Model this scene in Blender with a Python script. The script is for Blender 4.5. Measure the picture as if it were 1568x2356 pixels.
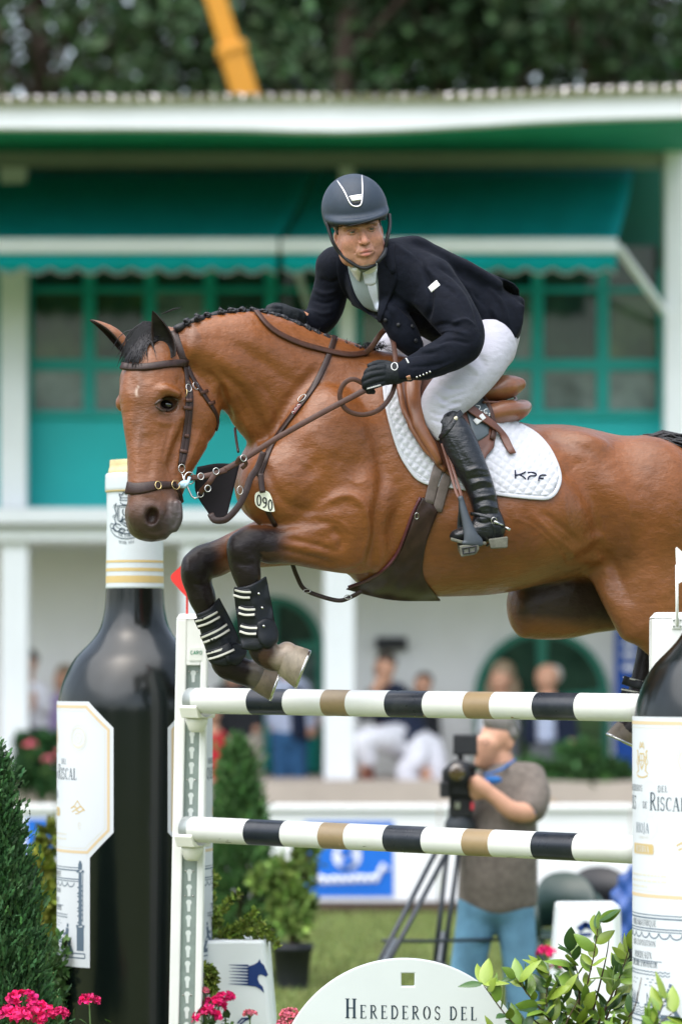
import bpy, bmesh, math, random
import numpy as np
from mathutils import Vector, Matrix
from mathutils.bvhtree import BVHTree

for o in list(bpy.data.objects):
    bpy.data.objects.remove(o)
SC = bpy.context.scene
COL = SC.collection
R = math.radians

# ------------------------------------------------------------------ camera
F, U0, V0, H, D0 = 7750.0, 784.0, 1540.0, 1.9, 12.5     # photo pixels per radian, principal point, eye height, subject distance
cam = bpy.data.cameras.new('camera')
cam.sensor_fit = 'HORIZONTAL'
cam.sensor_width = 24.0
cam.lens = F / 1568.0 * 24.0
cam.shift_y = 362.0 / 1568.0
cam.clip_start = 0.5
cam.clip_end = 2000
cam.dof.use_dof = True
cam.dof.focus_distance = 12.15
cam.dof.aperture_fstop = 1.75
cam_o = bpy.data.objects.new('camera', cam)
COL.objects.link(cam_o)
cam_o.location = (0, 0, H)
cam_o.rotation_euler = (R(90), 0, 0)
SC.camera = cam_o

# ------------------------------------------------------------------ sky and sun (overcast)
SUN_EL, SUN_AZ = 66.0, 218.0          # degrees; azimuth measured clockwise from +Y
w = bpy.data.worlds.new('World'); SC.world = w; w.use_nodes = True
nt = w.node_tree; nt.nodes.clear()
_out = nt.nodes.new('ShaderNodeOutputWorld'); _bg = nt.nodes.new('ShaderNodeBackground')
_sky = nt.nodes.new('ShaderNodeTexSky'); _sky.sky_type = 'NISHITA'; _sky.sun_disc = False
_sky.sun_elevation = R(SUN_EL); _sky.sun_rotation = R(SUN_AZ)
_sky.dust_density = 3.0; _sky.air_density = 1.2; _sky.ozone_density = 1.0
_hs = nt.nodes.new('ShaderNodeHueSaturation'); _hs.inputs['Saturation'].default_value = 0.62
_tc = nt.nodes.new('ShaderNodeTexCoord'); _nz = nt.nodes.new('ShaderNodeTexNoise')
_nz.inputs['Scale'].default_value = 3.0; _nz.inputs['Detail'].default_value = 6.0
_mr = nt.nodes.new('ShaderNodeMapRange'); _mr.inputs[1].default_value = 0.3; _mr.inputs[2].default_value = 0.7
_mr.inputs[3].default_value = 0.75; _mr.inputs[4].default_value = 1.25
_mx = nt.nodes.new('ShaderNodeMixRGB'); _mx.blend_type = 'MULTIPLY'; _mx.inputs[0].default_value = 1.0
nt.links.new(_sky.outputs[0], _hs.inputs['Color'])
nt.links.new(_tc.outputs['Generated'], _nz.inputs['Vector'])
nt.links.new(_nz.outputs[0], _mr.inputs[0])
nt.links.new(_hs.outputs[0], _mx.inputs[1]); nt.links.new(_mr.outputs[0], _mx.inputs[2])
nt.links.new(_mx.outputs[0], _bg.inputs[0]); nt.links.new(_bg.outputs[0], _out.inputs[0])
_bg.inputs[1].default_value = 0.115

sun = bpy.data.lights.new('sun', 'SUN'); sun.energy = 1.5; sun.angle = R(95); sun.color = (1.0, 0.98, 0.955)
sun_o = bpy.data.objects.new('sun', sun); COL.objects.link(sun_o)
_sd = Vector((math.sin(R(SUN_AZ)) * math.cos(R(SUN_EL)), math.cos(R(SUN_AZ)) * math.cos(R(SUN_EL)), math.sin(R(SUN_EL))))
sun_o.rotation_euler = (-_sd).to_track_quat('-Z', 'Y').to_euler()
sun_o.location = _sd * 60

SC.view_settings.view_transform = 'Standard'
SC.view_settings.look = 'None'
SC.view_settings.exposure = 1.57
SC.view_settings.gamma = 1.0
SC.view_settings.use_curve_mapping = False
SC.render.engine = 'CYCLES'
SC.cycles.max_bounces = 6; SC.cycles.diffuse_bounces = 3; SC.cycles.glossy_bounces = 3
SC.cycles.transparent_max_bounces = 8
SC.cycles.use_denoising = True

# ------------------------------------------------------------------ helpers
def P(u, v, d=0.0):
    """point of the place seen at photo pixel u, v and standing d metres behind the subject distance"""
    y = D0 + d
    return Vector(((u - U0) / F * y, y, H + (V0 - v) / F * y))
S = 1.0 / 620.0                      # metres per photo pixel at the subject

def uv_of(co):
    y = np.maximum(co[:, 1], 0.1)
    return U0 + F * co[:, 0] / y, V0 - F * (co[:, 2] - H) / y

def put(o, parent=None):
    COL.objects.link(o)
    if parent is not None:
        o.parent = parent
        o.matrix_parent_inverse = Matrix.Translation(-parent.location) if parent.type == 'EMPTY' else Matrix()
    return o

def tag(o, label=None, cat=None, group=None, kind=None):
    if label: o['label'] = label
    if cat: o['category'] = cat
    if group: o['group'] = group
    if kind: o['kind'] = kind
    return o

def empty(name, loc=(0, 0, 0), label=None, cat=None, group=None):
    o = bpy.data.objects.new(name, None); COL.objects.link(o)
    o.location = loc; o.empty_display_size = 0.1
    return tag(o, label, cat, group)

def mesh(name, verts, faces, mat=None, parent=None, smooth=True, cols=None, link=True):
    me = bpy.data.meshes.new(name)
    if isinstance(verts, np.ndarray): verts = verts.tolist()
    if isinstance(faces, np.ndarray): faces = faces.tolist()
    me.from_pydata(verts, [], faces)
    if mat is not None:
        for m in (mat if isinstance(mat, (list, tuple)) else [mat]): me.materials.append(m)
    if smooth: me.polygons.foreach_set('use_smooth', [True] * len(me.polygons))
    if cols is not None: set_cols(me, cols)
    me.update()
    o = bpy.data.objects.new(name, me)
    return put(o, parent) if link else o

def set_cols(me, cols):
    at = me.color_attributes.new('Col', 'FLOAT_COLOR', 'POINT')
    c = np.ones((len(me.vertices), 4), np.float32); c[:, :3] = cols
    at.data.foreach_set('color', c.ravel())

class MB:
    """collects shapes that become one mesh object"""
    def __init__(s): s.v = []; s.f = []; s.m = []; s.mi = 0
    def add(s, vs, fs):
        n = len(s.v); s.v += [tuple(x) for x in vs]
        s.f += [tuple(i + n for i in f) for f in fs]; s.m += [s.mi] * len(fs)
        return s
    def box(s, lo, hi, M=None):
        x0, y0, z0 = lo; x1, y1, z1 = hi
        vs = [Vector(p) for p in ((x0,y0,z0),(x1,y0,z0),(x1,y1,z0),(x0,y1,z0),(x0,y0,z1),(x1,y0,z1),(x1,y1,z1),(x0,y1,z1))]
        if M is not None: vs = [M @ p for p in vs]
        return s.add(vs, ((3,2,1,0),(4,5,6,7),(0,1,5,4),(1,2,6,5),(2,3,7,6),(3,0,4,7)))
    def bar(s, a, b, w, h, up=(0, 0, 1)):
        a, b = Vector(a), Vector(b); t = (b - a).normalized(); up = Vector(up)
        if abs(t.dot(up)) > .99: up = Vector((0, 1, 0))
        x = t.cross(up).normalized(); y = x.cross(t)
        vs = [p + x * sx * w / 2 + y * sy * h / 2 for p in (a, b) for sx, sy in ((-1,-1),(1,-1),(1,1),(-1,1))]
        return s.add(vs, ((0,1,2,3),(7,6,5,4),(0,4,5,1),(1,5,6,2),(2,6,7,3),(3,7,4,0)))
    def tube(s, pts, r, n=8, cap=True):
        pts = [Vector(p) for p in pts]; N = len(pts)
        rs = r if isinstance(r, (list, tuple)) else [r] * N
        vs = []; prev = None
        for i, p in enumerate(pts):
            t = (pts[min(i+1, N-1)] - pts[max(i-1, 0)])
            t = t.normalized() if t.length > 1e-9 else Vector((0, 0, 1))
            if prev is None:
                q = Vector((0, 0, 1)) if abs(t.z) < .9 else Vector((1, 0, 0))
                x = t.cross(q).normalized()
            else:
                x = (prev - t * prev.dot(t))
                x = x.normalized() if x.length > 1e-6 else t.orthogonal().normalized()
            prev = x; y = t.cross(x)
            for k in range(n):
                a = 2 * math.pi * k / n
                vs.append(p + (x * math.cos(a) + y * math.sin(a)) * rs[i])
        fs = [(i*n+k, i*n+(k+1) % n, (i+1)*n+(k+1) % n, (i+1)*n+k) for i in range(N-1) for k in range(n)]
        if cap:
            fs.append(tuple(range(n-1, -1, -1))); fs.append(tuple(range((N-1)*n, N*n)))
        return s.add(vs, fs)
    def lathe(s, prof, c=(0, 0, 0), n=32, M=None, cap=False):
        c = Vector(c); vs = []
        for r, z in prof:
            for k in range(n):
                a = 2 * math.pi * k / n
                p = Vector((r * math.cos(a), r * math.sin(a), z))
                vs.append((M @ p if M is not None else p) + c)
        N = len(prof)
        fs = [(i*n+k, i*n+(k+1) % n, (i+1)*n+(k+1) % n, (i+1)*n+k) for i in range(N-1) for k in range(n)]
        if cap:
            fs.append(tuple(range(n-1, -1, -1))); fs.append(tuple(range((N-1)*n, N*n)))
        return s.add(vs, fs)
    def ball(s, c, r, n=10, M=None):
        c = Vector(c); r3 = r if isinstance(r, (tuple, list)) else (r, r, r)
        vs = []; m = n // 2
        for i in range(m + 1):
            th = math.pi * i / m
            for k in range(n):
                a = 2 * math.pi * k / n
                p = Vector((r3[0]*math.sin(th)*math.cos(a), r3[1]*math.sin(th)*math.sin(a), r3[2]*math.cos(th)))
                vs.append((M @ p if M is not None else p) + c)
        fs = [(i*n+k, (i+1)*n+k, (i+1)*n+(k+1) % n, i*n+(k+1) % n) for i in range(m) for k in range(n)]
        return s.add(vs, fs)
    def prism(s, pts, thick, M=None):
        """polygon in local x, z given thickness along local +y"""
        n = len(pts); M = M if M is not None else Matrix()
        vs = [M @ Vector((x, 0, z)) for x, z in pts] + [M @ Vector((x, thick, z)) for x, z in pts]
        fs = [tuple(range(n)), tuple(range(2*n-1, n-1, -1))] + [(i, i+n, (i+1) % n+n, (i+1) % n) for i in range(n)]
        return s.add(vs, fs)
    def build(s, name, mat, parent=None, smooth=False, bevel=0, fix=True):
        o = mesh(name, s.v, s.f, mat, parent, smooth)
        if len(set(s.m)) > 1: o.data.polygons.foreach_set('material_index', s.m)
        if fix:
            bm = bmesh.new(); bm.from_mesh(o.data)
            bmesh.ops.recalc_face_normals(bm, faces=bm.faces)
            bm.to_mesh(o.data); bm.free()
        if bevel:
            md = o.modifiers.new('bevel', 'BEVEL'); md.width = bevel; md.segments = 2; md.limit_method = 'ANGLE'
            md.harden_normals = False
        return o

def catmull(pts, n):
    """resample a control polyline (rows of any length) to n points by arc length"""
    p = np.array(pts, float)
    if len(p) == 2:
        t = np.linspace(0, 1, n)[:, None]
        return p[0] * (1 - t) + p[1] * t
    q = np.vstack([2*p[0]-p[1], p, 2*p[-1]-p[-2]])
    out = []
    for i in range(1, len(q) - 2):
        t = np.linspace(0, 1, 24, endpoint=False)[:, None]
        a, b, c, d = q[i-1], q[i], q[i+1], q[i+2]
        out.append(.5*((2*b)+(-a+c)*t+(2*a-5*b+4*c-d)*t**2+(-a+3*b-3*c+d)*t**3))
    out = np.vstack(out + [p[-1:]])
    s = np.concatenate([[0], np.cumsum(np.linalg.norm(np.diff(out[:, :min(3, p.shape[1])], axis=0), axis=1))])
    x = np.linspace(0, s[-1], n)
    return np.stack([np.interp(x, s, out[:, k]) for k in range(out.shape[1])], 1)

# ------------------------------------------------------------------ smooth solid modelling (signed distance grid -> surface net)
class Field:
    def __init__(s, lo, hi, h):
        s.lo = np.array(lo, np.float32); s.h = h
        s.n = np.ceil((np.array(hi) - s.lo) / h).astype(int) + 1
        s.F = np.full(s.n, 1.0, np.float32)
        s.ax = [(s.lo[i] + h * np.arange(s.n[i])).astype(np.float32) for i in range(3)]
    def add(s, beads, k=0.02, sub=False, kin=0.0):
        if not beads: return
        m = abs(k) + 3 * s.h
        cs = np.array([np.array(b[0]) for b in beads]); rm = np.array([max(b[2]) + m for b in beads])
        i0 = np.clip(np.floor((np.min(cs - rm[:, None], 0) - s.lo) / s.h).astype(int), 0, s.n)
        i1 = np.clip(np.ceil((np.max(cs + rm[:, None], 0) - s.lo) / s.h).astype(int) + 1, 0, s.n)
        if np.any(i1 <= i0): return
        A = np.full(i1 - i0, 1.0, np.float32)
        for (c, Rm, r), rr in zip(beads, rm):
            c = np.array(c, np.float32)
            j0 = np.clip(np.floor((c - rr - s.lo) / s.h).astype(int), i0, i1); j1 = np.clip(np.ceil((c + rr - s.lo) / s.h).astype(int) + 1, i0, i1)
            if np.any(j1 <= j0): continue
            X = s.ax[0][j0[0]:j1[0]][:, None, None] - c[0]
            Y = s.ax[1][j0[1]:j1[1]][None, :, None] - c[1]
            Z = s.ax[2][j0[2]:j1[2]][None, None, :] - c[2]
            k0 = 0; k1 = 0
            for ax_, ra in zip(Rm, r):
                q = (X * ax_[0] + Y * ax_[1] + Z * ax_[2]) / ra
                k0 = k0 + q * q; q = q / ra; k1 = k1 + q * q
            k0 = np.sqrt(k0); k1 = np.sqrt(k1) + 1e-6
            d = (k0 * (k0 - 1) / k1).astype(np.float32)
            sl = tuple(slice(a - b, e - b) for a, e, b in zip(j0, j1, i0))
            if kin > 0:
                B = A[sl]; hh = np.clip(.5 + .5 * (B - d) / kin, 0, 1)
                A[sl] = B * (1 - hh) + d * hh - kin * hh * (1 - hh)
            else:
                A[sl] = np.minimum(A[sl], d)
        sl = tuple(slice(a, b) for a, b in zip(i0, i1))
        G = s.F[sl]
        if sub:
            A = -A; hh = np.clip(.5 - .5 * (G - A) / k, 0, 1)
            s.F[sl] = G * (1 - hh) + A * hh + k * hh * (1 - hh)
        else:
            hh = np.clip(.5 + .5 * (G - A) / k, 0, 1)
            s.F[sl] = G * (1 - hh) + A * hh - k * hh * (1 - hh)
    def net(s, smooth=3):
        F = s.F; h = s.h
        F[0] = F[-1] = 1; F[:, 0] = F[:, -1] = 1; F[:, :, 0] = F[:, :, -1] = 1
        Sg = F < 0
        cor = [(a, b, c) for a in (0, 1) for b in (0, 1) for c in (0, 1)]
        sh = [n - 1 for n in F.shape]
        cut = lambda A, o: A[o[0]:o[0]+sh[0], o[1]:o[1]+sh[1], o[2]:o[2]+sh[2]]
        cnt = np.zeros(sh, np.uint8)
        for o in cor: cnt += cut(Sg, o)
        act = (cnt > 0) & (cnt < 8)
        ijk = np.argwhere(act)
        idx = np.full(sh, -1, np.int64); idx[act] = np.arange(len(ijk))
        val = {o: cut(F, o)[act] for o in cor}
        pos = np.zeros((len(ijk), 3)); num = np.zeros(len(ijk))
        for o in cor:
            for a in range(3):
                if o[a] == 0:
                    o2 = list(o); o2[a] = 1; o2 = tuple(o2)
                    fa, fb = val[o], val[o2]; cr = (fa < 0) != (fb < 0)
                    t = np.where(cr, fa / np.where(cr, fa - fb, 1), 0)
                    pt = np.array(o, float)[None, :].repeat(len(ijk), 0); pt[:, a] += t
                    pos += pt * cr[:, None]; num += cr
        V = (ijk + pos / num[:, None]) * h + s.lo
        faces = []
        for a in range(3):
            b, c = (a + 1) % 3, (a + 2) % 3
            A0 = [slice(None)] * 3; A1 = [slice(None)] * 3
            A0[a] = slice(0, -1); A1[a] = slice(1, None)
            e = Sg[tuple(A0)] != Sg[tuple(A1)]
            q = np.argwhere(e)
            q = q[(q[:, b] > 0) & (q[:, c] > 0) & (q[:, b] < sh[b]) & (q[:, c] < sh[c])]
            s0 = Sg[q[:, 0], q[:, 1], q[:, 2]]
            ids = []
            for db, dc in ((0, 0), (-1, 0), (-1, -1), (0, -1)):
                p = q.copy(); p[:, b] += db; p[:, c] += dc
                ids.append(idx[p[:, 0], p[:, 1], p[:, 2]])
            ids = np.stack(ids, 1)
            ids[~s0] = ids[~s0][:, ::-1]
            faces.append(ids)
        Fc = np.vstack(faces); Fc = Fc[(Fc >= 0).all(1)]
        V = taubin(V, Fc, smooth)
        return V, Fc

def _edges(Fc):
    return np.vstack([Fc[:, [0, 1]], Fc[:, [1, 2]], Fc[:, [2, 3]], Fc[:, [3, 0]]])
def taubin(V, Fc, it, lam=.5, mu=-.52):
    E = _edges(Fc); n = len(V)
    deg = np.bincount(E.ravel(), minlength=n).astype(float); deg[deg == 0] = 1
    for i in range(it * 2):
        L = np.zeros_like(V)
        for k in range(3):
            L[:, k] = np.bincount(E[:, 0], V[E[:, 1], k], n) + np.bincount(E[:, 1], V[E[:, 0], k], n)
        V = V + (lam if i % 2 == 0 else mu) * (L / deg[:, None] - V)
    return V
def vnormals(V, Fc):
    a = V[Fc[:, 2]] - V[Fc[:, 0]]; b = V[Fc[:, 3]] - V[Fc[:, 1]]
    fn = np.cross(a, b); N = np.zeros_like(V)
    for j in range(Fc.shape[1]):
        for k in range(3):
            N[:, k] += np.bincount(Fc[:, j], fn[:, k], len(V))
    return N / (np.linalg.norm(N, axis=1, keepdims=True) + 1e-12)

def frame(t, L):
    t = np.array(t, float); t /= np.linalg.norm(t)
    L = np.array(L, float); L = L - t * L.dot(t)
    if np.linalg.norm(L) < 1e-3: L = np.array([0.3, 0, 1.0]) - t * t[2]
    L /= np.linalg.norm(L)
    return np.array([t, np.cross(t, L), L])

def chain(st, L=(0, -1, 0), tr=0.8, sp=0.3):
    """stations (u, v, d, a, b): a = half height, b = half width along L, in photo pixels -> beads"""
    rows = [tuple(P(q[0], q[1], q[2])) + (q[3] * (D0 + q[2]) / F, q[4] * (D0 + q[2]) / F) for q in st]
    p = np.array(rows)
    length = np.sum(np.linalg.norm(np.diff(p[:, :3], axis=0), axis=1))
    rad = np.mean(np.minimum(p[:, 3], p[:, 4]))
    n = max(3, int(length / (rad * tr * sp * .4)) + 1)
    n = min(n, 110)
    q = catmull(p, n)
    out = []
    for i in range(n):
        t = q[min(i+1, n-1), :3] - q[max(i-1, 0), :3]
        a, b = max(q[i, 3], .002), max(q[i, 4], .002)
        out.append((q[i, :3], frame(t, L), (min(a, b) * tr, a, b)))
    return out

def blob(u, v, d, r, ax=None):
    """ellipsoid; r = radii in photo pixels along x, y(depth), z or along the rows of ax"""
    if not isinstance(r, (tuple, list)): r = (r, r, r)
    return [(np.array(P(u, v, d)), np.array(ax if ax is not None else np.eye(3), float), tuple(x * (D0 + d) / F for x in r))]

def rot_uv(deg):
    """axes turned by deg in the picture plane (x right, z up), depth kept: rows x', y, z'"""
    c, s_ = math.cos(R(deg)), math.sin(R(deg))
    return np.array([[c, 0, s_], [0, 1, 0], [-s_, 0, c]])

def seg_dist(u, v, pts):
    """distance in photo pixels from points to a polyline, with the polyline parameter"""
    best = np.full(u.shape, 1e9); par = np.zeros(u.shape)
    pts = np.array(pts, float); n = len(pts) - 1
    for i in range(n):
        a, b = pts[i, :2], pts[i+1, :2]; ab = b - a
        t = np.clip(((u - a[0]) * ab[0] + (v - a[1]) * ab[1]) / max(ab.dot(ab), 1e-9), 0, 1)
        dd = np.hypot(u - a[0] - t * ab[0], v - a[1] - t * ab[1])
        m = dd < best; best[m] = dd[m]; par[m] = (i + t[m]) / n
    return best, par

def sculpt(V, N, strokes, front=True, dmax=None):
    """push the camera-facing surface along its normals under strokes (points, width, metres)"""
    u, v = uv_of(V); disp = np.zeros(len(V))
    fr = np.clip(-N[:, 1] * 2.0, 0, 1) if front else np.ones(len(V))
    if dmax is not None: fr = fr * (V[:, 1] < D0 + dmax)
    for pts, w_, amp in strokes:
        p = catmull(pts, max(12, len(pts) * 6))
        lo, hi = p.min(0) - 3 * w_, p.max(0) + 3 * w_
        m = (u > lo[0]) & (u < hi[0]) & (v > lo[1]) & (v < hi[1])
        if not m.any(): continue
        dd, par = seg_dist(u[m], v[m], p)
        fade = np.clip(np.minimum(par, 1 - par) * 5 + .25, 0, 1)
        disp[m] += amp * np.exp(-(dd / w_) ** 2) * fade
    return V + N * (disp * fr)[:, None]

def soft(x, a, b):
    t = np.clip((x - a) / (b - a), 0, 1); return t * t * (3 - 2 * t)

class Surf:
    """surfaces that straps and cloth are laid on, found along lines of sight"""
    def __init__(s, objs):
        s.t = []
        for o in objs:
            me = o.data
            s.t.append(BVHTree.FromPolygons([v.co.copy() for v in me.vertices], [tuple(p.vertices) for p in me.polygons]))
    def at(s, u, v, off=0.0):
        o = Vector((0, 0, H)); d = (P(u, v) - o).normalized(); best = None
        for t in s.t:
            loc, nor, i, dist = t.ray_cast(o, d, 40)
            if loc is not None and (best is None or dist < best[2]):
                if nor.dot(d) > 0: nor = -nor
                best = (loc, nor, dist)
        if best is None: return None
        return best[0] + best[1] * off, best[1]

def ribbon(name, pts, nors, width, thick, mat, parent=None, rnd=True, link=True, mb=None):
    """strap: rows of a rounded rectangular section along world points"""
    n = len(pts); vs = []; fs = []
    ws = width if hasattr(width, '__len__') else [width] * n
    prof = [(-.5, 0), (-.47, .75), (-.38, 1), (.38, 1), (.47, .75), (.5, 0), (.4, -.3), (-.4, -.3)] if rnd else [(-.5, 0), (-.5, 1), (.5, 1), (.5, 0)]
    K = len(prof)
    for i in range(n):
        t = (Vector(pts[min(i+1, n-1)]) - Vector(pts[max(i-1, 0)])).normalized()
        nn = Vector(nors[i]); nn = (nn - t * nn.dot(t)).normalized(); x = t.cross(nn)
        for a, b in prof: vs.append(Vector(pts[i]) + x * a * ws[i] + nn * b * thick)
    for i in range(n - 1):
        for k in range(K): fs.append((i*K+k, i*K+(k+1) % K, (i+1)*K+(k+1) % K, (i+1)*K+k))
    fs.append(tuple(range(K-1, -1, -1))); fs.append(tuple(range((n-1)*K, n*K)))
    if mb is not None:
        mb.add(vs, fs); return None
    return MB().add(vs, fs).build(name, mat, parent, smooth=True, link=link) if False else MB().add(vs, fs).build(name, mat, parent, smooth=True)

def laid(surf, uvs, off, n=None, dflt=None):
    """spline over the surface: world points and normals"""
    uvs = [tuple(q) for q in uvs]
    base = [q[:2] for q in uvs]
    length = sum(math.dist(base[i], base[i+1]) for i in range(len(base)-1))
    n = n or max(6, int(length / 9))
    q = catmull(base, n); out = []; nor = []
    for u, v in q:
        h = surf.at(u, v, off)
        if h is None: out.append(None); nor.append(None)
        else: out.append(h[0]); nor.append(h[1])
    ok = [i for i in range(n) if out[i] is not None]
    for i in range(n):
        if out[i] is None:
            if ok:
                j = min(ok, key=lambda a: abs(a - i)); y = out[j].y - D0
                out[i] = P(q[i][0], q[i][1], y); nor[i] = nor[j]
            else:
                out[i] = P(q[i][0], q[i][1], dflt or 0); nor[i] = Vector((0, -1, 0))
    # take out jumps in depth and smooth normals
    pts = np.array([tuple(p) for p in out]); nn = np.array([tuple(p) for p in nor])
    for _ in range(3):
        pts[1:-1] = .25*pts[:-2] + .5*pts[1:-1] + .25*pts[2:]
        nn[1:-1] = .25*nn[:-2] + .5*nn[1:-1] + .25*nn[2:]
    return [Vector(p) for p in pts], [Vector(p).normalized() for p in nn]

def strap(name, surf, uvs, w_px, mat, parent, off=0.004, thick=0.004, n=None, mb=None):
    pts, nor = laid(surf, uvs, off, n)
    w_ = [x * S for x in w_px] if hasattr(w_px, '__len__') else w_px * S
    if hasattr(w_, '__len__'): w_ = np.interp(np.linspace(0, 1, len(pts)), np.linspace(0, 1, len(w_)), w_)
    return ribbon(name, pts, nor, w_, thick, mat, parent, mb=mb)

def ring(mb, c, nrm, r, rt, n=18, m=6, sy=1.0, updir=None):
    r, rt = r * .92, rt * .8 if rt < .004 else rt
    """torus round c, axis nrm; sy stretches it along updir"""
    nrm = Vector(nrm).normalized()
    y = Vector(updir if updir else (0, 0, 1)); y = (y - nrm * y.dot(nrm)).normalized(); x = y.cross(nrm)
    vs = []
    for i in range(n):
        a = 2*math.pi*i/n; q = x*math.cos(a) + y*math.sin(a)*sy
        for k in range(m):
            b = 2*math.pi*k/m
            vs.append(Vector(c) + q*r + (q.normalized()*math.cos(b) + nrm*math.sin(b))*rt)
    fs = [(i*m+k, ((i+1) % n)*m+k, ((i+1) % n)*m+(k+1) % m, i*m+(k+1) % m) for i in range(n) for k in range(m)]
    mb.add(vs, fs)

# ------------------------------------------------------------------ materials
def lin(r, g, b):
    f = lambda c: (c/255/12.92) if c/255 <= .04045 else ((c/255+.055)/1.055)**2.4
    return (f(r), f(g), f(b))

_mats = {}
def mat(name, col=(.8, .8, .8), rough=.5, spec=.5, metal=0, var=0.0, vscale=8.0, bump=0.0, bscale=60.0, stretch=None,
        attr=False, coat=0.0, sheen=0.0, trans=0.0, dirt_refl=0.0, dlo=.5, dirt_refl_col=(.1, .08, .05), rvar=0.0, sss=0.0, bump2=0.0, b2scale=20.0, b2stretch=None):
    if name in _mats: return _mats[name]
    m = bpy.data.materials.new(name); m.use_nodes = True; t = m.node_tree; b = t.nodes['Principled BSDF']
    I = b.inputs; I['Roughness'].default_value = rough; I['Metallic'].default_value = metal
    I['Specular IOR Level'].default_value = spec
    I['Coat Weight'].default_value = coat; I['Coat Roughness'].default_value = .05
    I['Sheen Weight'].default_value = sheen; I['Sheen Roughness'].default_value = .4
    if sss: I['Subsurface Weight'].default_value = sss; I['Subsurface Radius'].default_value = (.01, .004, .002); I['Subsurface Scale'].default_value = 1.0
    I['Transmission Weight'].default_value = trans
    I['Base Color'].default_value = (*col, 1)
    tc = t.nodes.new('ShaderNodeTexCoord'); src = tc.outputs['Object']
    if stretch:
        mp = t.nodes.new('ShaderNodeMapping'); mp.inputs['Scale'].default_value = stretch
        t.links.new(src, mp.inputs['Vector']); src = mp.outputs[0]
    out = None
    if attr:
        at = t.nodes.new('ShaderNodeAttribute'); at.attribute_name = 'Col'; out = at.outputs['Color']
    def noise(sc, det=5, rg=.6):
        n = t.nodes.new('ShaderNodeTexNoise'); n.inputs['Scale'].default_value = sc; n.inputs['Detail'].default_value = det
        n.inputs['Roughness'].default_value = rg; t.links.new(src, n.inputs['Vector']); return n
    if var:
        n = noise(vscale); mr = t.nodes.new('ShaderNodeMapRange')
        mr.inputs[1].default_value = .25; mr.inputs[2].default_value = .75
        mr.inputs[3].default_value = 1 - var; mr.inputs[4].default_value = 1 + var
        t.links.new(n.outputs[0], mr.inputs[0])
        mx = t.nodes.new('ShaderNodeMixRGB'); mx.blend_type = 'MULTIPLY'; mx.inputs[0].default_value = 1
        if out: t.links.new(out, mx.inputs[1])
        else: mx.inputs[1].default_value = (*col, 1)
        t.links.new(mr.outputs[0], mx.inputs[2]); out = mx.outputs[0]
    if dirt_refl:
        n = noise(vscale * .6, 8, .7); mr = t.nodes.new('ShaderNodeMapRange')
        mr.inputs[1].default_value = dlo; mr.inputs[2].default_value = dlo + .25; mr.inputs[3].default_value = 0; mr.inputs[4].default_value = dirt_refl
        t.links.new(n.outputs[0], mr.inputs[0])
        mx = t.nodes.new('ShaderNodeMixRGB'); t.links.new(mr.outputs[0], mx.inputs[0])
        if out: t.links.new(out, mx.inputs[1])
        else: mx.inputs[1].default_value = (*col, 1)
        mx.inputs[2].default_value = (*dirt_refl_col, 1); out = mx.outputs[0]
    if out: t.links.new(out, I['Base Color'])
    if rvar:
        n = noise(vscale * 2.3); mr = t.nodes.new('ShaderNodeMapRange')
        mr.inputs[3].default_value = max(0, rough - rvar); mr.inputs[4].default_value = min(1, rough + rvar)
        t.links.new(n.outputs[0], mr.inputs[0]); t.links.new(mr.outputs[0], I['Roughness'])
    if bump:
        n = noise(bscale, 4); bp = t.nodes.new('ShaderNodeBump'); bp.inputs['Strength'].default_value = 1.0
        bp.inputs['Distance'].default_value = bump
        t.links.new(n.outputs[0], bp.inputs['Height']); t.links.new(bp.outputs[0], I['Normal'])
        if bump2:
            n2 = t.nodes.new('ShaderNodeTexNoise'); n2.inputs['Scale'].default_value = b2scale; n2.inputs['Detail'].default_value = 4
            s2 = tc.outputs['Object']
            if b2stretch:
                mp2 = t.nodes.new('ShaderNodeMapping'); mp2.inputs['Scale'].default_value = b2stretch; t.links.new(s2, mp2.inputs['Vector']); s2 = mp2.outputs[0]
            t.links.new(s2, n2.inputs['Vector'])
            b2 = t.nodes.new('ShaderNodeBump'); b2.inputs['Strength'].default_value = 1.0; b2.inputs['Distance'].default_value = bump2
            t.links.new(n2.outputs[0], b2.inputs['Height']); t.links.new(b2.outputs[0], bp.inputs['Normal'])
    _mats[name] = m
    return m

M_WHITE = mat('white paint', (.78, .79, .77), .35, .5, var=.05, vscale=4, rvar=.12, dirt_refl=.12, dirt_refl_col=(.45, .43, .38))
M_LEATHER = mat('dark brown leather', (.026, .012, .009), .40, .35, var=.35, vscale=40, bump=.0006, bscale=300)
M_LEATHER2 = mat('brown leather', (.055, .022, .013), .42, .35, var=.35, vscale=40, bump=.0006, bscale=300)
M_STEEL = mat('polished steel', (.52, .52, .50), .22, .5, 1.0, var=.1, vscale=30)
M_BRASS = mat('brass', (.62, .47, .22), .25, .5, 1.0, var=.15, vscale=40)
M_BLACK = mat('black leather', (.007, .009, .012), .30, .5, var=.3, vscale=30, bump=.0010, bscale=120, rvar=.1, bump2=.004, b2scale=28, b2stretch=(1, 1, 2.2))
M_BLACKP = mat('black plastic', (.012, .013, .016), .5, .4, var=.2, vscale=20)
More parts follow.
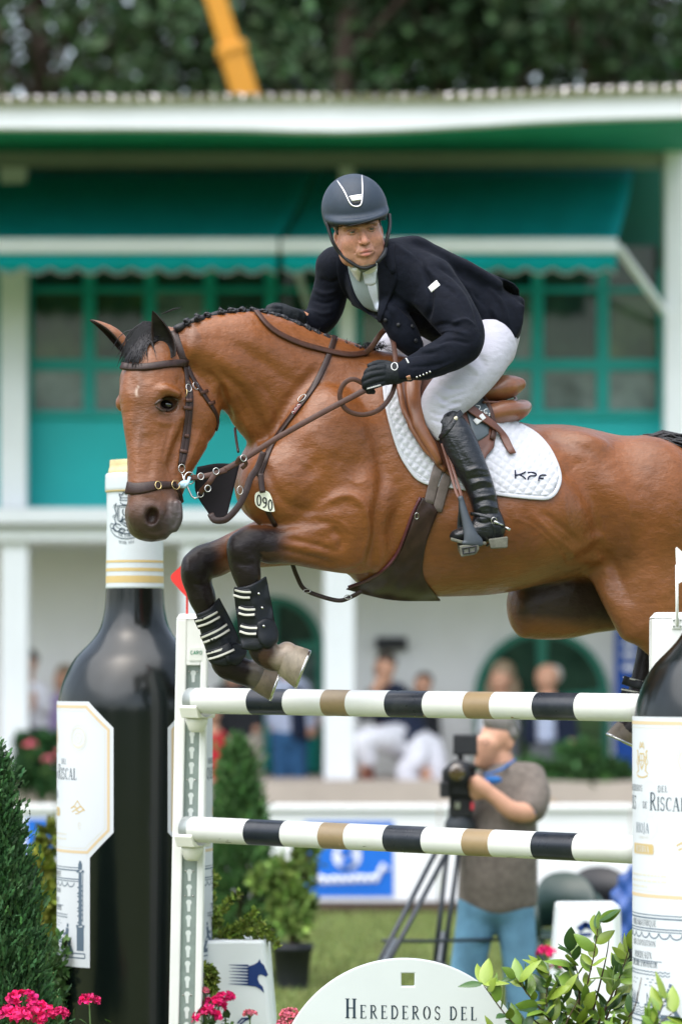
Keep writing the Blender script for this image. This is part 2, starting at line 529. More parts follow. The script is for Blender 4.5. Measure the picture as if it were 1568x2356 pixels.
# ================================================================== the ground
def B(u, v, y): return P(u, v, y - D0)
rngp = np.random.default_rng(11); rndp = random.Random(11)
M_GRASS = mat('mown grass', (.15, .185, .060), .9, .2, var=.35, vscale=1.6, bump=.02, bscale=40, dirt_refl=.5, dirt_refl_col=(.15, .14, .05))
mb = MB(); n = 24
vs = []; fs = []
for i in range(n + 1):
    for j in range(n + 1):
        sx = (i / n * 2 - 1); sy = (j / n * 2 - 1)
        vs.append((math.copysign(abs(sx) ** 2.2, sx) * 600, math.copysign(abs(sy) ** 2.2, sy) * 600, 0))
for i in range(n):
    for j in range(n): fs.append((i*(n+1)+j, (i+1)*(n+1)+j, (i+1)*(n+1)+j+1, i*(n+1)+j+1))
tag(mesh('ground', vs, fs, M_GRASS, None, True), kind='structure')
# ------------------------------------------------------------------ leaves and blades as clouds of small faces
M_LEAFA = mat('foliage', attr=True, rough=.6, spec=.18, var=.25, vscale=30)
QUAD = (np.array([(-.5, 0, 0), (0, .06, -.55), (.5, 0, 0), (0, .06, .55)]), [(0, 1, 2, 3)])
LEAF = (np.array([(0, 0, 0), (-.26, .04, .3), (0, -.04, .32), (.26, .04, .3), (-.22, .03, .68), (0, -.06, .7), (.22, .03, .68), (0, .05, 1.0)]),
        [(0, 2, 1), (0, 3, 2), (1, 2, 5, 4), (2, 3, 6, 5), (4, 5, 7), (5, 6, 7)])
SPRAY = (np.array([(0, 0, 0), (-.10, 0, .3), (.10, 0, .3), (-.34, .05, .45), (.34, .05, .45), (-.12, .02, .62), (.12, .02, .62), (-.28, .08, .85), (.28, .08, .85), (0, .05, 1.1)]),
         [(0, 2, 1), (1, 5, 3), (2, 4, 6), (1, 2, 6, 5), (5, 9, 7), (6, 8, 9), (5, 6, 9)])
def cloud(name, pos, size, cols, shape, parent, m=None, dirs=None, rng=None, kind=None, spread=1.0):
    rng = rng or rngp; N = len(pos); bv, bf = shape; k = len(bv)
    A = rng.normal(size=(N, 3)) if dirs is None else np.array(dirs) + rng.normal(size=(N, 3)) * .35 * spread
    A /= np.linalg.norm(A, axis=1, keepdims=True) + 1e-9
    Bq = rng.normal(size=(N, 3)); Bq -= A * (A * Bq).sum(1, keepdims=True); Bq /= np.linalg.norm(Bq, axis=1, keepdims=True) + 1e-9
    Cq = np.cross(A, Bq); s_ = np.broadcast_to(np.asarray(size, float).reshape(-1, 1, 1), (N, 1, 1))
    V = (bv[None, :, 0:1] * Cq[:, None] + bv[None, :, 1:2] * Bq[:, None] + bv[None, :, 2:3] * A[:, None]) * s_ + np.asarray(pos)[:, None]
    fs = []
    for f in bf:
        a = np.array(f)[None] + (np.arange(N) * k)[:, None]; fs.append(a)
    faces = [tuple(r) for a in fs for r in a.tolist()]
    cc = np.repeat(np.asarray(cols), k, axis=0)
    o = mesh(name, V.reshape(-1, 3), faces, m or M_LEAFA, parent, False, cc)
    if kind: o['kind'] = kind
    return o
def tint(base, N, amp=.35, rng=None):
    rng = rng or rngp
    return np.clip(np.array(base)[None] * (1 + rng.normal(size=(N, 1)) * amp) * (1 + rng.normal(size=(N, 3)) * .08), .002, 1)
# grass blades over the strip of lawn in sight
N = 60000
gy = rngp.uniform(15.5, 27, N); gx = (rngp.uniform(380, 1500, N) - U0) / F * gy
BL = (np.array([(-.10, 0, 0), (.10, 0, 0), (.02, .12, 1.0)]), [(0, 1, 2)])
cloud('grass', np.stack([gx, gy, np.zeros(N)], 1), rngp.uniform(.03, .06, N), tint((.15, .19, .060), N, .3), BL, None, dirs=np.tile([0, 0, 1.0], (N, 1)), kind='stuff')

# ================================================================== pavilion
YF, YW = 33.0, 34.7
M_WALL = mat('white render', (.80, .81, .80), .85, .2, var=.06, vscale=.8, bump=.002, bscale=30, dirt_refl=.18, dirt_refl_col=(.40, .38, .33))
M_COLM = mat('white column paint', (.76, .79, .82), .7, .3, var=.05, vscale=1.2, dirt_refl=.15, dirt_refl_col=(.5, .48, .44))
M_APRON = mat('bright teal panel', (.0, .38, .38), .5, .4, var=.07, vscale=1.5)
M_TEAL = mat('teal paint', (.0, .30, .265), .5, .4, var=.07, vscale=1.5)
M_TEAL2 = mat('deep green paint', (.005, .115, .075), .5, .4, var=.1, vscale=1.5)
M_AWN = mat('teal awning canvas', (.0, .30, .315), .85, .2, var=.08, vscale=2.5, bump=.003, bscale=14)
M_SOFF = mat('green soffit', (.01, .26, .15), .7, .3, var=.08, vscale=1.5)
M_BEAM = mat('grey beam', (.30, .34, .31), .8, .2, var=.08, vscale=1.5)
M_TILE = mat('pale roof tile', (.84, .79, .79), .85, .2, var=.25, vscale=2.0, dirt_refl=.15, dirt_refl_col=(.70, .55, .52))
M_PANES = [mat('window glass %s' % nm, c, .08, .4, var=.8, vscale=2.6, dirt_refl=.95, dlo=.36, dirt_refl_col=dc) for nm, c, dc in
           (('dark', (.006, .022, .016), (.03, .07, .045)), ('grey', (.012, .04, .032), (.20, .26, .24)), ('green', (.008, .03, .016), (.08, .14, .06)))]  # blotches painted into the pane colour stand in for reflections
M_STONE = mat('terrace stone', (.42, .36, .32), .85, .2, var=.15, vscale=1.5)
pv = empty('pavilion', (0, YF, 0), 'white two storey pavilion with teal windows and striped white columns behind the lawn', 'building')
zv = lambda v, y: H + (V0 - v) / F * y
xu = lambda u, y: (u - U0) / F * y
def pbox(mb, u0, v0, u1, v1, y0, y1, yr=None):
    """box seen as u0..u1, v0..v1 at depth y0, going back to y1"""
    mb.box((xu(u0, y0), y0, zv(v1, y0)), (xu(u1, y0), y1, zv(v0, y0)))
ZT = zv(1800, 32.4)
# terrace and walls
mb = MB(); mb.box((-14, 32.4, 0), (14, 37.5, ZT)); tag(mb.build('terrace', M_STONE), kind='structure')
mb = MB(); mb.box((-14, YW, ZT), (14, YW + .3, zv(1215, YF))); mb.build('ground_floor_wall', M_WALL, pv)
mb = MB(); mb.box((-14, YW - .6, zv(1200, YF)), (14, YW, zv(350, YF) + .2)); mb.build('upper_wall', M_TEAL2, pv)
mb = MB(); pbox(mb, -2600, 1168, 3400, 1206, 32.75, YW - .1); mb.build('floor_slab', M_COLM, pv, bevel=.02)
mb = MB(); pbox(mb, -2600, 1212, 3400, 1246, 32.9, YW - .1); mb.build('floor_beam', M_COLM, pv, bevel=.02)
for u, w_, top in ((-390, 60, 380), (30, 60, 380), (797, 36, 380), (1560, 62, 268), (1980, 60, 380)):
    yc_ = YF - .07 if top < 300 else YF + .03; mb = MB(); pbox(mb, u - w_/2, top, u + w_/2, 1167, yc_, yc_ + .26); mb.build('column', M_COLM, pv, bevel=.012)
for u, w_ in ((-390, 62), (33, 62), (438, 44), (780, 70), (1560, 62), (1980, 62)):
    mb = MB(); mb.box((xu(u - w_/2, YF), YF, ZT), (xu(u + w_/2, YF), YF + .26, zv(1246, YF) - .002)); mb.build('column', M_COLM, pv, bevel=.012)
# teal panels under the windows and the window frames
YG = 33.45
for u0, u1 in ((-360, 4), (62, 776), (818, 1526), (1594, 1950)):
    mb = MB(); pbox(mb, u0, 962, u1, 1168, YG, YG + .1); mb.build('window_apron', M_APRON, pv)
    mb = MB(); pbox(mb, u0, 944, u1, 962, YG - .06, YG + .12); mb.build('window_sill', M_TEAL, pv, bevel=.01)
panes = {}
def window(u0, u1, k):
    mb = MB()
    for a, b, c, d in ((u0, 620, u0 + 14, 944), (u1 - 14, 620, u1, 944), (u0 + 14, 826, u1 - 14, 852), (u0 + 11, 660, u1 - 11, 672)): pbox(mb, a, b, c, d, YG, YG + .08)
    w_ = mb.build('window', M_TEAL, pv)
    for j, (a, b) in enumerate(((566, 660), (672, 828), (850, 944))):
        mb = MB(); pbox(mb, u0 + 11, a, u1 - 11, b, YG + .045, YG + .055); mb.build('pane', M_PANES[(k * 2 + j + (k // 3)) % 3] if j == 1 else M_PANES[0 if j == 0 else 1], w_)
k = 0
for us in ([-350, -170, 4], [62, 205, 345, 482, 622, 776], [818, 958, 1098, 1236, 1386, 1526], [1594, 1780, 1950]):
    for a, b in zip(us[:-1], us[1:]): window(a, b, k); k += 1
# beam, soffit, eave and tiles
mb = MB(); mb.add([B(-2600, 352, 33), B(3400, 345, 33), B(3400, 379, 33), B(-2600, 388, 33)] + [B(-2600, 352, 33) + Vector((0, .2, 0)), B(3400, 345, 33) + Vector((0, .2, 0)), B(3400, 379, 33) + Vector((0, .2, 0)), B(-2600, 388, 33) + Vector((0, .2, 0))], ((0,1,2,3),(7,6,5,4),(0,4,5,1),(1,5,6,2),(2,6,7,3),(3,7,4,0))); mb.build('beam', M_BEAM, pv)
YE = 29.9
ev = catmull([(-2600, 290), (-900, 291), (0, 293), (500, 294), (784, 300), (1050, 289), (1300, 274), (1660, 263)], 40)
et = catmull([(-2600, 232), (-900, 232), (0, 233), (500, 228), (784, 226), (1050, 226), (1300, 214), (1660, 204)], 40)
vs = []
for (u, v), (u2, v2) in zip(ev, et):
    a, b = B(u, v, YE), B(u, v2, YE); vs += [a, b, b + Vector((0, .18, 0)), a + Vector((0, .18, 0))]
fs = [(i*4+j, i*4+(j+1) % 4, (i+1)*4+(j+1) % 4, (i+1)*4+j) for i in range(39) for j in range(4)] + [(0,1,2,3), (39*4+3, 39*4+2, 39*4+1, 39*4)]
mb = MB(); mb.add(vs, fs); mb.build('eave_fascia', M_COLM, pv)
vs = []
for (u, v) in ev: vs += [B(u, v, YE) + Vector((0, .17, .01)), Vector((xu(u, YE), 33.05, zv(349, 33)))]
mb = MB(); mb.add(vs, [(2*i, 2*i+1, 2*i+3, 2*i+2) for i in range(39)]); so = mb.build('soffit', M_SOFF, pv)
md = so.modifiers.new('thick', 'SOLIDIFY'); md.thickness = .03; md.offset = 1
vs = []
for (u, v) in et: vs += [B(u, v - 5, YE), Vector((xu(u, YE), 37.5, zv(v - 5, YE) + 1.0))]
mb = MB(); mb.add(vs, [(2*i, 2*i+1, 2*i+3, 2*i+2) for i in range(39)]); ro = mb.build('roof', M_TILE, pv)
md = ro.modifiers.new('thick', 'SOLIDIFY'); md.thickness = .06; md.offset = -1
tl_me = None
for i in range(64):
    u = -160 + i * 33.5
    if u > 1650: break
    v = np.interp(u, et[:, 0], et[:, 1])
    if tl_me is None:
        mb = MB(); m_ = 7
        vs = [Vector((.074 * math.cos(a), y_, .062 * math.sin(a) + y_ * .16)) for y_ in (-.10, .55) for a in np.linspace(0, math.pi, m_)] + [Vector((.058 * math.cos(a), y_, .061 * math.sin(a) + y_ * .16)) for y_ in (-.10, .55) for a in np.linspace(0, math.pi, m_)]
        fs = [tuple(range(m_))] + [(j, j+1, m_+j+1, m_+j) for j in range(m_-1)] + [(2*m_+j+1, 2*m_+j, 3*m_+j, 3*m_+j+1) for j in range(m_-1)] + [(j+1, j, 2*m_+j, 2*m_+j+1) for j in range(m_-1)]
        tl_me = mesh('roof_tile', [tuple(x) for x in vs], fs, M_TILE, None, True); put_me = tl_me.data; bpy.data.objects.remove(tl_me)
    o = bpy.data.objects.new('roof_tile', put_me); put(o, ro); o.location = B(u, v + 2, YE); o.rotation_euler = (0, 0, rndp.uniform(-.04, .04))
# arched green doors on the ground floor, ordered left to right
M_DOOR = mat('green door paint', (.01, .16, .105), .5, .4, var=.1, vscale=2)
def arch_door(uc, hw, vtop, k):
    y = YW - .02; r_ = hw; vs_ = vtop + hw
    out = [(uc + r_ * math.cos(R(a)), vs_ - r_ * math.sin(R(a))) for a in np.linspace(0, 180, 20)]
    vb = V0 + (H - ZT) / y * F - 1
    def panel(pts, y0, th, name, m, par):
        v3 = [B(u, v, y0) for u, v in pts]; n = len(v3); mb = MB()
        mb.add(v3 + [p + Vector((0, th, 0)) for p in v3], [tuple(range(n)), tuple(range(2*n-1, n-1, -1))] + [(i, i+n, (i+1) % n+n, (i+1) % n) for i in range(n)]); return mb.build(name, m, par)
    d_ = panel([(uc + r_, vb)] + out + [(uc - r_, vb)], y - .04, .05, 'arched_door', M_DOOR, pv)
    for s_ in (-1, 1):
        panel([(uc + s_*8, vs_ + 10), (uc + s_*(hw - 18), vs_ + 10), (uc + s_*(hw - 18), vs_ + 150), (uc + s_*8, vs_ + 150)], y - .055, .012, 'pane', M_PANES[(k) % 3], d_)
        panel([(uc + s_*8, vs_ + 165), (uc + s_*(hw - 18), vs_ + 165), (uc + s_*(hw - 18), vb - 8), (uc + s_*8, vb - 8)], y - .06, .018, 'door_panel', M_TEAL, d_)
        q_ = [(uc + s_*8, vs_ - 4)] + [(uc + s_*(r_ - 20) * math.cos(R(a)), vs_ - 4 - (r_ - 20) * math.sin(R(a))) for a in np.linspace(6, 84, 9)]
        panel(q_, y - .055, .012, 'pane', M_PANES[0], d_)
arch_door(628, 116, 1372, 1); arch_door(1246, 156, 1448, 2); arch_door(-150, 116, 1372, 0); arch_door(1750, 150, 1448, 1)
# awnings with white front bars and scalloped valances
def awning(u0, u1, label, arm=None):
    a = empty('awning', (xu((u0+u1)/2, 31.6), 33.2, zv(400, 33)), label, 'awning', 'teal awnings over the upper windows')
    yb, yf = 33.3, 31.55; sh = 78
    vs = []; n, m = 30, 10
    for i in range(n + 1):
        for j in range(m + 1):
            t = j / m; u = u0 + (u1 - u0) * i / n; y = yb + (yf - yb) * t
            x = xu(u, yf) + (1 - t) * sh / F * yf; z0, z1 = zv(392, yb), zv(556, yf)
            sag = -.05 * math.sin(math.pi * t) - .012 * math.sin(i * 1.7) * t
            vs.append((x, y, z0 + (z1 - z0) * t + sag))
    fs = [(i*(m+1)+j, i*(m+1)+j+1, (i+1)*(m+1)+j+1, (i+1)*(m+1)+j) for i in range(n) for j in range(m)]
    c = mesh('canvas', vs, fs, M_AWN, a, True); md = c.modifiers.new('t', 'SOLIDIFY'); md.thickness = .012
    mb = MB(); pbox(mb, u0 - 4, 547, u1 + 4, 581, yf - .09, yf + .02); mb.build('front_bar', M_COLM, a, bevel=.012)
    vs = []; n = int((u1 - u0) / 4)
    for i in range(n + 1):
        u = u0 + (u1 - u0) * i / n; ph = (u - u0) / 62.0 * math.pi
        vb = 618 + 13 * abs(math.sin(ph)); wv = .02 * math.sin(u * .05)
        for v, k_ in ((581, 0), (600, .6), (vb - 5, 1), (vb, 1)): vs.append((xu(u, yf), yf - .03 + wv * k_, zv(v, yf)))
    fs = [(i*4+j, i*4+j+1, (i+1)*4+j+1, (i+1)*4+j) for i in range(n) for j in range(2)]
    c = mesh('valance', vs, fs, M_AWN, a, True); md = c.modifiers.new('t', 'SOLIDIFY'); md.thickness = .008
    mb = MB(); mb.tube([vs[i*4+3] for i in range(n + 1)], .011, 5); mb.build('valance_edging', M_BEAM, a, True)
    for ua, ub in (arm or []):
        mb = MB(); mb.bar(B(ua, 566, yf), B(ub, 735, 33.1), .07, .05); mb.build('folding_arm', M_BEAM if ua < 1000 else M_COLM, a, bevel=.01)
awning(-380, 636, 'left teal awning with white front bar over the upper windows', [(-340, -250)])
awning(650, 1416, 'teal awning behind the rider with white front bar and folding arm', [(664, 720), (1420, 1540)])
# screen on the wall and blue banner
sc_ = empty('wall_screen', B(900, 1482, YW - .1), 'dark flat screen on the white ground floor wall', 'screen'); mb = MB(); pbox(mb, 864, 1466, 936, 1496, YW - .1, YW - .02); mb.build('housing', M_BLACKP, sc_, bevel=.01)
M_BANB = mat('blue banner', (.006, .06, .30), .6, .3)
M_BANW = mat('white banner print', (.74, .76, .8), .6, .3)
bn = empty('blue_banner', B(1438, 1700, 34.4), 'tall blue banner with white lettering by the arched door', 'banner'); mb = MB(); mb.box((xu(1414, 34.4), 34.4, ZT), (xu(1500, 34.4), 34.43, zv(1436, 34.4))); mb.build('cloth', M_BANB, bn)
mb = MB()
for v in (1475, 1500, 1530): pbox(mb, 1432, v, 1462, v + 12, 34.39, 34.398)
mb.build('lettering', M_BANW, bn)

# ================================================================== advertising boards before the terrace
M_BOARD = mat('white board', (.74, .76, .77), .55, .4, var=.03, vscale=2)
M_BLUEB = mat('bright blue print', (.005, .13, .55), .5, .4)
YA = 26.6
def board(u0, u1, label, blue=None, word_=True):
    b = empty('advertising_board', (xu((u0+u1)/2, YA), YA, 0), label, 'board', 'advertising boards below the terrace')
    mb = MB(); mb.box((xu(u0, YA), YA, .06), (xu(u1, YA), YA + .06, zv(1858, YA))); mb.build('panel', M_BOARD, b, bevel=.01)
    mb = MB(); mb.box((xu(u0, YA), YA - .05, zv(1864, YA)), (xu(u1, YA), YA + .11, zv(1852, YA))); mb.build('top_rail', M_BOARD, b, bevel=.008)
    if blue:
        a, c, e, f = blue; mb = MB(); pbox(mb, a, c, e, f, YA - .006, YA - .001); pr = mb.build('blue_panel', M_BLUEB, b)
        if word_:
            mb = MB(); cx_, cy_ = (a + e) / 2 - 5, 1970
            vs = [B(cx_ + 32 * math.cos(t), cy_ + 32 * math.sin(t), YA - .009) for t in np.linspace(0, 6.283, 28)[:-1]]; mb.add(vs, [tuple(range(27))]); mb.build('roundel', M_BANW, pr)
            mb = MB()
            for p_, w_ in (([(cx_ + 13, 1955), (cx_, 1950), (cx_ - 12, 1958), (cx_, 1970), (cx_ + 12, 1980), (cx_, 1991), (cx_ - 14, 1986)], .03),): mb.tube([B(u, v, YA - .012) for u, v in p_], w_ * 1.1, 6)
            mb.build('roundel_letter', M_BLUEB, pr)
            mb = MB(); x = a + 26
            for k_ in range(9):
                h_ = (18, 12, 14, 12, 12, 16, 12, 12, 40)[k_]; lean = 8
                mb.tube([B(x, 2034 - k_ * .6, YA - .010), B(x + lean * h_ / 16, 2034 - h_ - k_ * .6, YA - .010), B(x + lean * h_ / 16 + 9, 2034 - h_ * .6 - k_, YA - .010)], .02, 5); x += 17
            mb.build('wordmark', M_BANW, pr)
board(-330, 128, 'white board with a blue print seen left of the giant bottle', (60, 1884, 127, 1990), False)
board(132, 570, 'plain white board behind the potted conifer')
board(574, 1008, 'white board with a bright blue square and white wordmark', (700, 1890, 905, 2064))
board(1012, 1450, 'plain white board behind the cameraman')
board(1454, 1900, 'plain white board behind the right bottle')
mb = MB(); mb.box((-8, 26.1, 0), (8, 27.6, .05)); tag(mb.build('soil_bed', mat('dark soil', (.045, .030, .020), .95, .1, var=.4, vscale=3, bump=.02, bscale=20)), kind='structure')

# ================================================================== trees behind, crane
M_BARK = mat('bark', (.06, .045, .035), .9, .2, var=.4, vscale=6, bump=.02, bscale=12, stretch=(1, 1, .3))
def tree(u, y, ztop, spread, col, label, seed, nleaf=5200, trunk_r=.28, base_f=.30):
    rg = np.random.default_rng(seed); x = xu(u, y)
    t = empty('tree', (x, y, 0), label, 'tree', 'trees behind the pavilion')
    mb = MB(); lean = rg.normal(size=2) * .5
    mb.tube([(x, y, 0), (x + lean[0]*.4, y, ztop*.35), (x + lean[0], y + lean[1], ztop*.7), (x + lean[0], y + lean[1], ztop*.95)], [trunk_r, trunk_r*.8, trunk_r*.5, trunk_r*.12], 10)
    cl = []
    for k in range(26):
        h_ = rg.uniform(base_f, .97); a = rg.uniform(0, 6.283); rr = spread * (1.05 - abs(h_ - .62) * 1.15) * rg.uniform(.35, 1.0)
        c = np.array([x + lean[0]*h_ + rr*math.cos(a), y + rr*math.sin(a), ztop*h_]); cl.append((c, rg.uniform(.55, 1.25) * spread * .42))
        p0 = (x + lean[0]*h_, y, ztop*(h_ - .1)); mb.tube([p0, ((p0[0]+c[0])/2, (p0[1]+c[1])/2, (p0[2]+c[2])/2 + .2), tuple(c)], [trunk_r*.3, trunk_r*.2, trunk_r*.06], 6)
    mb.build('trunk', M_BARK, t, True)
    w_ = np.array([r**2 for _, r in cl]); ids = rg.choice(len(cl), nleaf, p=w_/w_.sum())
    d = rg.normal(size=(nleaf, 3)); d /= np.linalg.norm(d, axis=1, keepdims=True)
    pos = np.array([cl[i][0] for i in ids]) + d * (np.array([cl[i][1] for i in ids]) * rg.uniform(.35, 1.0, nleaf) ** .6)[:, None] * [1, 1, .8]
    tone = np.array([rg.uniform(.7, 1.35) for _ in cl])[ids]
    cols = tint(col, nleaf, .28, rg) * tone[:, None]
    cloud('crown', pos, rg.uniform(.16, .34, nleaf), cols, LEAF, t, rng=rg)
GR1, GR2, GR3 = (.018, .038, .013), (.030, .060, .024), (.009, .018, .008)
for i, (u, y, zt, sp, c, lb) in enumerate((
    (-60, 52, 19, 3.6, GR1, 'dark green tree at the left edge behind the pavilion roof'), (170, 50, 18.5, 3.2, GR2, 'lighter green tree above the left of the pavilion roof'), (330, 54, 21, 3.4, GR3, 'dark tree with a brown trunk left of the yellow boom'),
    (480, 60, 22, 4.0, GR3, 'dark tree right behind the yellow crane boom'), (700, 50, 18.0, 3.0, GR2, 'grey green tree just right of the yellow boom'), (880, 55, 20, 3.4, GR1, 'mid green tree above the rider'),
    (1050, 51, 18.5, 3.2, GR2, 'pale green tree above the middle right of the roof'), (1230, 54, 20, 3.4, GR3, 'dark green tree above the right awning'), (1400, 50, 18.5, 3.1, GR2, 'soft green tree near the right roof tiles'), (1580, 53, 19.5, 3.6, GR1, 'dark green tree at the right edge behind the roof'), (620, 66, 24, 4.6, GR3, 'far dark tree filling the gap beside the yellow boom'), (1120, 67, 24, 4.8, GR3, 'far dark tree filling the gap above the roof'), (40, 66, 24, 5.0, GR3, 'far dark tree behind the left end of the roof'), (1450, 68, 24, 4.8, GR3, 'far dark tree behind the right end of the roof'))):
    tree(u, y, zt, sp, c, lb, 40 + i)
M_CRANE = mat('yellow crane paint', (.50, .215, .008), .45, .4, var=.12, vscale=1.5, dirt_refl=.25, dirt_refl_col=(.25, .13, .03))
cr = empty('crane', B(640, 1000, 46), 'yellow crane boom leaning up behind the pavilion roof', 'crane')
base_ = Vector((xu(640, 46), 46, 1.6)); a_ = B(566, 224, 46); dirv = (B(484, -40, 46) - a_)
mb = MB(); mb.bar(a_ - dirv * 2.1, a_ + dirv * .45, .36, .5, (0, 1, 0)); mb.build('boom', M_CRANE, cr, bevel=.03)
mb = MB(); mb.bar(a_ + dirv * .40, a_ + dirv * 1.6, .28, .4, (0, 1, 0)); mb.build('boom_extension', M_CRANE, cr, bevel=.03)
mb = MB(); mb.bar(a_ + dirv * .36, a_ + dirv * .44, .42, .56, (0, 1, 0)); mb.build('collar', M_CRANE, cr, bevel=.02)
ft = a_ - dirv * 2.1; mb = MB(); mb.box((ft.x - 1.2, 45, .9), (ft.x + 3, 47.4, 2.6)); mb.build('cab', M_CRANE, cr, bevel=.1)
mb = MB(); mb.tube([(ft.x, 46, ft.z + .3), (ft.x, 46, 2.4)], .4, 12); mb.build('slewing_post', M_CRANE, cr, True)
for s_ in (-.7, 1.4, 2.6):
    mb = MB(); M3 = Matrix.Rotation(R(90), 3, 'X'); mb.lathe([(.1, -.15), (.5, -.15), (.5, .15), (.1, .15)], (ft.x + s_, 45.2, .5), 18, M3); mb.build('wheel', M_BLACKP, cr, True)
# wood and lawn edge on the photographer's side: seen only as reflections in the bottles
N = 40000
a = rngp.uniform(math.pi * 1.02, math.pi * 1.98, N); rr = rngp.uniform(40, 52, N); top = 6.5 + 2.2 * np.sin(a * 9) + 1.5 * np.sin(a * 23 + 1)
pos = np.stack([rr * np.cos(a), rr * np.sin(a), top * rngp.uniform(.05, 1, N) ** .8], 1)
tag(cloud('far_wood', pos, rngp.uniform(.5, 1.0, N), tint((.025, .04, .016), N), LEAF, None), kind='stuff')
# ================================================================== the horse
HL = np.array([.326, -.945, 0.0])                 # towards the horse's left flank (the near side)
HH = np.array([.57, -.82, .05]); HH /= np.linalg.norm(HH)   # same for the turned head
HF = np.array([-.82, -.57, .12]); HF /= np.linalg.norm(HF)  # where the forehead faces
def hax(tilt=0):
    up = np.cross(HH, HF); return np.array([HF, HH, up])
def sd(u): return (u - 1000) / 1568 * .86          # depth of the spine along the picture

def build_horse():
    fld = Field((P(190, 0, -.5).x - .02, D0 - .95, P(0, 1900).z), (P(1720, 0, 0).x, D0 + .72, P(0, 690).z), .007)
    st = lambda u, t, b, w, d=0: (u, (t+b)/2, sd(u)+d, (b-t)/2, w)
    body = [(628, 1110, sd(628), 70, 92), (690, 1085, sd(690), 130, 122), st(760, 900, 1275, 140), st(840, 835, 1338, 152),
            st(920, 815, 1366, 166), st(1000, 880, 1380, 178), st(1100, 945, 1372, 186), st(1200, 974, 1352, 182),
            st(1300, 978, 1330, 168), st(1400, 1000, 1318, 160), st(1480, 1008, 1345, 152), st(1560, 1045, 1370, 130), (1640, 1240, sd(1640), 110, 110)]
    fld.add(chain(body, HL, .75, .2), .01)
    # neck
    neck = [(790, 985, sd(790), 200, 98), (745, 950, sd(745)-.01, 182, 86), (660, 897, sd(660)-.02, 156, 74), (592, 850, sd(592)-.04, 134, 66),
            (532, 824, sd(532)-.07, 112, 60), (480, 806, sd(480)-.08, 84, 54), (432, 796, sd(432)-.09, 56, 50)]
    fld.add(chain(neck, HL, .6, .2), .05)
    # chest front and near shoulder
    fld.add(blob(640, 1120, sd(640)-.12, (92, 70, 100)), .05)
    fld.add(blob(610, 1110, sd(610)+.03, (72, 70, 95)), .05)
    fld.add(blob(735, 1040, sd(735)-.16, (92, 62, 150), rot_uv(-14)), .06)
    fld.add(blob(795, 1170, sd(795)-.18, (105, 60, 90), rot_uv(25)), .05)
    # ribs and haunch
    fld.add(blob(1130, 1180, sd(1130)-.06, (230, 190, 170)), .05)
    fld.add(blob(1490, 1160, sd(1490)-.12, (120, 100, 150)), .06)
    fld.add(blob(1330, 1040, sd(1330)-.14, (60, 60, 40)), .05)
    # near foreleg
    n = lambda u, v, a, b, o=-.155: (u, v, sd(u)+o, a, b)
    fld.add(chain([n(832, 1225, 100, 62, -.15), n(800, 1240, 82, 58), n(730, 1247, 64, 50), n(665, 1255, 44, 40), n(620, 1259, 37, 36)], HL, .8), .045)
    fld.add(chain([n(628, 1258, 36, 34), n(582, 1250, 42, 38), n(562, 1268, 38, 38), n(563, 1300, 36, 35), n(570, 1330, 28, 29)], HL, .8), .02)
    fld.add(blob(548, 1262, sd(548)-.165, (24, 30, 34), rot_uv(15)), .02)
    fld.add(chain([n(568, 1322, 30, 30), n(575, 1360, 25, 24), n(587, 1410, 24, 22), n(597, 1455, 27, 25), n(604, 1490, 34, 30), n(622, 1512, 31, 28), n(645, 1516, 30, 29), n(662, 1512, 36, 33)], HL, .9), .015)
    # far foreleg
    f = lambda u, v, a, b, o=.13: (u, v, sd(u)+o, a, b)
    fld.add(chain([f(740, 1215, 95, 60, .1), f(680, 1232, 70, 52), f(600, 1252, 54, 44), f(530, 1272, 42, 38), f(490, 1290, 36, 36)], HL, .8), .04)
    fld.add(chain([f(500, 1285, 38, 36), f(466, 1296, 41, 38), f(452, 1322, 36, 36), f(457, 1350, 32, 32), f(466, 1380, 28, 28)], HL, .8), .02)
    fld.add(blob(438, 1312, sd(438)+.12, (18, 28, 34), rot_uv(10)), .02)
    fld.add(chain([f(464, 1370, 30, 29), f(478, 1415, 25, 24), f(495, 1455, 25, 23), f(510, 1495, 28, 26), f(521, 1525, 35, 31), f(545, 1540, 32, 28), f(570, 1549, 31, 29), f(586, 1552, 35, 32)], HL, .9), .015)
    # near hind leg
    h = lambda u, v, a, b, o=-.13: (u, v, sd(u)+o, a, b)
    fld.add(chain([h(1500, 1180, 125, 80, -.12), h(1512, 1280, 112, 74), h(1520, 1360, 106, 70), h(1535, 1430, 92, 60), h(1580, 1490, 66, 48), h(1640, 1550, 46, 38), h(1690, 1590, 40, 34)], HL, .6), .06)
    fld.add(chain([h(1385, 1300, 40, 26, -.08), h(1425, 1380, 40, 34), h(1460, 1440, 42, 40)], HL, .8), .05)
    # far hind leg, stifle forward under the belly
    g = lambda u, v, a, b, o=.16: (u, v, sd(u)+o, a, b)
    fld.add(chain([g(1440, 1250, 110, 70, .12), g(1360, 1330, 100, 66), g(1280, 1375, 88, 62), g(1215, 1390, 72, 58), g(1200, 1392, 60, 52)], HL, .6), .03)
    fld.add(chain([g(1215, 1402, 66, 54), g(1290, 1412, 58, 50), g(1370, 1402, 54, 46), g(1450, 1400, 50, 42), g(1500, 1430, 44, 38), g(1505, 1470, 38, 34)], HL, .7), .03)
    fld.add(chain([g(1505, 1465, 36, 32), g(1490, 1520, 30, 28), g(1474, 1580, 27, 26), g(1464, 1630, 30, 28), g(1452, 1660, 28, 27), g(1444, 1680, 30, 30)], HL, .8), .02)
    # dock
    fld.add(chain([(1480, 1030, sd(1480), 26, 30), (1520, 1032, sd(1520), 20, 22), (1560, 1060, sd(1560), 16, 16)], HL, .8), .03)
    # ---- head
    q = lambda u, v, a, b, d: (u, v, d, a, b)
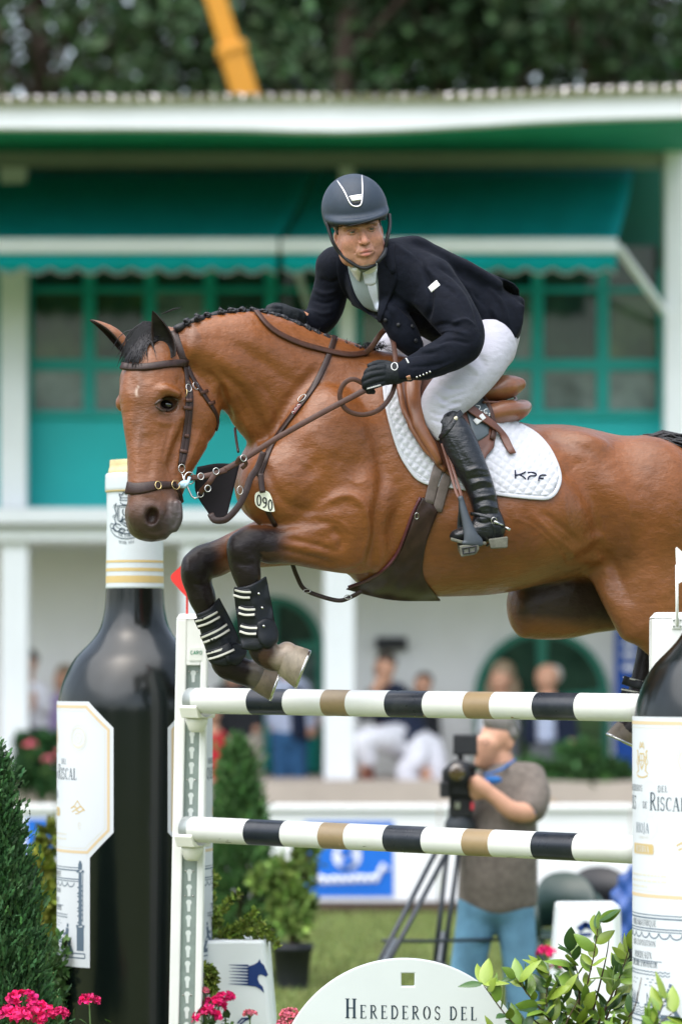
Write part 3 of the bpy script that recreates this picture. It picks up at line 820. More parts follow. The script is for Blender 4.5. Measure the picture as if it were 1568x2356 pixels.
    head = [q(398, 790, 52, 50, -.36), q(378, 832, 76, 58, -.39), q(366, 880, 92, 64, -.42), q(362, 930, 96, 64, -.44), q(356, 980, 80, 54, -.46), q(354, 1040, 68, 46, -.48),
            q(350, 1100, 62, 42, -.50), q(349, 1150, 60, 42, -.52), q(349, 1188, 60, 46, -.53), q(354, 1206, 44, 42, -.53)]
    fld.add(chain(head, HH, .6, .3), .03)
    fld.add(blob(436, 945, -.40, (78, 44, 92), hax()), .03)
    fld.add(chain([q(430, 1010, 52, 36, -.42), q(405, 1075, 40, 32, -.46), q(388, 1130, 34, 30, -.49), q(380, 1180, 30, 28, -.515), q(374, 1212, 24, 25, -.53)], HH, .8), .02)
    fld.add(chain([q(402, 1160, 14, 22, -.545), q(402, 1190, 16, 24, -.545), q(396, 1214, 13, 20, -.54)], HH, .8), .012)   # lips
    fld.add(chain([q(310, 1185, 22, 30, -.50), q(322, 1212, 24, 32, -.52), q(350, 1226, 20, 30, -.535), q(374, 1226, 17, 24, -.53)], HH, .8), .02)   # upper lip
    # far and near brow, cheek bone, nose bone
    fld.add(blob(285, 926, -.39, (19, 22, 22), rot_uv(-14)), .03)
    fld.add(blob(300, 880, -.41, (24, 26, 36), rot_uv(6)), .03)
    fld.add(chain([q(352, 915, 10, 12, -.525), q(378, 898, 12, 14, -.53), q(408, 908, 10, 14, -.51)], HH, .8), .016)
    fld.add(chain([q(412, 958, 8, 14, -.485), q(395, 1000, 7, 14, -.495), q(380, 1040, 5, 12, -.505)], HH, .8), .02)
    fld.add(blob(383, 930, -.51, (25, 20, 20), rot_uv(12)), .012, sub=True)        # eye socket
    # nostril: raised rim then the hole
    fld.add(blob(352, 1186, -.57, (25, 15, 32), rot_uv(-14)), .014)
    fld.add(blob(350, 1188, -.605, (15, 22, 21), rot_uv(-16)), .008, sub=True)
    fld.add(blob(300, 1176, -.53, (12, 16, 20), rot_uv(-10)), .014)
    V, Fc = fld.net(8)
    N = vnormals(V, Fc)
    st_head = [
        ([(418, 1130), (413, 1160), (405, 1195), (388, 1222)], 5, -.006),
        ([(300, 860), (318, 930), (316, 1010)], 12, -.006), ([(330, 850), (340, 880)], 12, -.004),
        ([(420, 850), (436, 842), (452, 838)], 16, -.006),
        ([(365, 950), (385, 957), (408, 945)], 5, -.004), ([(360, 968), (385, 975), (408, 966)], 5, .003),
        ([(395, 985), (380, 1030), (362, 1080)], 8, .001), ([(335, 990), (338, 1050), (340, 1110)], 12, -.004),
        ([(440, 1010), (420, 1060), (405, 1110)], 11, -.003),
        ([(330, 1150), (345, 1148), (368, 1158)], 8, -.004),
        ([(404, 968), (392, 1010), (376, 1070)], 4.5, .0032), ([(412, 1000), (400, 1040), (388, 1090)], 8, -.0045), ([(322, 960), (316, 1040), (314, 1120)], 6, .003), ([(352, 985), (350, 1040), (346, 1100)], 9, -.004),
        ([(462, 985), (440, 1045), (418, 1100)], 7, .003), ([(405, 870), (425, 880), (440, 905)], 10, -.006), ([(350, 900), (368, 890), (390, 886)], 6, .003), ([(380, 1000), (372, 1030), (368, 1060)], 2.5, .0022), ([(372, 1050), (385, 1080), (392, 1110)], 2.5, .002), ([(372, 1200), (384, 1180), (392, 1160)], 4, -.003), ([(325, 1205), (345, 1222), (370, 1224)], 4, -.0025),
        ([(495, 880), (503, 925), (500, 965)], 14, .006), ([(508, 880), (520, 930), (530, 975)], 9, -.016),
        ([(470, 850), (500, 880), (512, 930)], 9, -.007),
    ]
    st_body = [
        # neck muscles
        ([(470, 800), (540, 850), (600, 930), (640, 1000)], 26, .010), ([(500, 850), (560, 905), (600, 985)], 10, -.010),
        ([(560, 770), (620, 800), (690, 850)], 22, .006), ([(520, 780), (600, 830), (680, 890)], 14, -.005),
        ([(620, 1000), (655, 940), (700, 880), (740, 840)], 14, -.010), ([(560, 960), (590, 1020), (610, 1060)], 10, .008),
        ([(540, 900), (572, 970), (590, 1030)], 6, -.005), ([(575, 900), (600, 955), (618, 1010)], 6, -.004), ([(600, 880), (630, 930), (640, 990)], 6, -.004),
        # chest / shoulder
        ([(608, 1060), (625, 1110), (660, 1160), (720, 1180)], 12, -.007), ([(650, 1050), (670, 1100), (700, 1140)], 26, .006),
        ([(700, 1100), (740, 1060), (790, 1060)], 16, -.006), ([(690, 990), (730, 1010), (760, 1080)], 24, .008),
        ([(735, 1165), (790, 1140), (830, 1155), (850, 1220), (835, 1290)], 10, .010),
        ([(870, 1000), (880, 1100), (868, 1180), (855, 1270), (845, 1330)], 16, -.014), ([(820, 960), (840, 1050), (842, 1130)], 26, .010),
        ([(690, 1195), (740, 1185), (790, 1185)], 14, .008), ([(640, 1262), (700, 1278), (770, 1300)], 8, -.008), ([(660, 1240), (720, 1252), (770, 1268)], 7, -.007),
        ([(640, 1230), (700, 1222), (770, 1215)], 12, .006), ([(760, 1215), (785, 1240), (780, 1265)], 10, -.009), ([(840, 1300), (800, 1320), (760, 1330)], 10, -.007),
        # barrel, flank, hip
        ([(1240, 1000), (1290, 1010), (1370, 1045)], 13, -.010), ([(1260, 985), (1330, 995), (1410, 1030)], 14, .007),
        ([(1290, 1050), (1350, 1120), (1385, 1200), (1380, 1265)], 26, -.026), ([(1400, 1080), (1440, 1180), (1440, 1290)], 26, .012),
        ([(1300, 1280), (1350, 1250), (1395, 1235)], 16, .010), ([(1230, 1190), (1280, 1240), (1320, 1270)], 7, .005), ([(1250, 1180), (1300, 1220), (1330, 1250)], 7, -.005),
        ([(1290, 1318), (1340, 1290), (1385, 1290), (1405, 1340)], 12, .012), ([(1385, 1255), (1420, 1330), (1450, 1400)], 16, -.008),
        ([(1040, 1290), (1120, 1310), (1220, 1300)], 24, -.006), ([(1000, 1200), (1100, 1230), (1200, 1220)], 40, .006),
        ([(1290, 1120), (1300, 1180), (1310, 1240)], 10, .005),
        ([(1170, 1170), (1178, 1230), (1175, 1290)], 10, -.003), ([(1210, 1165), (1220, 1230), (1215, 1290)], 10, -.003), ([(1130, 1170), (1135, 1230), (1130, 1290)], 10, -.003),
        # knees, tendons
        ([(545, 1290), (560, 1300), (585, 1296)], 6, -.004), ([(530, 1240), (550, 1222), (585, 1220)], 9, .003), ([(440, 1340), (455, 1346), (480, 1340)], 6, -.004),
        ([(590, 1330), (604, 1400), (614, 1450)], 5, -.004),
        # veins
        ([(800, 1100), (820, 1112), (845, 1105)], 3, .003), ([(1180, 1190), (1230, 1215), (1280, 1262), (1300, 1300)], 3, .0025), ([(730, 1190), (780, 1200), (810, 1228)], 3, .0025),
        ([(690, 1060), (720, 1075), (735, 1110)], 3, .002), ([(1410, 1110), (1440, 1150), (1450, 1220)], 3, .002)]
    V = sculpt(V, N, st_head + st_body)
    N = vnormals(V, Fc)
    # ---- coat colour by place on the animal
    u, v = uv_of(V); y = V[:, 1] - D0
    rng = np.random.default_rng(3)
    jit = sum(np.sin(V @ (rng.normal(size=3) * 55) + rng.uniform(0, 6)) for _ in range(9)) / 9
    u = u + jit * 16; v = v + jit[::-1] * 0 + jit * 6
    coat = np.array([.180, .060, .0155]); black = np.array([.009, .0085, .010]); dark = np.array([.07, .034, .02])
    C = np.tile(coat, (len(V), 1))
    def mixc(m, c): 
        nonlocal C
        m = np.clip(m, 0, 1)[:, None]; C = C * (1 - m) + np.array(c) * m
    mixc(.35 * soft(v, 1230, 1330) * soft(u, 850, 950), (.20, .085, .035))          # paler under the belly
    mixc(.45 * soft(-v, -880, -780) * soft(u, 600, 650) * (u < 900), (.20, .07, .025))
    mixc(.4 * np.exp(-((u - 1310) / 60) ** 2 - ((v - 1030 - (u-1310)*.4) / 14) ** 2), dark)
    far = (y - (u - 1000) / 1568 * .86 > .04)
    legn = (u < 720) & (v > 1190) & (y > -.47)
    near_leg = legn & (y < -.22) & ~((u < 500) & (v < 1190))
    # lower forelegs black, fading up the forearm
    mf = np.where(v > 1335, 1.0, soft(-u, -690, -622)) * legn * (u > 400)
    dfar = np.where(v > 1360, 1.0, soft(-u, -545, -480))
    is_far = (y > -.22)
    headm = (v < 1260) & (y < -.40) & (u < 440)
    mleg = np.where(is_far, dfar, mf) * (v > 1200 + 0 * u) * ((u < 720)) * ~headm
    mleg *= np.where(is_far, soft(v, 1200, 1240), soft(v, 1195, 1225))
    mixc(mleg * .97, black)
    mixc(.55 * soft(-u, -790, -640) * (v > 1270) * (u > 600) * (u < 800) * (y < -.15), dark)
    # white pastern of the near fore
    mw = soft(u, 622, 645) * (v > 1450) * (u < 720) * (y < -.22); mixc(mw * .75, (.36, .29, .22))
    mw = soft(u, 566, 585) * (v > 1480) * (u < 640) * (y >= -.22); mixc(mw * .45, (.20, .17, .14))
    # muzzle grey-black, eye rims, nose stripe
    mz = soft(v, 1110, 1200) * headm; mixc(mz * .85, (.034, .029, .028))
    mixc(.8 * soft(u, 372, 400) * soft(v, 1110, 1160) * headm, (.06, .055, .058))
    mixc(np.exp(-((u - 351) / 34) ** 2 - ((v - 1188) / 44) ** 2) * headm * .85, (.03, .027, .028))
    mixc(np.exp(-(((u - 350) / 17) ** 2 + ((v - 1188) / 22) ** 2) ** 2) * headm * .95, (.006, .005, .006))
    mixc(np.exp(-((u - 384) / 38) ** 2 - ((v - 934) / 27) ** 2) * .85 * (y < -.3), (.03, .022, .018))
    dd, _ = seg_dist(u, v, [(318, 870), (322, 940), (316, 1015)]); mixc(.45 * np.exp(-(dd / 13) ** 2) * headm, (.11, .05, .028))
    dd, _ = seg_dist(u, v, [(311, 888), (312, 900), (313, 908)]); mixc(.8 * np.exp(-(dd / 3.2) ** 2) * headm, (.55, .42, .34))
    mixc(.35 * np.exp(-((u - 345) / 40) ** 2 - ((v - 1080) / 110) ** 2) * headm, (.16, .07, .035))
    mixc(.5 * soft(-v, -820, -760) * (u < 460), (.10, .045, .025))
    # crest, black inner thigh skin with its shade painted in, far hind cannon
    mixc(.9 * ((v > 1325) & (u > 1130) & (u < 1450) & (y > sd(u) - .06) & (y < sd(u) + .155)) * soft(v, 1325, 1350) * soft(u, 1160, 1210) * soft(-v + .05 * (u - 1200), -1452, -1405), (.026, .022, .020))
    mixc(.97 * soft(v, 1440, 1475) * (u > 1380) * (u < 1520) * (y > sd(u) + .04), black)
    # clipped patches and fine mottling
    mixc(.35 * soft(-np.abs(u - 1030), -50, -44) * soft(-np.abs(v - 1232), -48, -40), (.12, .05, .025))
    mixc(0 * u, dark)
    fr = sum(np.sin(V @ (rng.normal(size=3) * s_) + rng.uniform(0, 6)) for s_ in (9, 13, 17, 23, 31) for _ in range(3)) / 15
    C *= (1 + .30 * fr)[:, None]
    return V, Fc, C

M_COAT = mat('bay coat', attr=True, rough=.33, spec=.40, var=.15, vscale=85, stretch=(.30, .6, 1), bump=.0013, bscale=190, rvar=.12, bump2=.007, b2scale=20, b2stretch=(.8, 1, 1))
_ct = M_COAT.node_tree; _cb = _ct.nodes['Principled BSDF']
_ca = [n for n in _ct.nodes if n.type == 'ATTRIBUTE'][0]; _cm = _ct.nodes.new('ShaderNodeMapRange')      # black points shine less than the bay coat
_cm.inputs[1].default_value = .012; _cm.inputs[2].default_value = .07; _cm.inputs[3].default_value = .20; _cm.inputs[4].default_value = .42
_ct.links.new(_ca.outputs['Fac'], _cm.inputs[0]); _ct.links.new(_cm.outputs[0], _cb.inputs['Specular IOR Level'])
M_HAIR = mat('black hair', (.008, .0075, .010), .45, .4, var=.5, vscale=60, bump=.0015, bscale=180, stretch=(1, 1, .4))
M_EYE = mat('horse eye', (.006, .004, .004), .04, .6, coat=1.0)
M_HOOF = mat('hoof horn', (.135, .105, .075), .5, .4, var=.45, vscale=22, stretch=(1, 1, .5), bump=.002, bscale=60, dirt_refl=.7, dirt_refl_col=(.07, .06, .045))

horse = empty('horse', P(1000, 1500, 0), 'bay horse in mid jump over the striped poles with plaited black mane and folded forelegs', 'horse')
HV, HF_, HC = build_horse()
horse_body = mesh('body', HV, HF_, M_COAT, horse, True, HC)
SF = Surf([horse_body])

# eyes
def eye_at(u, v, off, r):
    h = SF.at(u, v)
    d = (h[0].y - D0) if h else -.5
    return P(u, v, d + off)
mb = MB(); mb.ball(eye_at(384, 931, .012, 0), (.032, .026, .0195), 20, Matrix.Rotation(R(14), 3, 'Y')); mb.build('eye', M_EYE, horse, True)
mb = MB()
for off, ro, pts in ((0, .0048, [(356, 930), (368, 921), (384, 916), (400, 916), (410, 922)]), (0, .0036, [(358, 934), (370, 943), (386, 945), (402, 937), (410, 924)])):
    q = catmull(pts, 16); c = eye_at(384, 931, .012, 0)
    ps = []
    for i, (u_, v_) in enumerate(q):
        h = SF.at(u_, v_)
        dd = min((h[0].y - D0) if h else -.5, c.y - D0 - .012)
        ps.append(P(u_, v_, dd - .001))
    mb.tube(ps, [ro * (.6 + .8 * math.sin(math.pi * i / 15)) for i in range(16)], 8)
mb.build('eyelid', mat('eyelid skin', (.045, .024, .015), .45), horse, True)

# ears: cupped leaf, outer coat and dark inner sheet
def ear(base, tip, dbase, dtip, wid, open_dir, parent, name='ear', curl=140, dark_in=True):
    B, T = P(*base, dbase), P(*tip, dtip); ax = (T - B); L_ = ax.length; ax.normalize()
    od = Vector(open_dir); od = (od - ax * od.dot(ax)).normalized(); sx = ax.cross(od)
    n, m = 22, 17; vs = []; fs = []; cs = []
    for sheet in (0, 1):
        for i in range(n):
            t = i / (n - 1)
            wdt = wid * (math.sin(math.pi * min(1, (t * .86 + .14)) ** .8) ** .8) * (1 - .12 * t) + .0015
            bend = ax * (t * L_) + od * (-.06 * L_ * math.sin(t * math.pi) + .05 * L_ * t * t)
            for j in range(m):
                a = (j / (m - 1) * 2 - 1) * R(curl - 45 * t)
                r_ = wdt * (1 if sheet == 0 else .9)
                p = B + bend + sx * math.sin(a) * r_ - od * math.cos(a) * r_ * .8 + od * (.004 if sheet else 0)
                vs.append(p)
                e = max(0, 1 - (1 - abs(j / (m - 1) * 2 - 1)) * 7) + max(0, (t - .82) * 5.5)
                c0 = np.array([.21, .08, .03]); k0 = np.array([.014, .012, .012])
                c = c0 * (1 - min(1, e)) + k0 * min(1, e)
                if sheet: c = k0 * (.5 if t < .8 else 1) + np.array([.02, .012, .008]) * (1 if abs(j / (m-1) * 2 - 1) > .7 else 0)
                cs.append(c)
        o = sheet * n * m
        for i in range(n - 1):
            for j in range(m - 1):
                q = (o+i*m+j, o+i*m+j+1, o+(i+1)*m+j+1, o+(i+1)*m+j); fs.append(q if sheet == 0 else q[::-1])
    K = n * m
    for i in range(n - 1):
        for j in (0, m - 1):
            fs.append((i*m+j, (i+1)*m+j, K+(i+1)*m+j, K+i*m+j))
    return mesh(name, [tuple(p) for p in vs], fs, M_COAT, parent, True, np.array(cs))
ear((386, 824), (352, 715), -.50, -.50, .042, (-.15, -1, 0), horse, curl=104)
ear((294, 806), (211, 731), -.37, -.40, .031, (-.45, -.35, -.85), horse)

# hooves
M_HOOFP = mat('pale hoof horn', (.24, .20, .15), .5, .4, var=.45, vscale=22, stretch=(1, 1, .5), bump=.002, bscale=60, dirt_refl=.7, dirt_refl_col=(.10, .08, .06))
def hoof(c0, c1, r0, r1, d, parent, m=None):
    a, b = P(*c0, d), P(*c1, d); ax = (b - a).normalized()
    L = Vector(HL); L = (L - ax * L.dot(ax)).normalized(); y = ax.cross(L)
    mb = MB(); vs = []; n = 20
    prof = [(.0, .92), (.06, 1.0), (.5, 1.0), (.93, 1.0), (1.0, .96), (1.0, .7), (.94, .62), (.9, .0)]
    prev = 0
    for t, s_ in prof:
        r_ = (r0 + (r1 - r0) * t) * S * s_
        for k in range(n):
            an = 2 * math.pi * k / n
            skew = y * (.012 * t)
            vs.append(a + ax * ((b - a).length * t) + skew + (L * math.cos(an) * .92 + y * math.sin(an)) * r_)
    fs = [(i*n+k, i*n+(k+1) % n, (i+1)*n+(k+1) % n, (i+1)*n+k) for i in range(len(prof)-1) for k in range(n)]
    fs.append(tuple(range(n)))
    mb.add(vs, fs); o = mb.build('hoof', m or M_HOOF, parent, True)
    # shoe
    mb = MB(); cc = b; 
    pts = [cc + (L * math.cos(R(q)) * .92 + y * math.sin(R(q))) * r1 * S * .93 + y * .012 for q in range(-150, 151, 15)]
    mb.tube(pts, .0055, 8); mb.ball(cc + y * (r1 * S * .9 + .012), .006, 8)
    mb.build('shoe', M_STEEL, o, True)
hoof((650, 1514), (699, 1533), 37, 47, sd(665)-.155, horse, M_HOOFP)
hoof((584, 1552), (636, 1571), 33, 37, sd(600)+.13, horse)
hoof((1448, 1672), (1432, 1706), 32, 38, sd(1448)+.16, horse)

# plaited mane: a low dark crest and a row of sewn knots
rnd = random.Random(5)
crest = catmull([(402, 752), (460, 728), (520, 715), (585, 713), (640, 724), (700, 748), (760, 776), (820, 797), (860, 806)], 60)
def crest_pt(u, v, up):
    d = sd(u) - .02 - (.09 if u < 470 else .07 * max(0, (640 - u) / 170) if u < 640 else 0)
    return P(u, v - up, d)
mb = MB(); mb.tube([crest_pt(u, v, -6) for u, v in crest], [(8 + 1.5 * math.sin(i * 1.1)) * S * (1.4 if i > 50 else 1) for i in range(60)], 10)
mb.build('mane_crest', M_HAIR, horse, True)
def knot(p, r):
    mb = MB()
    for k in range(3):
        a = k * 2.1 + rnd.random()
        ring(mb, p + Vector((math.cos(a), -.6, math.sin(a))) * r * .25, (math.sin(a * 2), -.6, math.cos(a)), r * .6, r * .42, 12, 8)
    for k in range(5):
        a = rnd.uniform(0, 6.3); mb.tube([p, p + Vector((math.cos(a), -.5, math.sin(a))) * r * rnd.uniform(1.1, 1.7)], [.0012, .0006], 4)
    mb.build('plait_knot', M_HAIR, horse, True)
for i, s_ in enumerate(np.linspace(.08, .93, 17)):
    u, v = crest[int(s_ * 59)]
    r = (.0130 + .003 * s_) * rnd.uniform(.9, 1.15)
    p = crest_pt(u, v, -2 if s_ < .5 else -6); p.y -= .018 + .012 * s_
    knot(p, r)
# wisps at the withers and poll
mb = MB()
for k in range(46):
    u = rnd.uniform(830, 880); p = crest_pt(u, 804, 0)
    mb.tube([p, p + Vector((rnd.uniform(-.02, .03), rnd.uniform(-.05, 0), rnd.uniform(.006, .026))), p + Vector((rnd.uniform(0, .06), rnd.uniform(-.09, -.02), rnd.uniform(-.02, .03)))], [.0016, .0013, .0005], 4)
mb.build('loose_hair', M_HAIR, horse, True); mb = MB()
for k in range(7):
    mb.tube([P(372, 722, -.37), P(392 + k, 716 - k, -.36), P(404 + 3*k, 708 - rnd.uniform(-4, 6), -.35)], [.0012, .0009, .0004], 4)
mb.build('poll_wisp', M_HAIR, horse, True)
# forelock: many strands from the poll over the forehead
mb = MB()
for k in range(330):
    s_ = rnd.random(); a0 = rnd.gauss(0, 1)
    u0 = 352 + rnd.uniform(-24, 14); v0 = 768 + rnd.uniform(-30, 20)
    u2 = 300 + rnd.gauss(0, 15) + 14 * a0 * .3; v2 = rnd.choice([812, 822, 834, 842]) + rnd.uniform(-8, 8)
    u1 = (u0 + u2) / 2 + rnd.uniform(-16, 6); v1 = (v0 + v2) / 2 - rnd.uniform(6, 26)
    ps = []
    for q_ in catmull([(u0, v0), (u1, v1), (u2, v2)], 7):
        h = SF.at(q_[0], q_[1], .006 + .010 * rnd.random()); ps.append(h[0] if h else P(q_[0], q_[1], -.45))
    ps = [Vector(x) for x in np.array([tuple(p) for p in ps])]
    for i in range(1, 6): ps[i] = (ps[i-1] + ps[i] * 2 + ps[i+1]) / 4
    mb.tube(ps, [.0016, .0019, .0019, .0017, .0014, .0010, .0005], 4)
mb.build('forelock', M_HAIR, horse, True)
# tail
mb = MB()
for k in range(420):
    j = lambda s_: rnd.gauss(0, s_)
    a = rnd.random()
    p0 = P(1480 + 44 * a + j(3), 1006 + 14 * a + j(3), sd(1500) - .02 + j(.015))
    p1 = P(1540 + 10 * a + j(9), 1001 + 58 * a + j(5), sd(1550) - .05 - .05 * a + j(.02))
    p2 = P(1630 + j(14), 1040 + 110 * a + j(12), sd(1640) - .06 + j(.04))
    p3 = P(1730 + j(26), 1230 + 60 * a + j(26), sd(1740) + j(.06))
    q = catmull([p0, p1, p2, p3], 9)
    mb.tube(q.tolist(), [.002, .0045, .005, .005, .005, .0045, .004, .003, .001], 5)
mb.build('tail', M_HAIR, horse, True)
# ================================================================== cloth and leather laid on the horse
def coons(top, bottom, left, right, nu, nv):
    T, B = catmull(top, nu), catmull(bottom, nu); L_, R_ = catmull(left, nv), catmull(right, nv)
    s = np.linspace(0, 1, nu)[:, None, None]; t = np.linspace(0, 1, nv)[None, :, None]
    G = (1-t)*T[:, None] + t*B[:, None] + (1-s)*L_[None] + s*R_[None] - ((1-s)*(1-t)*T[0] + s*(1-t)*T[-1] + (1-s)*t*B[0] + s*t*B[-1])
    return G
def patch(name, surf, G, off, thick, mat_, parent, relief=None, smooth_it=4, dflt=None, flat=0.0):
    """sheet over the surface on a grid of picture positions, with a rim that gives it thickness"""
    nu, nv = G.shape[:2]
    pts = np.full((nu, nv, 3), np.nan); nor = np.zeros((nu, nv, 3))
    for i in range(nu):
        for j in range(nv):
            h = surf.at(G[i, j, 0], G[i, j, 1], 0)
            if h: pts[i, j] = h[0]; nor[i, j] = h[1]
    ok = ~np.isnan(pts[..., 0])
    ids = np.argwhere(ok)
    for i, j in np.argwhere(~ok):
        k = ids[np.argmin(((ids - [i, j]) ** 2).sum(1))]
        pts[i, j] = P(G[i, j, 0], G[i, j, 1], pts[k[0], k[1], 1] - D0); nor[i, j] = nor[k[0], k[1]]
    for _ in range(smooth_it):
        for A in (pts, nor):
            B = A.copy()
            B[1:-1] += .5 * (A[:-2] + A[2:] - 2 * A[1:-1]) * .5
            B[:, 1:-1] += .5 * (A[:, :-2] + A[:, 2:] - 2 * A[:, 1:-1]) * .5
            A[...] = B
    nor /= np.linalg.norm(nor, axis=2, keepdims=True)
    rel = np.zeros((nu, nv)) if relief is None else relief(G[..., 0], G[..., 1])
    e = np.minimum.outer(np.minimum(np.arange(nu), np.arange(nu)[::-1]), np.minimum(np.arange(nv), np.arange(nv)[::-1]))
    edge = np.clip(e / 2.0, 0, 1)
    th = np.asarray(thick) * (1 if np.isscalar(thick) else 1)
    top = pts + nor * (off + th * (.55 + .45 * edge) + rel * edge)[..., None]
    bot = pts + nor * (off - .001)
    V = np.vstack([top.reshape(-1, 3), bot.reshape(-1, 3)]); K = nu * nv
    fs = [(i*nv+j, (i+1)*nv+j, (i+1)*nv+j+1, i*nv+j+1) for i in range(nu-1) for j in range(nv-1)]
    bd = [(i, 0) for i in range(nu)] + [(nu-1, j) for j in range(1, nv)] + [(i, nv-1) for i in range(nu-2, -1, -1)] + [(0, j) for j in range(nv-2, 0, -1)]
    bd = [i*nv+j for i, j in bd]
    for a in range(len(bd)):
        p, q = bd[a], bd[(a+1) % len(bd)]; fs.append((p, q, q+K, p+K))
    fs += [(K+i*nv+j, K+i*nv+j+1, K+(i+1)*nv+j+1, K+(i+1)*nv+j) for i in range(nu-1) for j in range(nv-1)]
    o = mesh(name, V, fs, mat_, parent, True)
    bm = bmesh.new(); bm.from_mesh(o.data); bmesh.ops.recalc_face_normals(bm, faces=bm.faces); bm.to_mesh(o.data); bm.free()
    return o

M_PAD = mat('white quilted cotton', (.52, .53, .57), .85, .2, var=.04, vscale=30, bump=.0008, bscale=700, sheen=.3)
M_TAN = mat('tan saddle leather', (.20, .075, .032), .34, .5, var=.25, vscale=18, bump=.0005, bscale=260, rvar=.1, coat=.15)
M_TAN2 = mat('chestnut saddle leather', (.12, .042, .022), .38, .5, var=.25, vscale=18, bump=.0005, bscale=260, rvar=.1)
M_GREYP = mat('grey saddle panel', (.075, .095, .105), .35, .5, var=.15, vscale=30)
M_PRINT = mat('white print', (.75, .75, .75), .6, .3)
M_NAVYPRINT = mat('navy embroidery', (.012, .014, .04), .7, .2)
M_BILLET = mat('grey brown webbing', (.13, .105, .095), .6, .3, var=.25, vscale=50, bump=.0008, bscale=400)

# ---- saddle pad
pad = empty('saddle_pad', P(1080, 1140, -.1), 'white quilted saddle pad with dark monogram under the brown saddle', 'saddle pad')
def quilt(u, v):
    a = (u * .82 + v * .57) / 16.5; b = (u * .57 - v * .82) / 16.5
    q = np.minimum(np.abs((a % 1) - .5), np.abs((b % 1) - .5)) * 2     # 0 in the middle, grows to the seams
    qa = 1 - np.abs((a % 1) - .5) * 2; qb = 1 - np.abs((b % 1) - .5) * 2
    return .0080 * np.minimum(1, np.minimum(np.sqrt(qa), np.sqrt(qb)) * 1.0) - .001
padG = coons([(882, 880), (940, 838), (1060, 925), (1192, 977)], [(972, 1108), (1045, 1120), (1150, 1137), (1262, 1146)],
             [(882, 880), (890, 940), (913, 1025), (938, 1074), (972, 1108)], [(1192, 979), (1232, 1003), (1264, 1042), (1284, 1095), (1262, 1146)], 150, 96)
patch('quilted_cloth', SF, padG, .003, .006, M_PAD, pad, quilt)
bd = [(882, 880), (890, 940), (913, 1025), (938, 1074), (972, 1108), (1045, 1121), (1150, 1138), (1236, 1147), (1262, 1145), (1278, 1128), (1284, 1095), (1264, 1042), (1232, 1003), (1192, 979)]
strap('binding', SF, bd, 9, M_PAD, pad, .006, .006, 130)
SFP = Surf([horse_body] + [c for c in pad.children])
kpf = [[(1184, 1083), (1185, 1101)], [(1208, 1086), (1196, 1092), (1186, 1093)], [(1194, 1093), (1202, 1097), (1209, 1103)],
       [(1213, 1104), (1213, 1098), (1219, 1094), (1231, 1096), (1235, 1092), (1231, 1088), (1213, 1087)],
       [(1238, 1107), (1238, 1100), (1244, 1093), (1256, 1094)], [(1240, 1101), (1250, 1101)]]
mbk = MB()
for stk in kpf:
    pts, nor = laid(SFP, stk, .002, 14); mbk.tube(pts, .0028, 6)
mbk.build('monogram', M_NAVYPRINT, pad, True)

# ---- girth
girth = empty('girth', P(960, 1300, -.2), 'dark brown leather belly girth with two grey billet straps', 'girth')
gG = coons([(970, 1144), (985, 1150), (1008, 1174)], [(798, 1352), (900, 1376), (1012, 1378)],
           [(970, 1144), (953, 1178), (937, 1222), (919, 1266), (890, 1302), (850, 1332), (798, 1352)], [(1008, 1174), (1000, 1192), (982, 1240), (972, 1290), (974, 1325), (990, 1352), (1012, 1378)], 24, 60)
patch('girth_strap', SF, gG, .004, .008, M_LEATHER, girth, lambda u, v: .0015 * np.sin((u + v) / 9))
strap('edge_trim', SF, [(966, 1144), (949, 1178), (933, 1222), (915, 1266), (886, 1302), (846, 1332), (800, 1350)], 6, mat('wine red trim', (.07, .012, .018), .5), girth, .005, .008)
for pl in ([(1010, 1070), (997, 1108), (985, 1158)], [(1034, 1080), (1020, 1118), (1004, 1176)]):
    strap('billet', SFP, pl, 23, M_BILLET, girth, .006, .004)
mb = MB()
h = SF.at(957, 1186, .014); ring(mb, h[0], h[1], .008, .0018, 14, 5, 1.6); mb.build('buckle', M_STEEL, girth, True)

# ---- saddle
saddle = empty('saddle', P(1050, 1000, -.05), 'brown leather jumping saddle with grey panel on the white quilted pad', 'saddle')
f = Field(P(890, 1000, -.34).to_tuple(), P(1230, 780, .36).to_tuple(), .005)
f = Field((P(885, 0, -.4).x, D0 - .36, P(0, 1010, -.3).z), (P(1225, 0, .3).x, D0 + .36, P(0, 800, .3).z), .006)
f.add(chain([(940, 850, .0, 26, 60), (990, 885, .02, 24, 80), (1050, 908, .03, 22, 95), (1105, 905, .035, 24, 100), (1145, 896, .04, 27, 96), (1168, 892, .04, 24, 84)], HL, .8, .2), .01)
f.add(chain([(1092, 908, -.06, 16, 30), (1120, 897, -.07, 22, 34), (1150, 892, -.05, 26, 40), (1172, 888, -.0, 21, 44)], HL, .9, .2), .03)
V, Fc = f.net(6)
mesh('seat', V, Fc, M_TAN, saddle)
f = Field((P(1040, 0, -.4).x, D0 - .3, P(0, 1010, -.3).z), (P(1225, 0, .3).x, D0 + .36, P(0, 880, .3).z), .005)
f.add(chain([(1100, 960, -.15, 26, 34), (1150, 950, -.09, 28, 44), (1172, 950, .0, 25, 50), (1176, 950, .09, 24, 50)], (.3, -.9, .1), .9), .012)
V, Fc = f.net(6); mesh('rear_panel', V, Fc, M_TAN, saddle)
mb = MB(); pts = [P(u, v, d) for u, v, d in ((1110, 925, -.17), (1150, 926, -.13), (1180, 922, -.05), (1186, 918, .03), (1184, 915, .1))]
mb.tube(catmull(pts, 24).tolist(), .006, 8); mb.build('welt', M_TAN2, saddle, True)
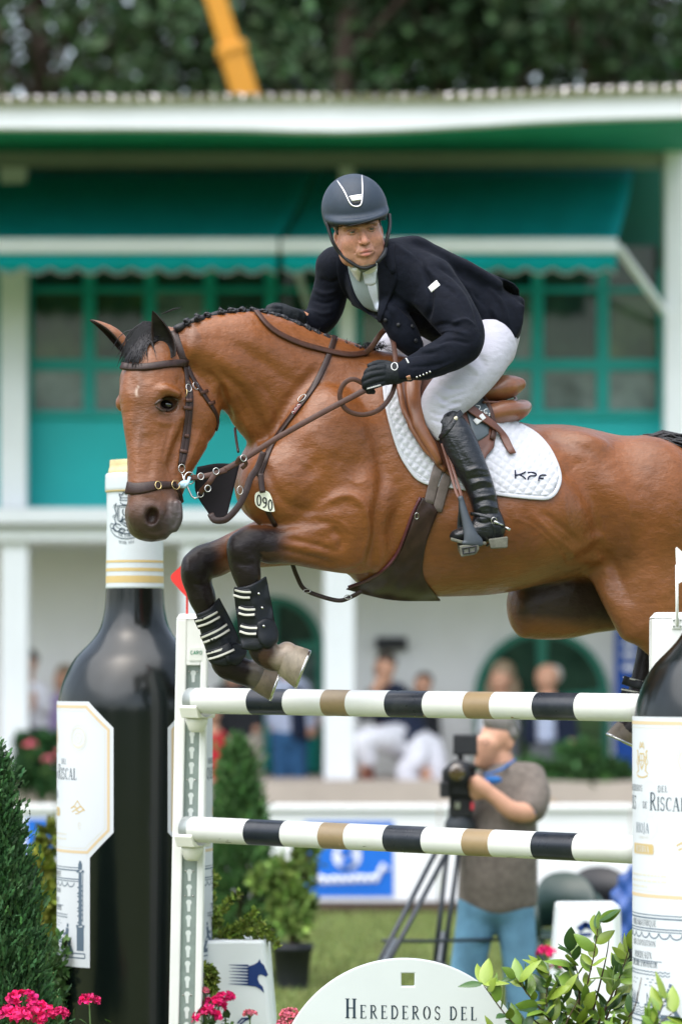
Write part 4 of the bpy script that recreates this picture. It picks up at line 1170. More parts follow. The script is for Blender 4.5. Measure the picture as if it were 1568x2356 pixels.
mb = MB(); pts = [P(u, v, d) for u, v, d in ((1120, 980, -.15), (1160, 976, -.10), (1188, 972, -.02), (1190, 970, .05))]
mb.tube(catmull(pts, 20).tolist(), .007, 8); mb.build('lower_edge', M_GREYP, saddle, True)
# cantle cap
mb = MB(); mb.ball(P(1182, 884, .0), (.008, .05, .022), 14, Matrix.Rotation(R(16), 3, 'Y')); mb.build('cantle_cap', M_GREYP, saddle, True)
fl = coons([(906, 872), (960, 850), (1040, 880), (1102, 905)], [(1018, 1090), (1040, 1096), (1075, 1086), (1112, 1062)],
           [(906, 872), (920, 938), (943, 995), (975, 1040), (1018, 1090)], [(1102, 905), (1128, 945), (1138, 990), (1132, 1030), (1112, 1062)], 40, 44)
patch('flap', SFP, fl, .010, .007, M_TAN2, saddle)
gp = coons([(1060, 905), (1080, 902), (1105, 908)], [(1090, 1018), (1105, 1012), (1122, 1000)], [(1060, 905), (1075, 960), (1090, 1018)], [(1105, 908), (1126, 945), (1122, 1000)], 16, 24)
SFS = Surf([horse_body] + list(pad.children) + list(saddle.children))
patch('grey_panel', SFS, gp, .001, .005, M_GREYP, saddle)
SFS = Surf([horse_body] + list(pad.children) + list(saddle.children))
strap('panel_binding', SFS, [(1062, 903), (1082, 899), (1106, 906), (1128, 945), (1135, 985), (1130, 1012)], 11, M_LEATHER2, saddle, .002, .006)
strap('knee_roll', SFP, [(948, 862), (946, 900), (950, 945), (966, 995), (990, 1038), (1012, 1062)], [40, 36, 32, 30, 26, 16], M_TAN, saddle, .012, .030)
strap('flap_edge', SFP, [(911, 875), (925, 938), (948, 995), (979, 1038), (1018, 1082)], 12, M_TAN, saddle, .014, .012)
SFS = Surf([horse_body] + list(pad.children) + list(saddle.children))
strap('stirrup_leather', SFS, [(1052, 918), (1075, 940), (1105, 962), (1135, 984), (1160, 1012), (1176, 1046)], [22, 24, 23, 21, 19, 17], M_TAN2, saddle, .010, .005)
SFS = Surf([horse_body] + list(pad.children) + list(saddle.children))
strap('keeper', SFS, [(1091, 973), (1100, 966), (1112, 957)], 14, M_PRINT, saddle, .002, .003)
mbk = MB()
for stk in ([(1094, 933), (1106, 934), (1105, 939), (1097, 944), (1110, 946)], [(1120, 941), (1111, 942), (1112, 951), (1121, 954), (1121, 948), (1116, 948)], [(1126, 951), (1123, 952), (1126, 955), (1123, 957)]):
    pts, nor = laid(SFS, stk, .001, 10); mbk.tube(pts, .0020, 6)
mbk.build('model_lettering', M_PRINT, saddle, True)

# ---- bridle, bit and reins
bridle = empty('bridle', P(400, 1000, -.5), 'dark brown leather bridle with steel bit and reins on the bay head', 'bridle')
def bs(name, uv, w_, m=M_LEATHER, off=.002, th=.004, n=None, par=None): return strap(name, SF, uv, w_, m, par or bridle, off, th, n)
bs('browband', [(280, 842), (300, 846), (340, 845), (385, 838), (431, 834)], 17, th=.009)
bs('crownpiece', [(399, 762), (408, 790), (418, 815), (425, 836)], 18)
ck = bs('cheekpiece', [(424, 836), (431, 880), (431, 930), (427, 985), (420, 1030), (414, 1072)], 12)
bs('cheekpiece', [(432, 875), (439, 910), (436, 960), (431, 1010), (424, 1050), (418, 1072)], 10, off=.004)
bs('throat_lash', [(430, 842), (441, 868), (455, 890), (472, 915), (488, 938), (501, 962), (502, 978), (496, 990)], 11)
bs('noseband', [(291, 1122), (305, 1126), (330, 1124), (360, 1117), (402, 1116)], [28, 27, 24, 17, 14], th=.009)
bs('flash_strap', [(402, 1117), (413, 1134), (419, 1156)], 11)
SFB = Surf([horse_body] + list(bridle.children))
def buckle(surf, u, v, r, par, m=M_BRASS, sy=1.3, ang=0):
    h = surf.at(u, v, .004)
    if not h: return
    mb = MB(); ring(mb, h[0], h[1], r * S, .0020, 16, 6, sy, (math.sin(R(ang)), 0, math.cos(R(ang)))); mb.build('buckle', m, par, True)
for u, v, m in ((433, 893, M_STEEL), (449, 888, M_STEEL), (427, 905, M_BRASS), (363, 1117, M_BRASS)): buckle(SFB, u, v, 7.5, bridle, m)
buckle(SFB, 403, 1116, 11, bridle, M_BRASS, 1.0)
for uv in ([(421, 938), (441, 940)], [(424, 1002), (434, 1004)], [(412, 1037), (430, 1040)], [(428, 922), (441, 921)], [(462, 905), (476, 899)], [(478, 930), (492, 925)]):
    strap('keeper_loop', SFB, uv, 8, M_LEATHER2, bridle, .003, .004, 5)
bd_ = SF.at(420, 1100)[0].y - D0 - .014
mb = MB(); ring(mb, P(418, 1078, bd_), (.3, -1, 0), .0125, .0026, 20, 6, 1.3)
ring(mb, P(436, 1100, bd_ - .004), (.25, -1, .1), .020, .0030, 24, 6, 1.15); mb.tube([P(418, 1088, bd_), P(424, 1106, bd_ - .006), P(441, 1142, bd_ - .012), P(448, 1147, bd_ - .012), P(459, 1142, bd_ - .012)], .0034, 8)
ring(mb, P(461, 1137, bd_ - .012), (.2, -1, 0), .0115, .0026, 18, 6); mb.build('bit', M_STEEL, bridle, True)
mb = MB(); mb.tube(catmull([P(411, 1118, bd_ + .012), P(420, 1115, bd_), P(432, 1110, bd_ - .008)], 8).tolist(), [.008, .010, .012, .013, .014, .013, .012, .009], 10)
mb.tube([P(424, 1122, bd_ - .012), P(432, 1112, bd_ - .018), P(436, 1098, bd_ - .012)], .006, 8)
mb.build('bit_guard', mat('pale blue rubber', (.42, .60, .74), .45), bridle, True)
def free(name, pts, w_, th, m, par, nrm=(0.2, -1, .1), n=30, link=True):
    q = catmull([tuple(P(*p)) for p in pts], n)
    return ribbon(name, [Vector(x) for x in q], [Vector(nrm)] * n, w_ * S, th, m, par)
HAND = (842, 896, -.455)
rein = free('rein', [(440, 1100, bd_ - .006), (470, 1096, -.56), (505, 1086, -.55), (560, 1056, -.52), (640, 1006, -.50), (740, 950, -.475), HAND], 13, .006, M_LEATHER2, bridle, (.2, -1, .25), 60)
free('curb_rein', [(460, 1133, bd_ - .012), (480, 1112, -.565), (496, 1090, -.556), (520, 1082, -.545)], 12, .005, M_LEATHER2, bridle, (.2, -1, .2), 16)
mb = MB()
for u, v, d in ((497, 1084, -.557), (462, 1096, -.568), (478, 1124, -.566)):
    mb = MB(); ring(mb, P(u, v, d - .004), (.2, -1, .1), .0115, .0022, 18, 6, 1.1); mb.build('rein_buckle', M_STEEL, bridle, True)
# slack of the near rein: a loop hanging from the hand and running up to the bight
free('rein_slack', [(842, 886, -.45), (812, 872, -.46), (790, 884, -.465), (781, 912, -.465), (796, 942, -.46), (832, 954, -.45), (872, 942, -.44), (900, 908, -.42), (910, 868, -.40), (909, 826, -.34), (904, 788, -.28), (893, 762, -.24), (884, 757, -.23)], 11, .005, M_LEATHER2, bridle, (.1, -1, 0), 70)
# far rein over the crest
far_ = [(588, 715), (600, 735), (628, 762), (680, 788), (740, 806), (800, 818), (842, 814)]
pts, nor = laid(SF, far_, .006, 40)
ribbon('far_rein', pts, nor, 14 * S, .006, M_LEATHER2, bridle)
e0 = pts[-1]
free('rein_bight', [(838, 815, e0.y - D0 - .004), (856, 796, e0.y - D0 - .02), (874, 770, -.2), (886, 757, -.23)], 13, .005, M_LEATHER2, bridle, (.1, -1, .1), 16)

# ---- breastplate with bib martingale and number tag
bp_ = empty('martingale', P(600, 1100, -.3), 'dark leather bib martingale and breast strap with number tag on the bay chest', 'martingale')
strap('neck_strap', SF, [(769, 776), (760, 805), (742, 850), (716, 900), (690, 935), (652, 985), (622, 1030), (603, 1080), (597, 1098)], 14, M_LEATHER, bp_, .003, .006)
SFM = Surf([horse_body] + list(bp_.children))
strap('name_plate', SFM, [(690, 930), (680, 943), (673, 952)], 13, mat('maroon plate', (.12, .03, .03), .4), bp_, .002, .002, 6)
mb = MB()
for k, (u, v) in enumerate(((687, 933), (681, 941), (675, 949))):
    h = SFM.at(u, v, .005)
    if h:
        for a, b in (((-3, -2), (3, -3)), ((-3, 2), (3, 1)), ((-3, -2), (-3, 2))): mb.tube([P(u+a[0], v+a[1], h[0].y - D0 - .001), P(u+b[0], v+b[1], h[0].y - D0 - .001)], .0009, 4)
mb.build('lettering', M_PRINT, bp_)
buckle(SFM, 695, 917, 8, bp_, M_STEEL, 1.5, 40)
bib = [(453, 1074), (500, 1066), (551, 1068)], [(480, 1183), (500, 1200), (521, 1192)], [(453, 1074), (449, 1130), (480, 1183)], [(551, 1068), (541, 1110), (521, 1192)]
G = coons(*bib, 14, 18); vs = []
for i in range(14):
    for j in range(18):
        u, v = G[i, j]; t = (u - 450) / 100
        vs.append(P(u, v, -.50 + .05 * t + .02 * math.sin(t * 3 + v / 60)))
fs = [(i*18+j, (i+1)*18+j, (i+1)*18+j+1, i*18+j+1) for i in range(13) for j in range(17)]
ob = mesh('bib', [tuple(p) for p in vs], fs, mat('black mesh cloth', (.012, .010, .012), .9, .2, bump=.001, bscale=300), bp_)
md = ob.modifiers.new('thick', 'SOLIDIFY'); md.thickness = .004
free('bib_strap', [(484, 1182, -.505), (492, 1196, -.51), (508, 1198, -.51), (524, 1192, -.505), (548, 1165, -.49), (566, 1130, -.475), (576, 1100, -.46), (592, 1076, -.44), (606, 1040, -.43)], 15, .006, M_LEATHER, bp_, (.2, -1, 0), 40)
free('ring_strap', [(541, 1072, -.53), (552, 1052, -.535), (566, 1066, -.525), (556, 1078, -.52)], 9, .004, M_LEATHER2, bp_, (.2, -1, 0), 16)
mb = MB(); ring(mb, P(560, 1054, -.545), (.5, -1, .1), .0125, .0024, 20, 6); mb.build('martingale_ring', M_STEEL, bp_, True); mb = MB(); ring(mb, P(552, 1128, -.50), (.2, -1, .1), .011, .002, 16, 6, 1.5); mb.build('martingale_ring', M_STEEL, bp_, True)
mb = MB(); mb.tube(catmull([P(540, 985, -.33), P(543, 1010, -.37), P(548, 1040, -.42)], 10).tolist(), .005, 6); mb.build('far_strap', M_LEATHER, bp_, True)
free('breast_strap', [(600, 1090, -.445), (601, 1112, -.45), (604, 1134, -.455)], 13, .006, M_LEATHER, bp_, n=10)
bpts = [(610, 1160), (620, 1185), (634, 1208)]
strap('breast_strap', SF, bpts, 11, M_LEATHER, bp_, .004, .005)
free('girth_strap', [(668, 1285, -.20), (682, 1325, -.18), (700, 1356, -.17), (740, 1373, -.165), (780, 1382, -.165), (806, 1374, -.165), (832, 1360, -.17)], 10, .006, M_LEATHER, bp_, n=40)
mb = MB(); ring(mb, P(706, 1360, -.18), (0, -1, .2), .013, .0022, 16, 6, .6); mb.build('buckle', M_STEEL, bp_, True); mb = MB(); ring(mb, P(800, 1374, -.175), (0, -1, .2), .014, .0022, 16, 6, .6); mb.build('buckle', M_STEEL, bp_, True)

tagm = mat('ivory plastic', (.74, .75, .62), .4, .5)
tg = empty('number_tag', P(605, 1155, -.45), 'ivory oval number tag hanging from the breast strap', 'number tag')
h = SF.at(606, 1158); td = (h[0].y - D0 if h else -.42) - .022
ol = [(586, 1140), (590, 1133), (606, 1129), (616, 1131), (624, 1143), (631, 1172), (630, 1177), (612, 1176), (592, 1166), (586, 1154)]
olp = catmull(ol + ol[:1], 40)[:-1]
vs = [tuple(P(u, v, td)) for u, v in olp] + [tuple(P(u, v, td + .003)) for u, v in olp]; n = len(olp)
mesh('plate', vs, [tuple(range(n-1, -1, -1)), tuple(range(n, 2*n))] + [(i, (i+1) % n, (i+1) % n+n, i+n) for i in range(n)], tagm, tg, False)
mb = MB()
for i, gl in enumerate(('0', '9', '0')):
    cx, cy = 595.5 + i * 13.0, 1151 + i * 5.5
    if gl == '0': stk = [(4.2 * math.cos(a), 12 * math.sin(a)) for a in np.linspace(0, 6.283, 20)]
    else: stk = [(4 * math.cos(a), -5.5 + 6 * math.sin(a)) for a in np.linspace(0, -6.283, 16)] + [(4, 2), (1.5, 9), (-3.5, 11.5)]
    mb.tube([P(cx + x + y * -.02, cy + y + x * .25, td - .0012) for x, y in stk], .0026, 6)
mb.build('digit', M_BLACKP, tg)

# ---- tendon boots on the forelegs
M_BOOT = mat('black boot shell', (.006, .008, .011), .42, .3, var=.25, vscale=30, bump=.0008, bscale=160)
M_ELA = mat('white elastic stripe', (.62, .60, .55), .8, .2)
def tendon_boot(label, shell, straps, studs, cup):
    t = empty('tendon_boot', P(*shell[0][0], -.4), label, 'tendon boot', 'tendon boots on the forelegs')
    G = coons(*shell, 18, 34)
    patch('shell', SF, G, .004, .007, M_BOOT, t, lambda u, v: .0012 * np.sin(v / 5.0) * np.sin(u / 9.0))
    s2 = Surf([horse_body] + list(t.children))
    G = coons(*cup, 16, 20)
    patch('fetlock_cup', s2, G, .001, .009, M_BOOT, t)
    s2 = Surf([horse_body] + list(t.children))
    for a, b in straps:
        d_ = Vector((b[0]-a[0], b[1]-a[1])).normalized(); nx, ny = -d_.y, d_.x
        m_ = ((a[0]+b[0])/2 + nx * 2.5, (a[1]+b[1])/2 + ny * 2.5)
        o = strap('strap', s2, [a, m_, b], 27, M_BOOT, t, .003, .004, 12)
        for k in (-6.5, 6.5):
            s3 = [(q[0] + nx * k, q[1] + ny * k) for q in (a, m_, b)]
            strap('stripe', s2, s3, 5.0, M_ELA, o, .0072, .0012, 10)
    s2 = Surf([horse_body] + list(t.children))
    for u, v in studs:
        h = s2.at(u, v, .002)
        if h:
            mb = MB(); mb.ball(h[0], .0058, 10); mb.build('stud', M_STEEL, t, True)
    return t
tendon_boot('black tendon boot on the nearer foreleg, three strap tabs with studs facing out',
    ([(541, 1352), (575, 1345), (608, 1326)], [(560, 1492), (590, 1496), (634, 1478)], [(541, 1352), (549, 1420), (560, 1492)], [(608, 1326), (622, 1400), (634, 1478)]),
    [((540, 1362), (576, 1368)), ((551, 1404), (586, 1408)), ((553, 1446), (592, 1452))],
    [(594, 1366), (602, 1399), (606, 1441)],
    ([(592, 1432), (612, 1422), (630, 1430)], [(598, 1480), (616, 1494), (636, 1478)], [(592, 1432), (588, 1456), (598, 1480)], [(630, 1430), (638, 1456), (636, 1478)]))
tendon_boot('black tendon boot on the farther foreleg with wide striped straps',
    ([(454, 1412), (480, 1400), (500, 1376)], [(488, 1525), (520, 1532), (562, 1512)], [(454, 1412), (470, 1470), (488, 1525)], [(500, 1376), (532, 1440), (562, 1512)]),
    [((452, 1436), (500, 1414)), ((468, 1472), (522, 1444)), ((480, 1510), (534, 1490))], [],
    ([(520, 1494), (540, 1478), (558, 1490)], [(522, 1524), (545, 1532), (564, 1510)], [(520, 1494), (516, 1508), (522, 1524)], [(558, 1490), (566, 1500), (564, 1510)]))
# hind boot straps seen behind the right wing
tb = empty('hind_boot', P(1465, 1580, .4), 'dark strapped boot on the hind leg behind the right jump stand', 'hind boot')
for (a, b) in (((1432, 1564), (1500, 1580)), ((1428, 1592), (1496, 1606))):
    o = strap('strap', SF, [a, ((a[0]+b[0])/2, (a[1]+b[1])/2 + 3), b], 22, M_BOOT, tb, .004, .006, 14)
    strap('stripe', SF, [(a[0], a[1]-6), (b[0], b[1]-6)], 3, M_ELA, o, .0105, .001, 10)
# ================================================================== the rider
M_SKIN = mat('skin', attr=True, rough=.42, spec=.4, var=.20, vscale=110, bump=.0007, bscale=420, sss=.05)
M_JACKET = mat('navy wool', (.0052, .0068, .0125), .75, .10, var=.3, vscale=40, bump=.0012, bscale=420, sheen=.03, bump2=.006, b2scale=24)
M_BREECH = mat('white breeches', (.46, .455, .52), .75, .25, var=.03, vscale=20, bump=.0005, bscale=500, sheen=.1, bump2=.005, b2scale=22, b2stretch=(1, 1, 1.8))
M_HELM = mat('matte navy helmet', (.022, .034, .052), .55, .35, var=.12, vscale=40, bump=.0002, bscale=900, rvar=.08)
M_SILVER = mat('satin silver', (.70, .68, .68), .3, .5, .85)
M_GLOVE = mat('black glove', (.006, .009, .012), .6, .25, var=.3, vscale=50, bump=.0012, bscale=220, bump2=.003, b2scale=60)
M_SHIRT = mat('grey shirt front', (.22, .27, .27), .8, .2, var=.05, vscale=30, bump=.0006, bscale=300)
M_COLLARW = mat('white shirt collar', (.66, .68, .70), .8, .2, var=.05, vscale=30)
M_TIE = mat('pale grey tie', (.50, .55, .62), .6, .3, var=.12, vscale=260, bump=.0008, bscale=900)
M_BHAIR = mat('brown hair', (.035, .02, .012), .5, .4, var=.5, vscale=200)

rider = empty('person', P(1090, 880, -.1), 'rider in dark navy jacket, white breeches and grey riding helmet crouched over the jumping horse', 'person')

# ---- head, in its own frame
HO = P(827, 535, -.315)
ex = Vector((math.cos(R(10.5)) * math.cos(R(8)), math.sin(R(8)), math.sin(R(10.5)))).normalized()
ef = Vector((.16, -1, -.13)); ef = (ef - ex * ef.dot(ex)).normalized(); ez = -ex.cross(ef) if (-ex.cross(ef)).z > 0 else ex.cross(ef)
HA = np.array([ex, ef, ez])
def hp(x, y, z): return np.array(HO + (ex * x + ef * y + ez * z) * S)
def hb(x, y, z, r, ax=None):
    if not isinstance(r, tuple): r = (r, r, r)
    return [(hp(x, y, z), HA if ax is None else ax, tuple(k * S for k in r))]
def hc(pts, n=14):
    """round chain in head space: x, y, z, r"""
    q = catmull(pts, n); return [(hp(*a[:3]), HA, (a[3]*S,) * 3) for a in q]
hf = Field((HO.x - .13, D0 - .50, HO.z - .26), (HO.x + .14, D0 + .02, HO.z + .17), .0024)
hf.add(hb(0, -35, 45, (56, 70, 62)), .004)
hf.add(hb(0, -8, -10, (50, 46, 62)), .03)
hf.add(hb(0, -7, -48, (44, 40, 32)), .025)
hf.add(hb(1, 19, -66, (20, 14, 14)), .022)
hf.add(hb(-36, -8, -40, (13, 22, 22)) + hb(36, -8, -40, (13, 22, 22)), .03)
hf.add(hb(-28, 18, -18, (17, 13, 15)) + hb(28, 18, -18, (17, 13, 15)), .02)
hf.add(hc([(-36, 22, 18, 5.5), (-22, 34, 18, 6.5), (-8, 36, 14, 6), (0, 35, 14, 5), (8, 36, 14, 6), (22, 34, 18, 6.5), (36, 22, 18, 5.5)], 24), .010)
hf.add(hb(-21, 38, 6, (11, 7, 6)) + hb(21, 38, 6, (11, 7, 6)), .009, sub=True)
hf.add(hc([(0, 36, 8, 5), (0, 42, -4, 6), (0, 49, -14, 7.5), (0, 51, -20, 8)], 12), .008)
hf.add(hb(-8.5, 42, -21, (5.5, 7, 5)) + hb(8.5, 42, -21, (5.5, 7, 5)), .005)
hf.add(hb(-5, 47, -27, (3, 4, 2.5)) + hb(5, 47, -27, (3, 4, 2.5)), .003, sub=True)
hf.add(hb(0, 34, -40, (22, 10, 14)), .012)
hf.add(hc([(-14, 35, -43, 2.5), (-8, 40.5, -41, 4), (-3, 43, -39.5, 4), (0, 42.5, -40.5, 3.8), (3, 43, -39.5, 4), (8, 40.5, -41, 4), (14, 35, -43, 2.5)], 22), .004)
hf.add(hc([(-14, 34, -47, 2.8), (-6, 40.5, -49, 4.8), (0, 42, -49.5, 5), (6, 40.5, -49, 4.8), (14, 34, -47, 2.8)], 18), .004)
hf.add(hc([(-15, 40, -44.2, .9), (-8, 45.5, -44.6, 1.2), (0, 47.5, -43.8, 1.2), (8, 45.5, -44.6, 1.2), (15, 40, -44.2, .9)], 26), .003, sub=True)
hf.add(hc([(-13, 40, -58, 2.5), (0, 44, -58.5, 3), (13, 40, -58, 2.5)], 12), .006, sub=True)
hf.add(hc([(-15, 38, -23, 1.6), (-20, 36, -33, 1.6), (-23, 31, -42, 1.4)], 10), .007, sub=True)
hf.add(hc([(15, 38, -23, 1.6), (20, 36, -33, 1.6), (23, 31, -42, 1.4)], 10), .007, sub=True)
for sg in (-1, 1):                                                     # lids and ears
    hf.add(hc([(sg*11, 32.5, 5.5, 2), (sg*16, 35.8, 8.6, 2.7), (sg*22, 36.4, 9.4, 3.0), (sg*28, 33.4, 7.8, 2.7), (sg*32, 28, 5, 2)], 16), .003)
    hf.add(hc([(sg*11, 32.5, 5, 1.8), (sg*17, 34.5, 2.0, 2.4), (sg*23, 34, 1.8, 2.4), (sg*29, 31, 3.0, 2.2), (sg*32, 28, 5, 1.8)], 16), .003)
    hf.add(hb(sg*51, -18, -6, (5, 11, 17)), .006)
    hf.add(hb(sg*49, -24, -2, (6, 11, 13)), .006)
    hf.add(hb(sg*53, -10, -4, (3, 5, 9)), .004, sub=True)
# neck down into the collar
nk = [(hp(0, -22, -40), 34), (hp(6, -44, -74), 32), (hp(18, -80, -108), 29), (hp(26, -112, -132), 24)]
q = catmull([tuple(a) + (r * S,) for a, r in nk], 14)
hf.add([(a[:3], np.eye(3), (a[3],) * 3) for a in q], .02)
V1, F1 = hf.net(2)
rel = (V1 - np.array(HO)) @ HA.T / S                                   # head-space coordinates of the skin
N1 = vnormals(V1, F1)
C1 = np.tile(np.array([.47, .232, .155]), (len(V1), 1))
def mx1(m, c):
    global C1
    m = np.clip(m, 0, 1)[:, None]; C1 = C1 * (1 - m) + np.array(c) * m
x_, y_, z_ = rel.T
g = lambda cx, cz, sx, sz: np.exp(-((x_ - cx) / sx) ** 2 - ((z_ - cz) / sz) ** 2) * (y_ > 0)
mx1(.55 * (g(-27, -14, 14, 12) + g(27, -14, 14, 12)), (.50, .19, .12)); mx1(.5 * g(0, -18, 11, 9), (.50, .19, .12))
mx1(.22 * soft(-z_, 26, 48) * (np.abs(x_) < 44) * (y_ > -12), (.30, .18, .13))                       # shaven beard area
mx1(.25 * g(0, -33, 20, 5), (.28, .16, .11))
mx1(.9 * np.clip(g(0, -41, 11, 4.2) * (y_ > 33), 0, 1), (.36, .10, .085)); mx1(.9 * g(0, -49, 10, 4.5) * (y_ > 33), (.42, .125, .10))
mx1(.9 * np.exp(-((z_ + 44.4 + .010 * x_ ** 2 * 0) / 1.3) ** 2) * (np.abs(x_) < 14) * (y_ > 30), (.10, .03, .028))
for sg in (-1, 1):
    mx1(.95 * np.exp(-((x_ - sg*21) / 15) ** 4 - ((z_ - 18 + .02 * (x_ - sg*19) ** 2 * .5) / 4.0) ** 2) * (y_ > 15), (.06, .03, .018))     # brows
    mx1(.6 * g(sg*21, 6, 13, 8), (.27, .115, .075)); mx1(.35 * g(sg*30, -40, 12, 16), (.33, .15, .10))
    mx1(.7 * np.exp(-((x_ - sg*21) / 11) ** 4 - ((z_ - 8.6) / 1.6) ** 2) * (y_ > 26), (.07, .035, .03))
    mx1(.8 * np.exp(-((x_ - sg*5) / 2.6) ** 2 - ((z_ + 27) / 2) ** 2) * (y_ > 35), (.12, .04, .03))
mx1(.5 * (np.abs(x_) > 46), (.50, .20, .14))
# rough body under the clothes, so that the figure is whole
bf = Field((P(600, 0, 0).x, D0 - .55, P(0, 1290, 0).z), (P(1230, 0, 0).x, D0 + .5, P(0, 560, 0).z), .009)
TL = np.array([.85, -.50, -.14])
bf.add(chain([(1105, 780, .02, 52, 66), (1030, 715, -.04, 46, 62), (950, 670, -.08, 44, 64), (886, 636, -.11, 36, 60), (866, 612, -.14, 26, 34)], TL, .8), .01)
def limb(pts, L=(0, -1, 0)): return chain([(u, v, d, r, r) for u, v, d, r in pts], L, .9)
ARM_L = [(975, 645, -.27, 32), (1030, 715, -.33, 30), (1068, 788, -.38, 26), (1000, 825, -.42, 24), (940, 856, -.44, 19)]
ARM_R = [(765, 610, -.02, 30), (748, 680, .0, 26), (728, 735, -.01, 22), (690, 732, -.06, 19), (660, 724, -.10, 17)]
LEG_L = [(1120, 790, -.08, 52), (1070, 860, -.2, 44), (1014, 932, -.27, 32), (1038, 990, -.31, 26), (1080, 1070, -.33, 22), (1115, 1180, -.34, 16), (1120, 1212, -.34, 14), (1070, 1228, -.355, 8)]
LEG_R = [(1120, 790, .14, 56), (1010, 800, .24, 48), (905, 800, .29, 36), (935, 880, .36, 30), (985, 980, .40, 28), (1020, 1080, .40, 22), (960, 1110, .40, 14)]
for l in (ARM_L, ARM_R, LEG_L, LEG_R): bf.add(limb(l), .03)
V2, F2 = bf.net(2)
C2 = np.tile(np.array([.50, .25, .155]), (len(V2), 1))
body = mesh('body', np.vstack([V1, V2]), np.vstack([F1, F2 + len(V1)]), M_SKIN, rider, True, np.vstack([C1, C2]))

def hmesh(build, name, m, smooth=True):
    mb = MB(); build(mb); return mb.build(name, m, rider, smooth)
# eyes: white, iris and pupil as rings of one ball each
M_EYEW = mat('eye', attr=True, rough=.08, spec=.5, coat=.6)
for sg in (-1, 1):
    c = Vector(hp(sg * 21, 27.2, 5.4)); gaze = (ef + ex * .42 - ez * .02).normalized()
    M3 = gaze.to_track_quat('Z', 'Y').to_matrix(); mb = MB(); mb.ball(c, 9.6 * S, 28, M3)
    vs = np.array([tuple(v) for v in mb.v]); dd = (vs - np.array(c)) / (9.6 * S); ca = dd @ np.array(gaze)
    cc = np.where(ca[:, None] > .955, [[.004, .004, .005]], np.where(ca[:, None] > .74, [[.030, .034, .032]], [[.24, .21, .20]]))
    mesh('eye', vs, mb.f, M_EYEW, rider, True, cc)
# short hair at the temples under the helmet
hmesh(lambda mb: [mb.ball(hp(sg * 48, y, z), (4*S, 7*S, 8*S), 8) for sg in (-1, 1) for y, z in ((0, 20), (-4, 10), (-10, 22), (-14, 12))], 'hair', M_BHAIR)

# ---- helmet
hel = Field((HO.x - .16, D0 - .54, HO.z - .04), (HO.x + .17, D0 + .10, HO.z + .26), .0032)
hel.add(hb(2, -30, 53, (74, 88, 79)), .004)
hel.add(hb(0, 0, -78, (140, 260, 109)), .006, sub=True)
pk = [(-66, -2, 39, 5), (-56, 32, 34, 6), (-34, 56, 29, 6.5), (0, 66, 27, 6.5), (34, 56, 29, 6.5), (57, 32, 34, 6), (68, -2, 39, 5)]
hel.add(hc(pk, 60), .012)
hel.add(hc([(a, b - 12, c + 6, r) for a, b, c, r in pk], 60), .012)
Vh, Fh = hel.net(5)
helmet = mesh('helmet', Vh, Fh, M_HELM, rider)
SH = Surf([helmet])
mb = MB()
for ln in ([(776, 416), (792, 440), (802, 462), (809, 473), (820, 475), (830, 472), (833, 450), (833, 425), (832, 404)], [(803, 453), (818, 450), (833, 448)]):
    pts, nor = laid(SH, ln, .0012, 40); mb.tube(pts, .0030, 6)
mb.build('trim', M_SILVER, helmet, True)
patch('badge', SH, coons([(803, 453), (833, 448)], [(809, 463), (832, 460)], [(803, 453), (809, 463)], [(833, 448), (832, 460)], 8, 6), .0005, .0022, M_SILVER, helmet)
patch('vent', SH, coons([(809, 464), (832, 461)], [(812, 470), (830, 467)], [(809, 464), (812, 470)], [(832, 461), (830, 467)], 8, 6), .0002, .0012, M_BLACKP, helmet)
strap('rim', SH, [(748, 510), (764, 518), (787, 520), (818, 516), (850, 508), (874, 500), (890, 492)], 5, M_BLACKP, helmet, .0, .002, 40)
SHD = Surf([body])
sp = [(752, 510, -.33), (758, 535, -.335), (767, 560, -.34), (783, 583, -.36), (806, 603, -.375), (832, 616, -.38), (852, 613, -.375), (872, 600, -.36), (884, 578, -.345), (890, 550, -.33), (896, 520, -.31), (895, 492, -.29)]
ps = []
for u, v, d in sp:
    h = SHD.at(u, v, .004); dd = d
    if h and abs(h[0].y - D0 - d) < .07: dd = h[0].y - D0 - .003
    ps.append(tuple(P(u, v, dd)))
mb = MB(); mb.tube(catmull(ps, 60).tolist(), .0066, 8)
mb.build('chin_strap', M_BLACKP, helmet, True)
mb = MB(); mb.tube([P(868, 604, -.375), P(882, 586, -.36), P(887, 570, -.35)], [.007, .010, .006], 8); mb.build('chin_buckle', M_BLACKP, helmet, True)

# ---- jacket
jf = Field((P(660, 0, 0).x, D0 - .62, P(0, 900, 0).z), (P(1230, 0, .1).x, D0 + .42, P(0, 520, 0).z), .0055)
jf.add(chain([(858, 622, -.15, 60, 105), (890, 640, -.14, 86, 128), (940, 662, -.10, 92, 124), (1000, 690, -.06, 86, 108), (1060, 722, -.01, 84, 100), (1115, 742, .03, 78, 98), (1145, 752, .05, 66, 88)], TL, .7, .2), .01)
jf.add(blob(985, 640, -.25, (60, 58, 52), rot_uv(-30)), .04)
jf.add(blob(776, 614, -.03, (46, 54, 48), rot_uv(20)), .04)
jf.add(chain([(868, 578, -.10, 24, 90), (905, 578, -.08, 28, 102), (960, 602, -.06, 32, 108), (1040, 640, -.02, 34, 100), (1110, 678, .02, 30, 90)], TL, .8), .03)
jf.add(chain([(985, 648, -.27, 60, 52), (1022, 695, -.32, 58, 50), (1058, 745, -.36, 50, 46), (1070, 785, -.385, 44, 42), (1040, 808, -.40, 44, 40), (990, 832, -.43, 38, 36), (948, 853, -.445, 34, 31), (936, 859, -.45, 33, 30)], (0, -1, 0), .8, .2), .025)
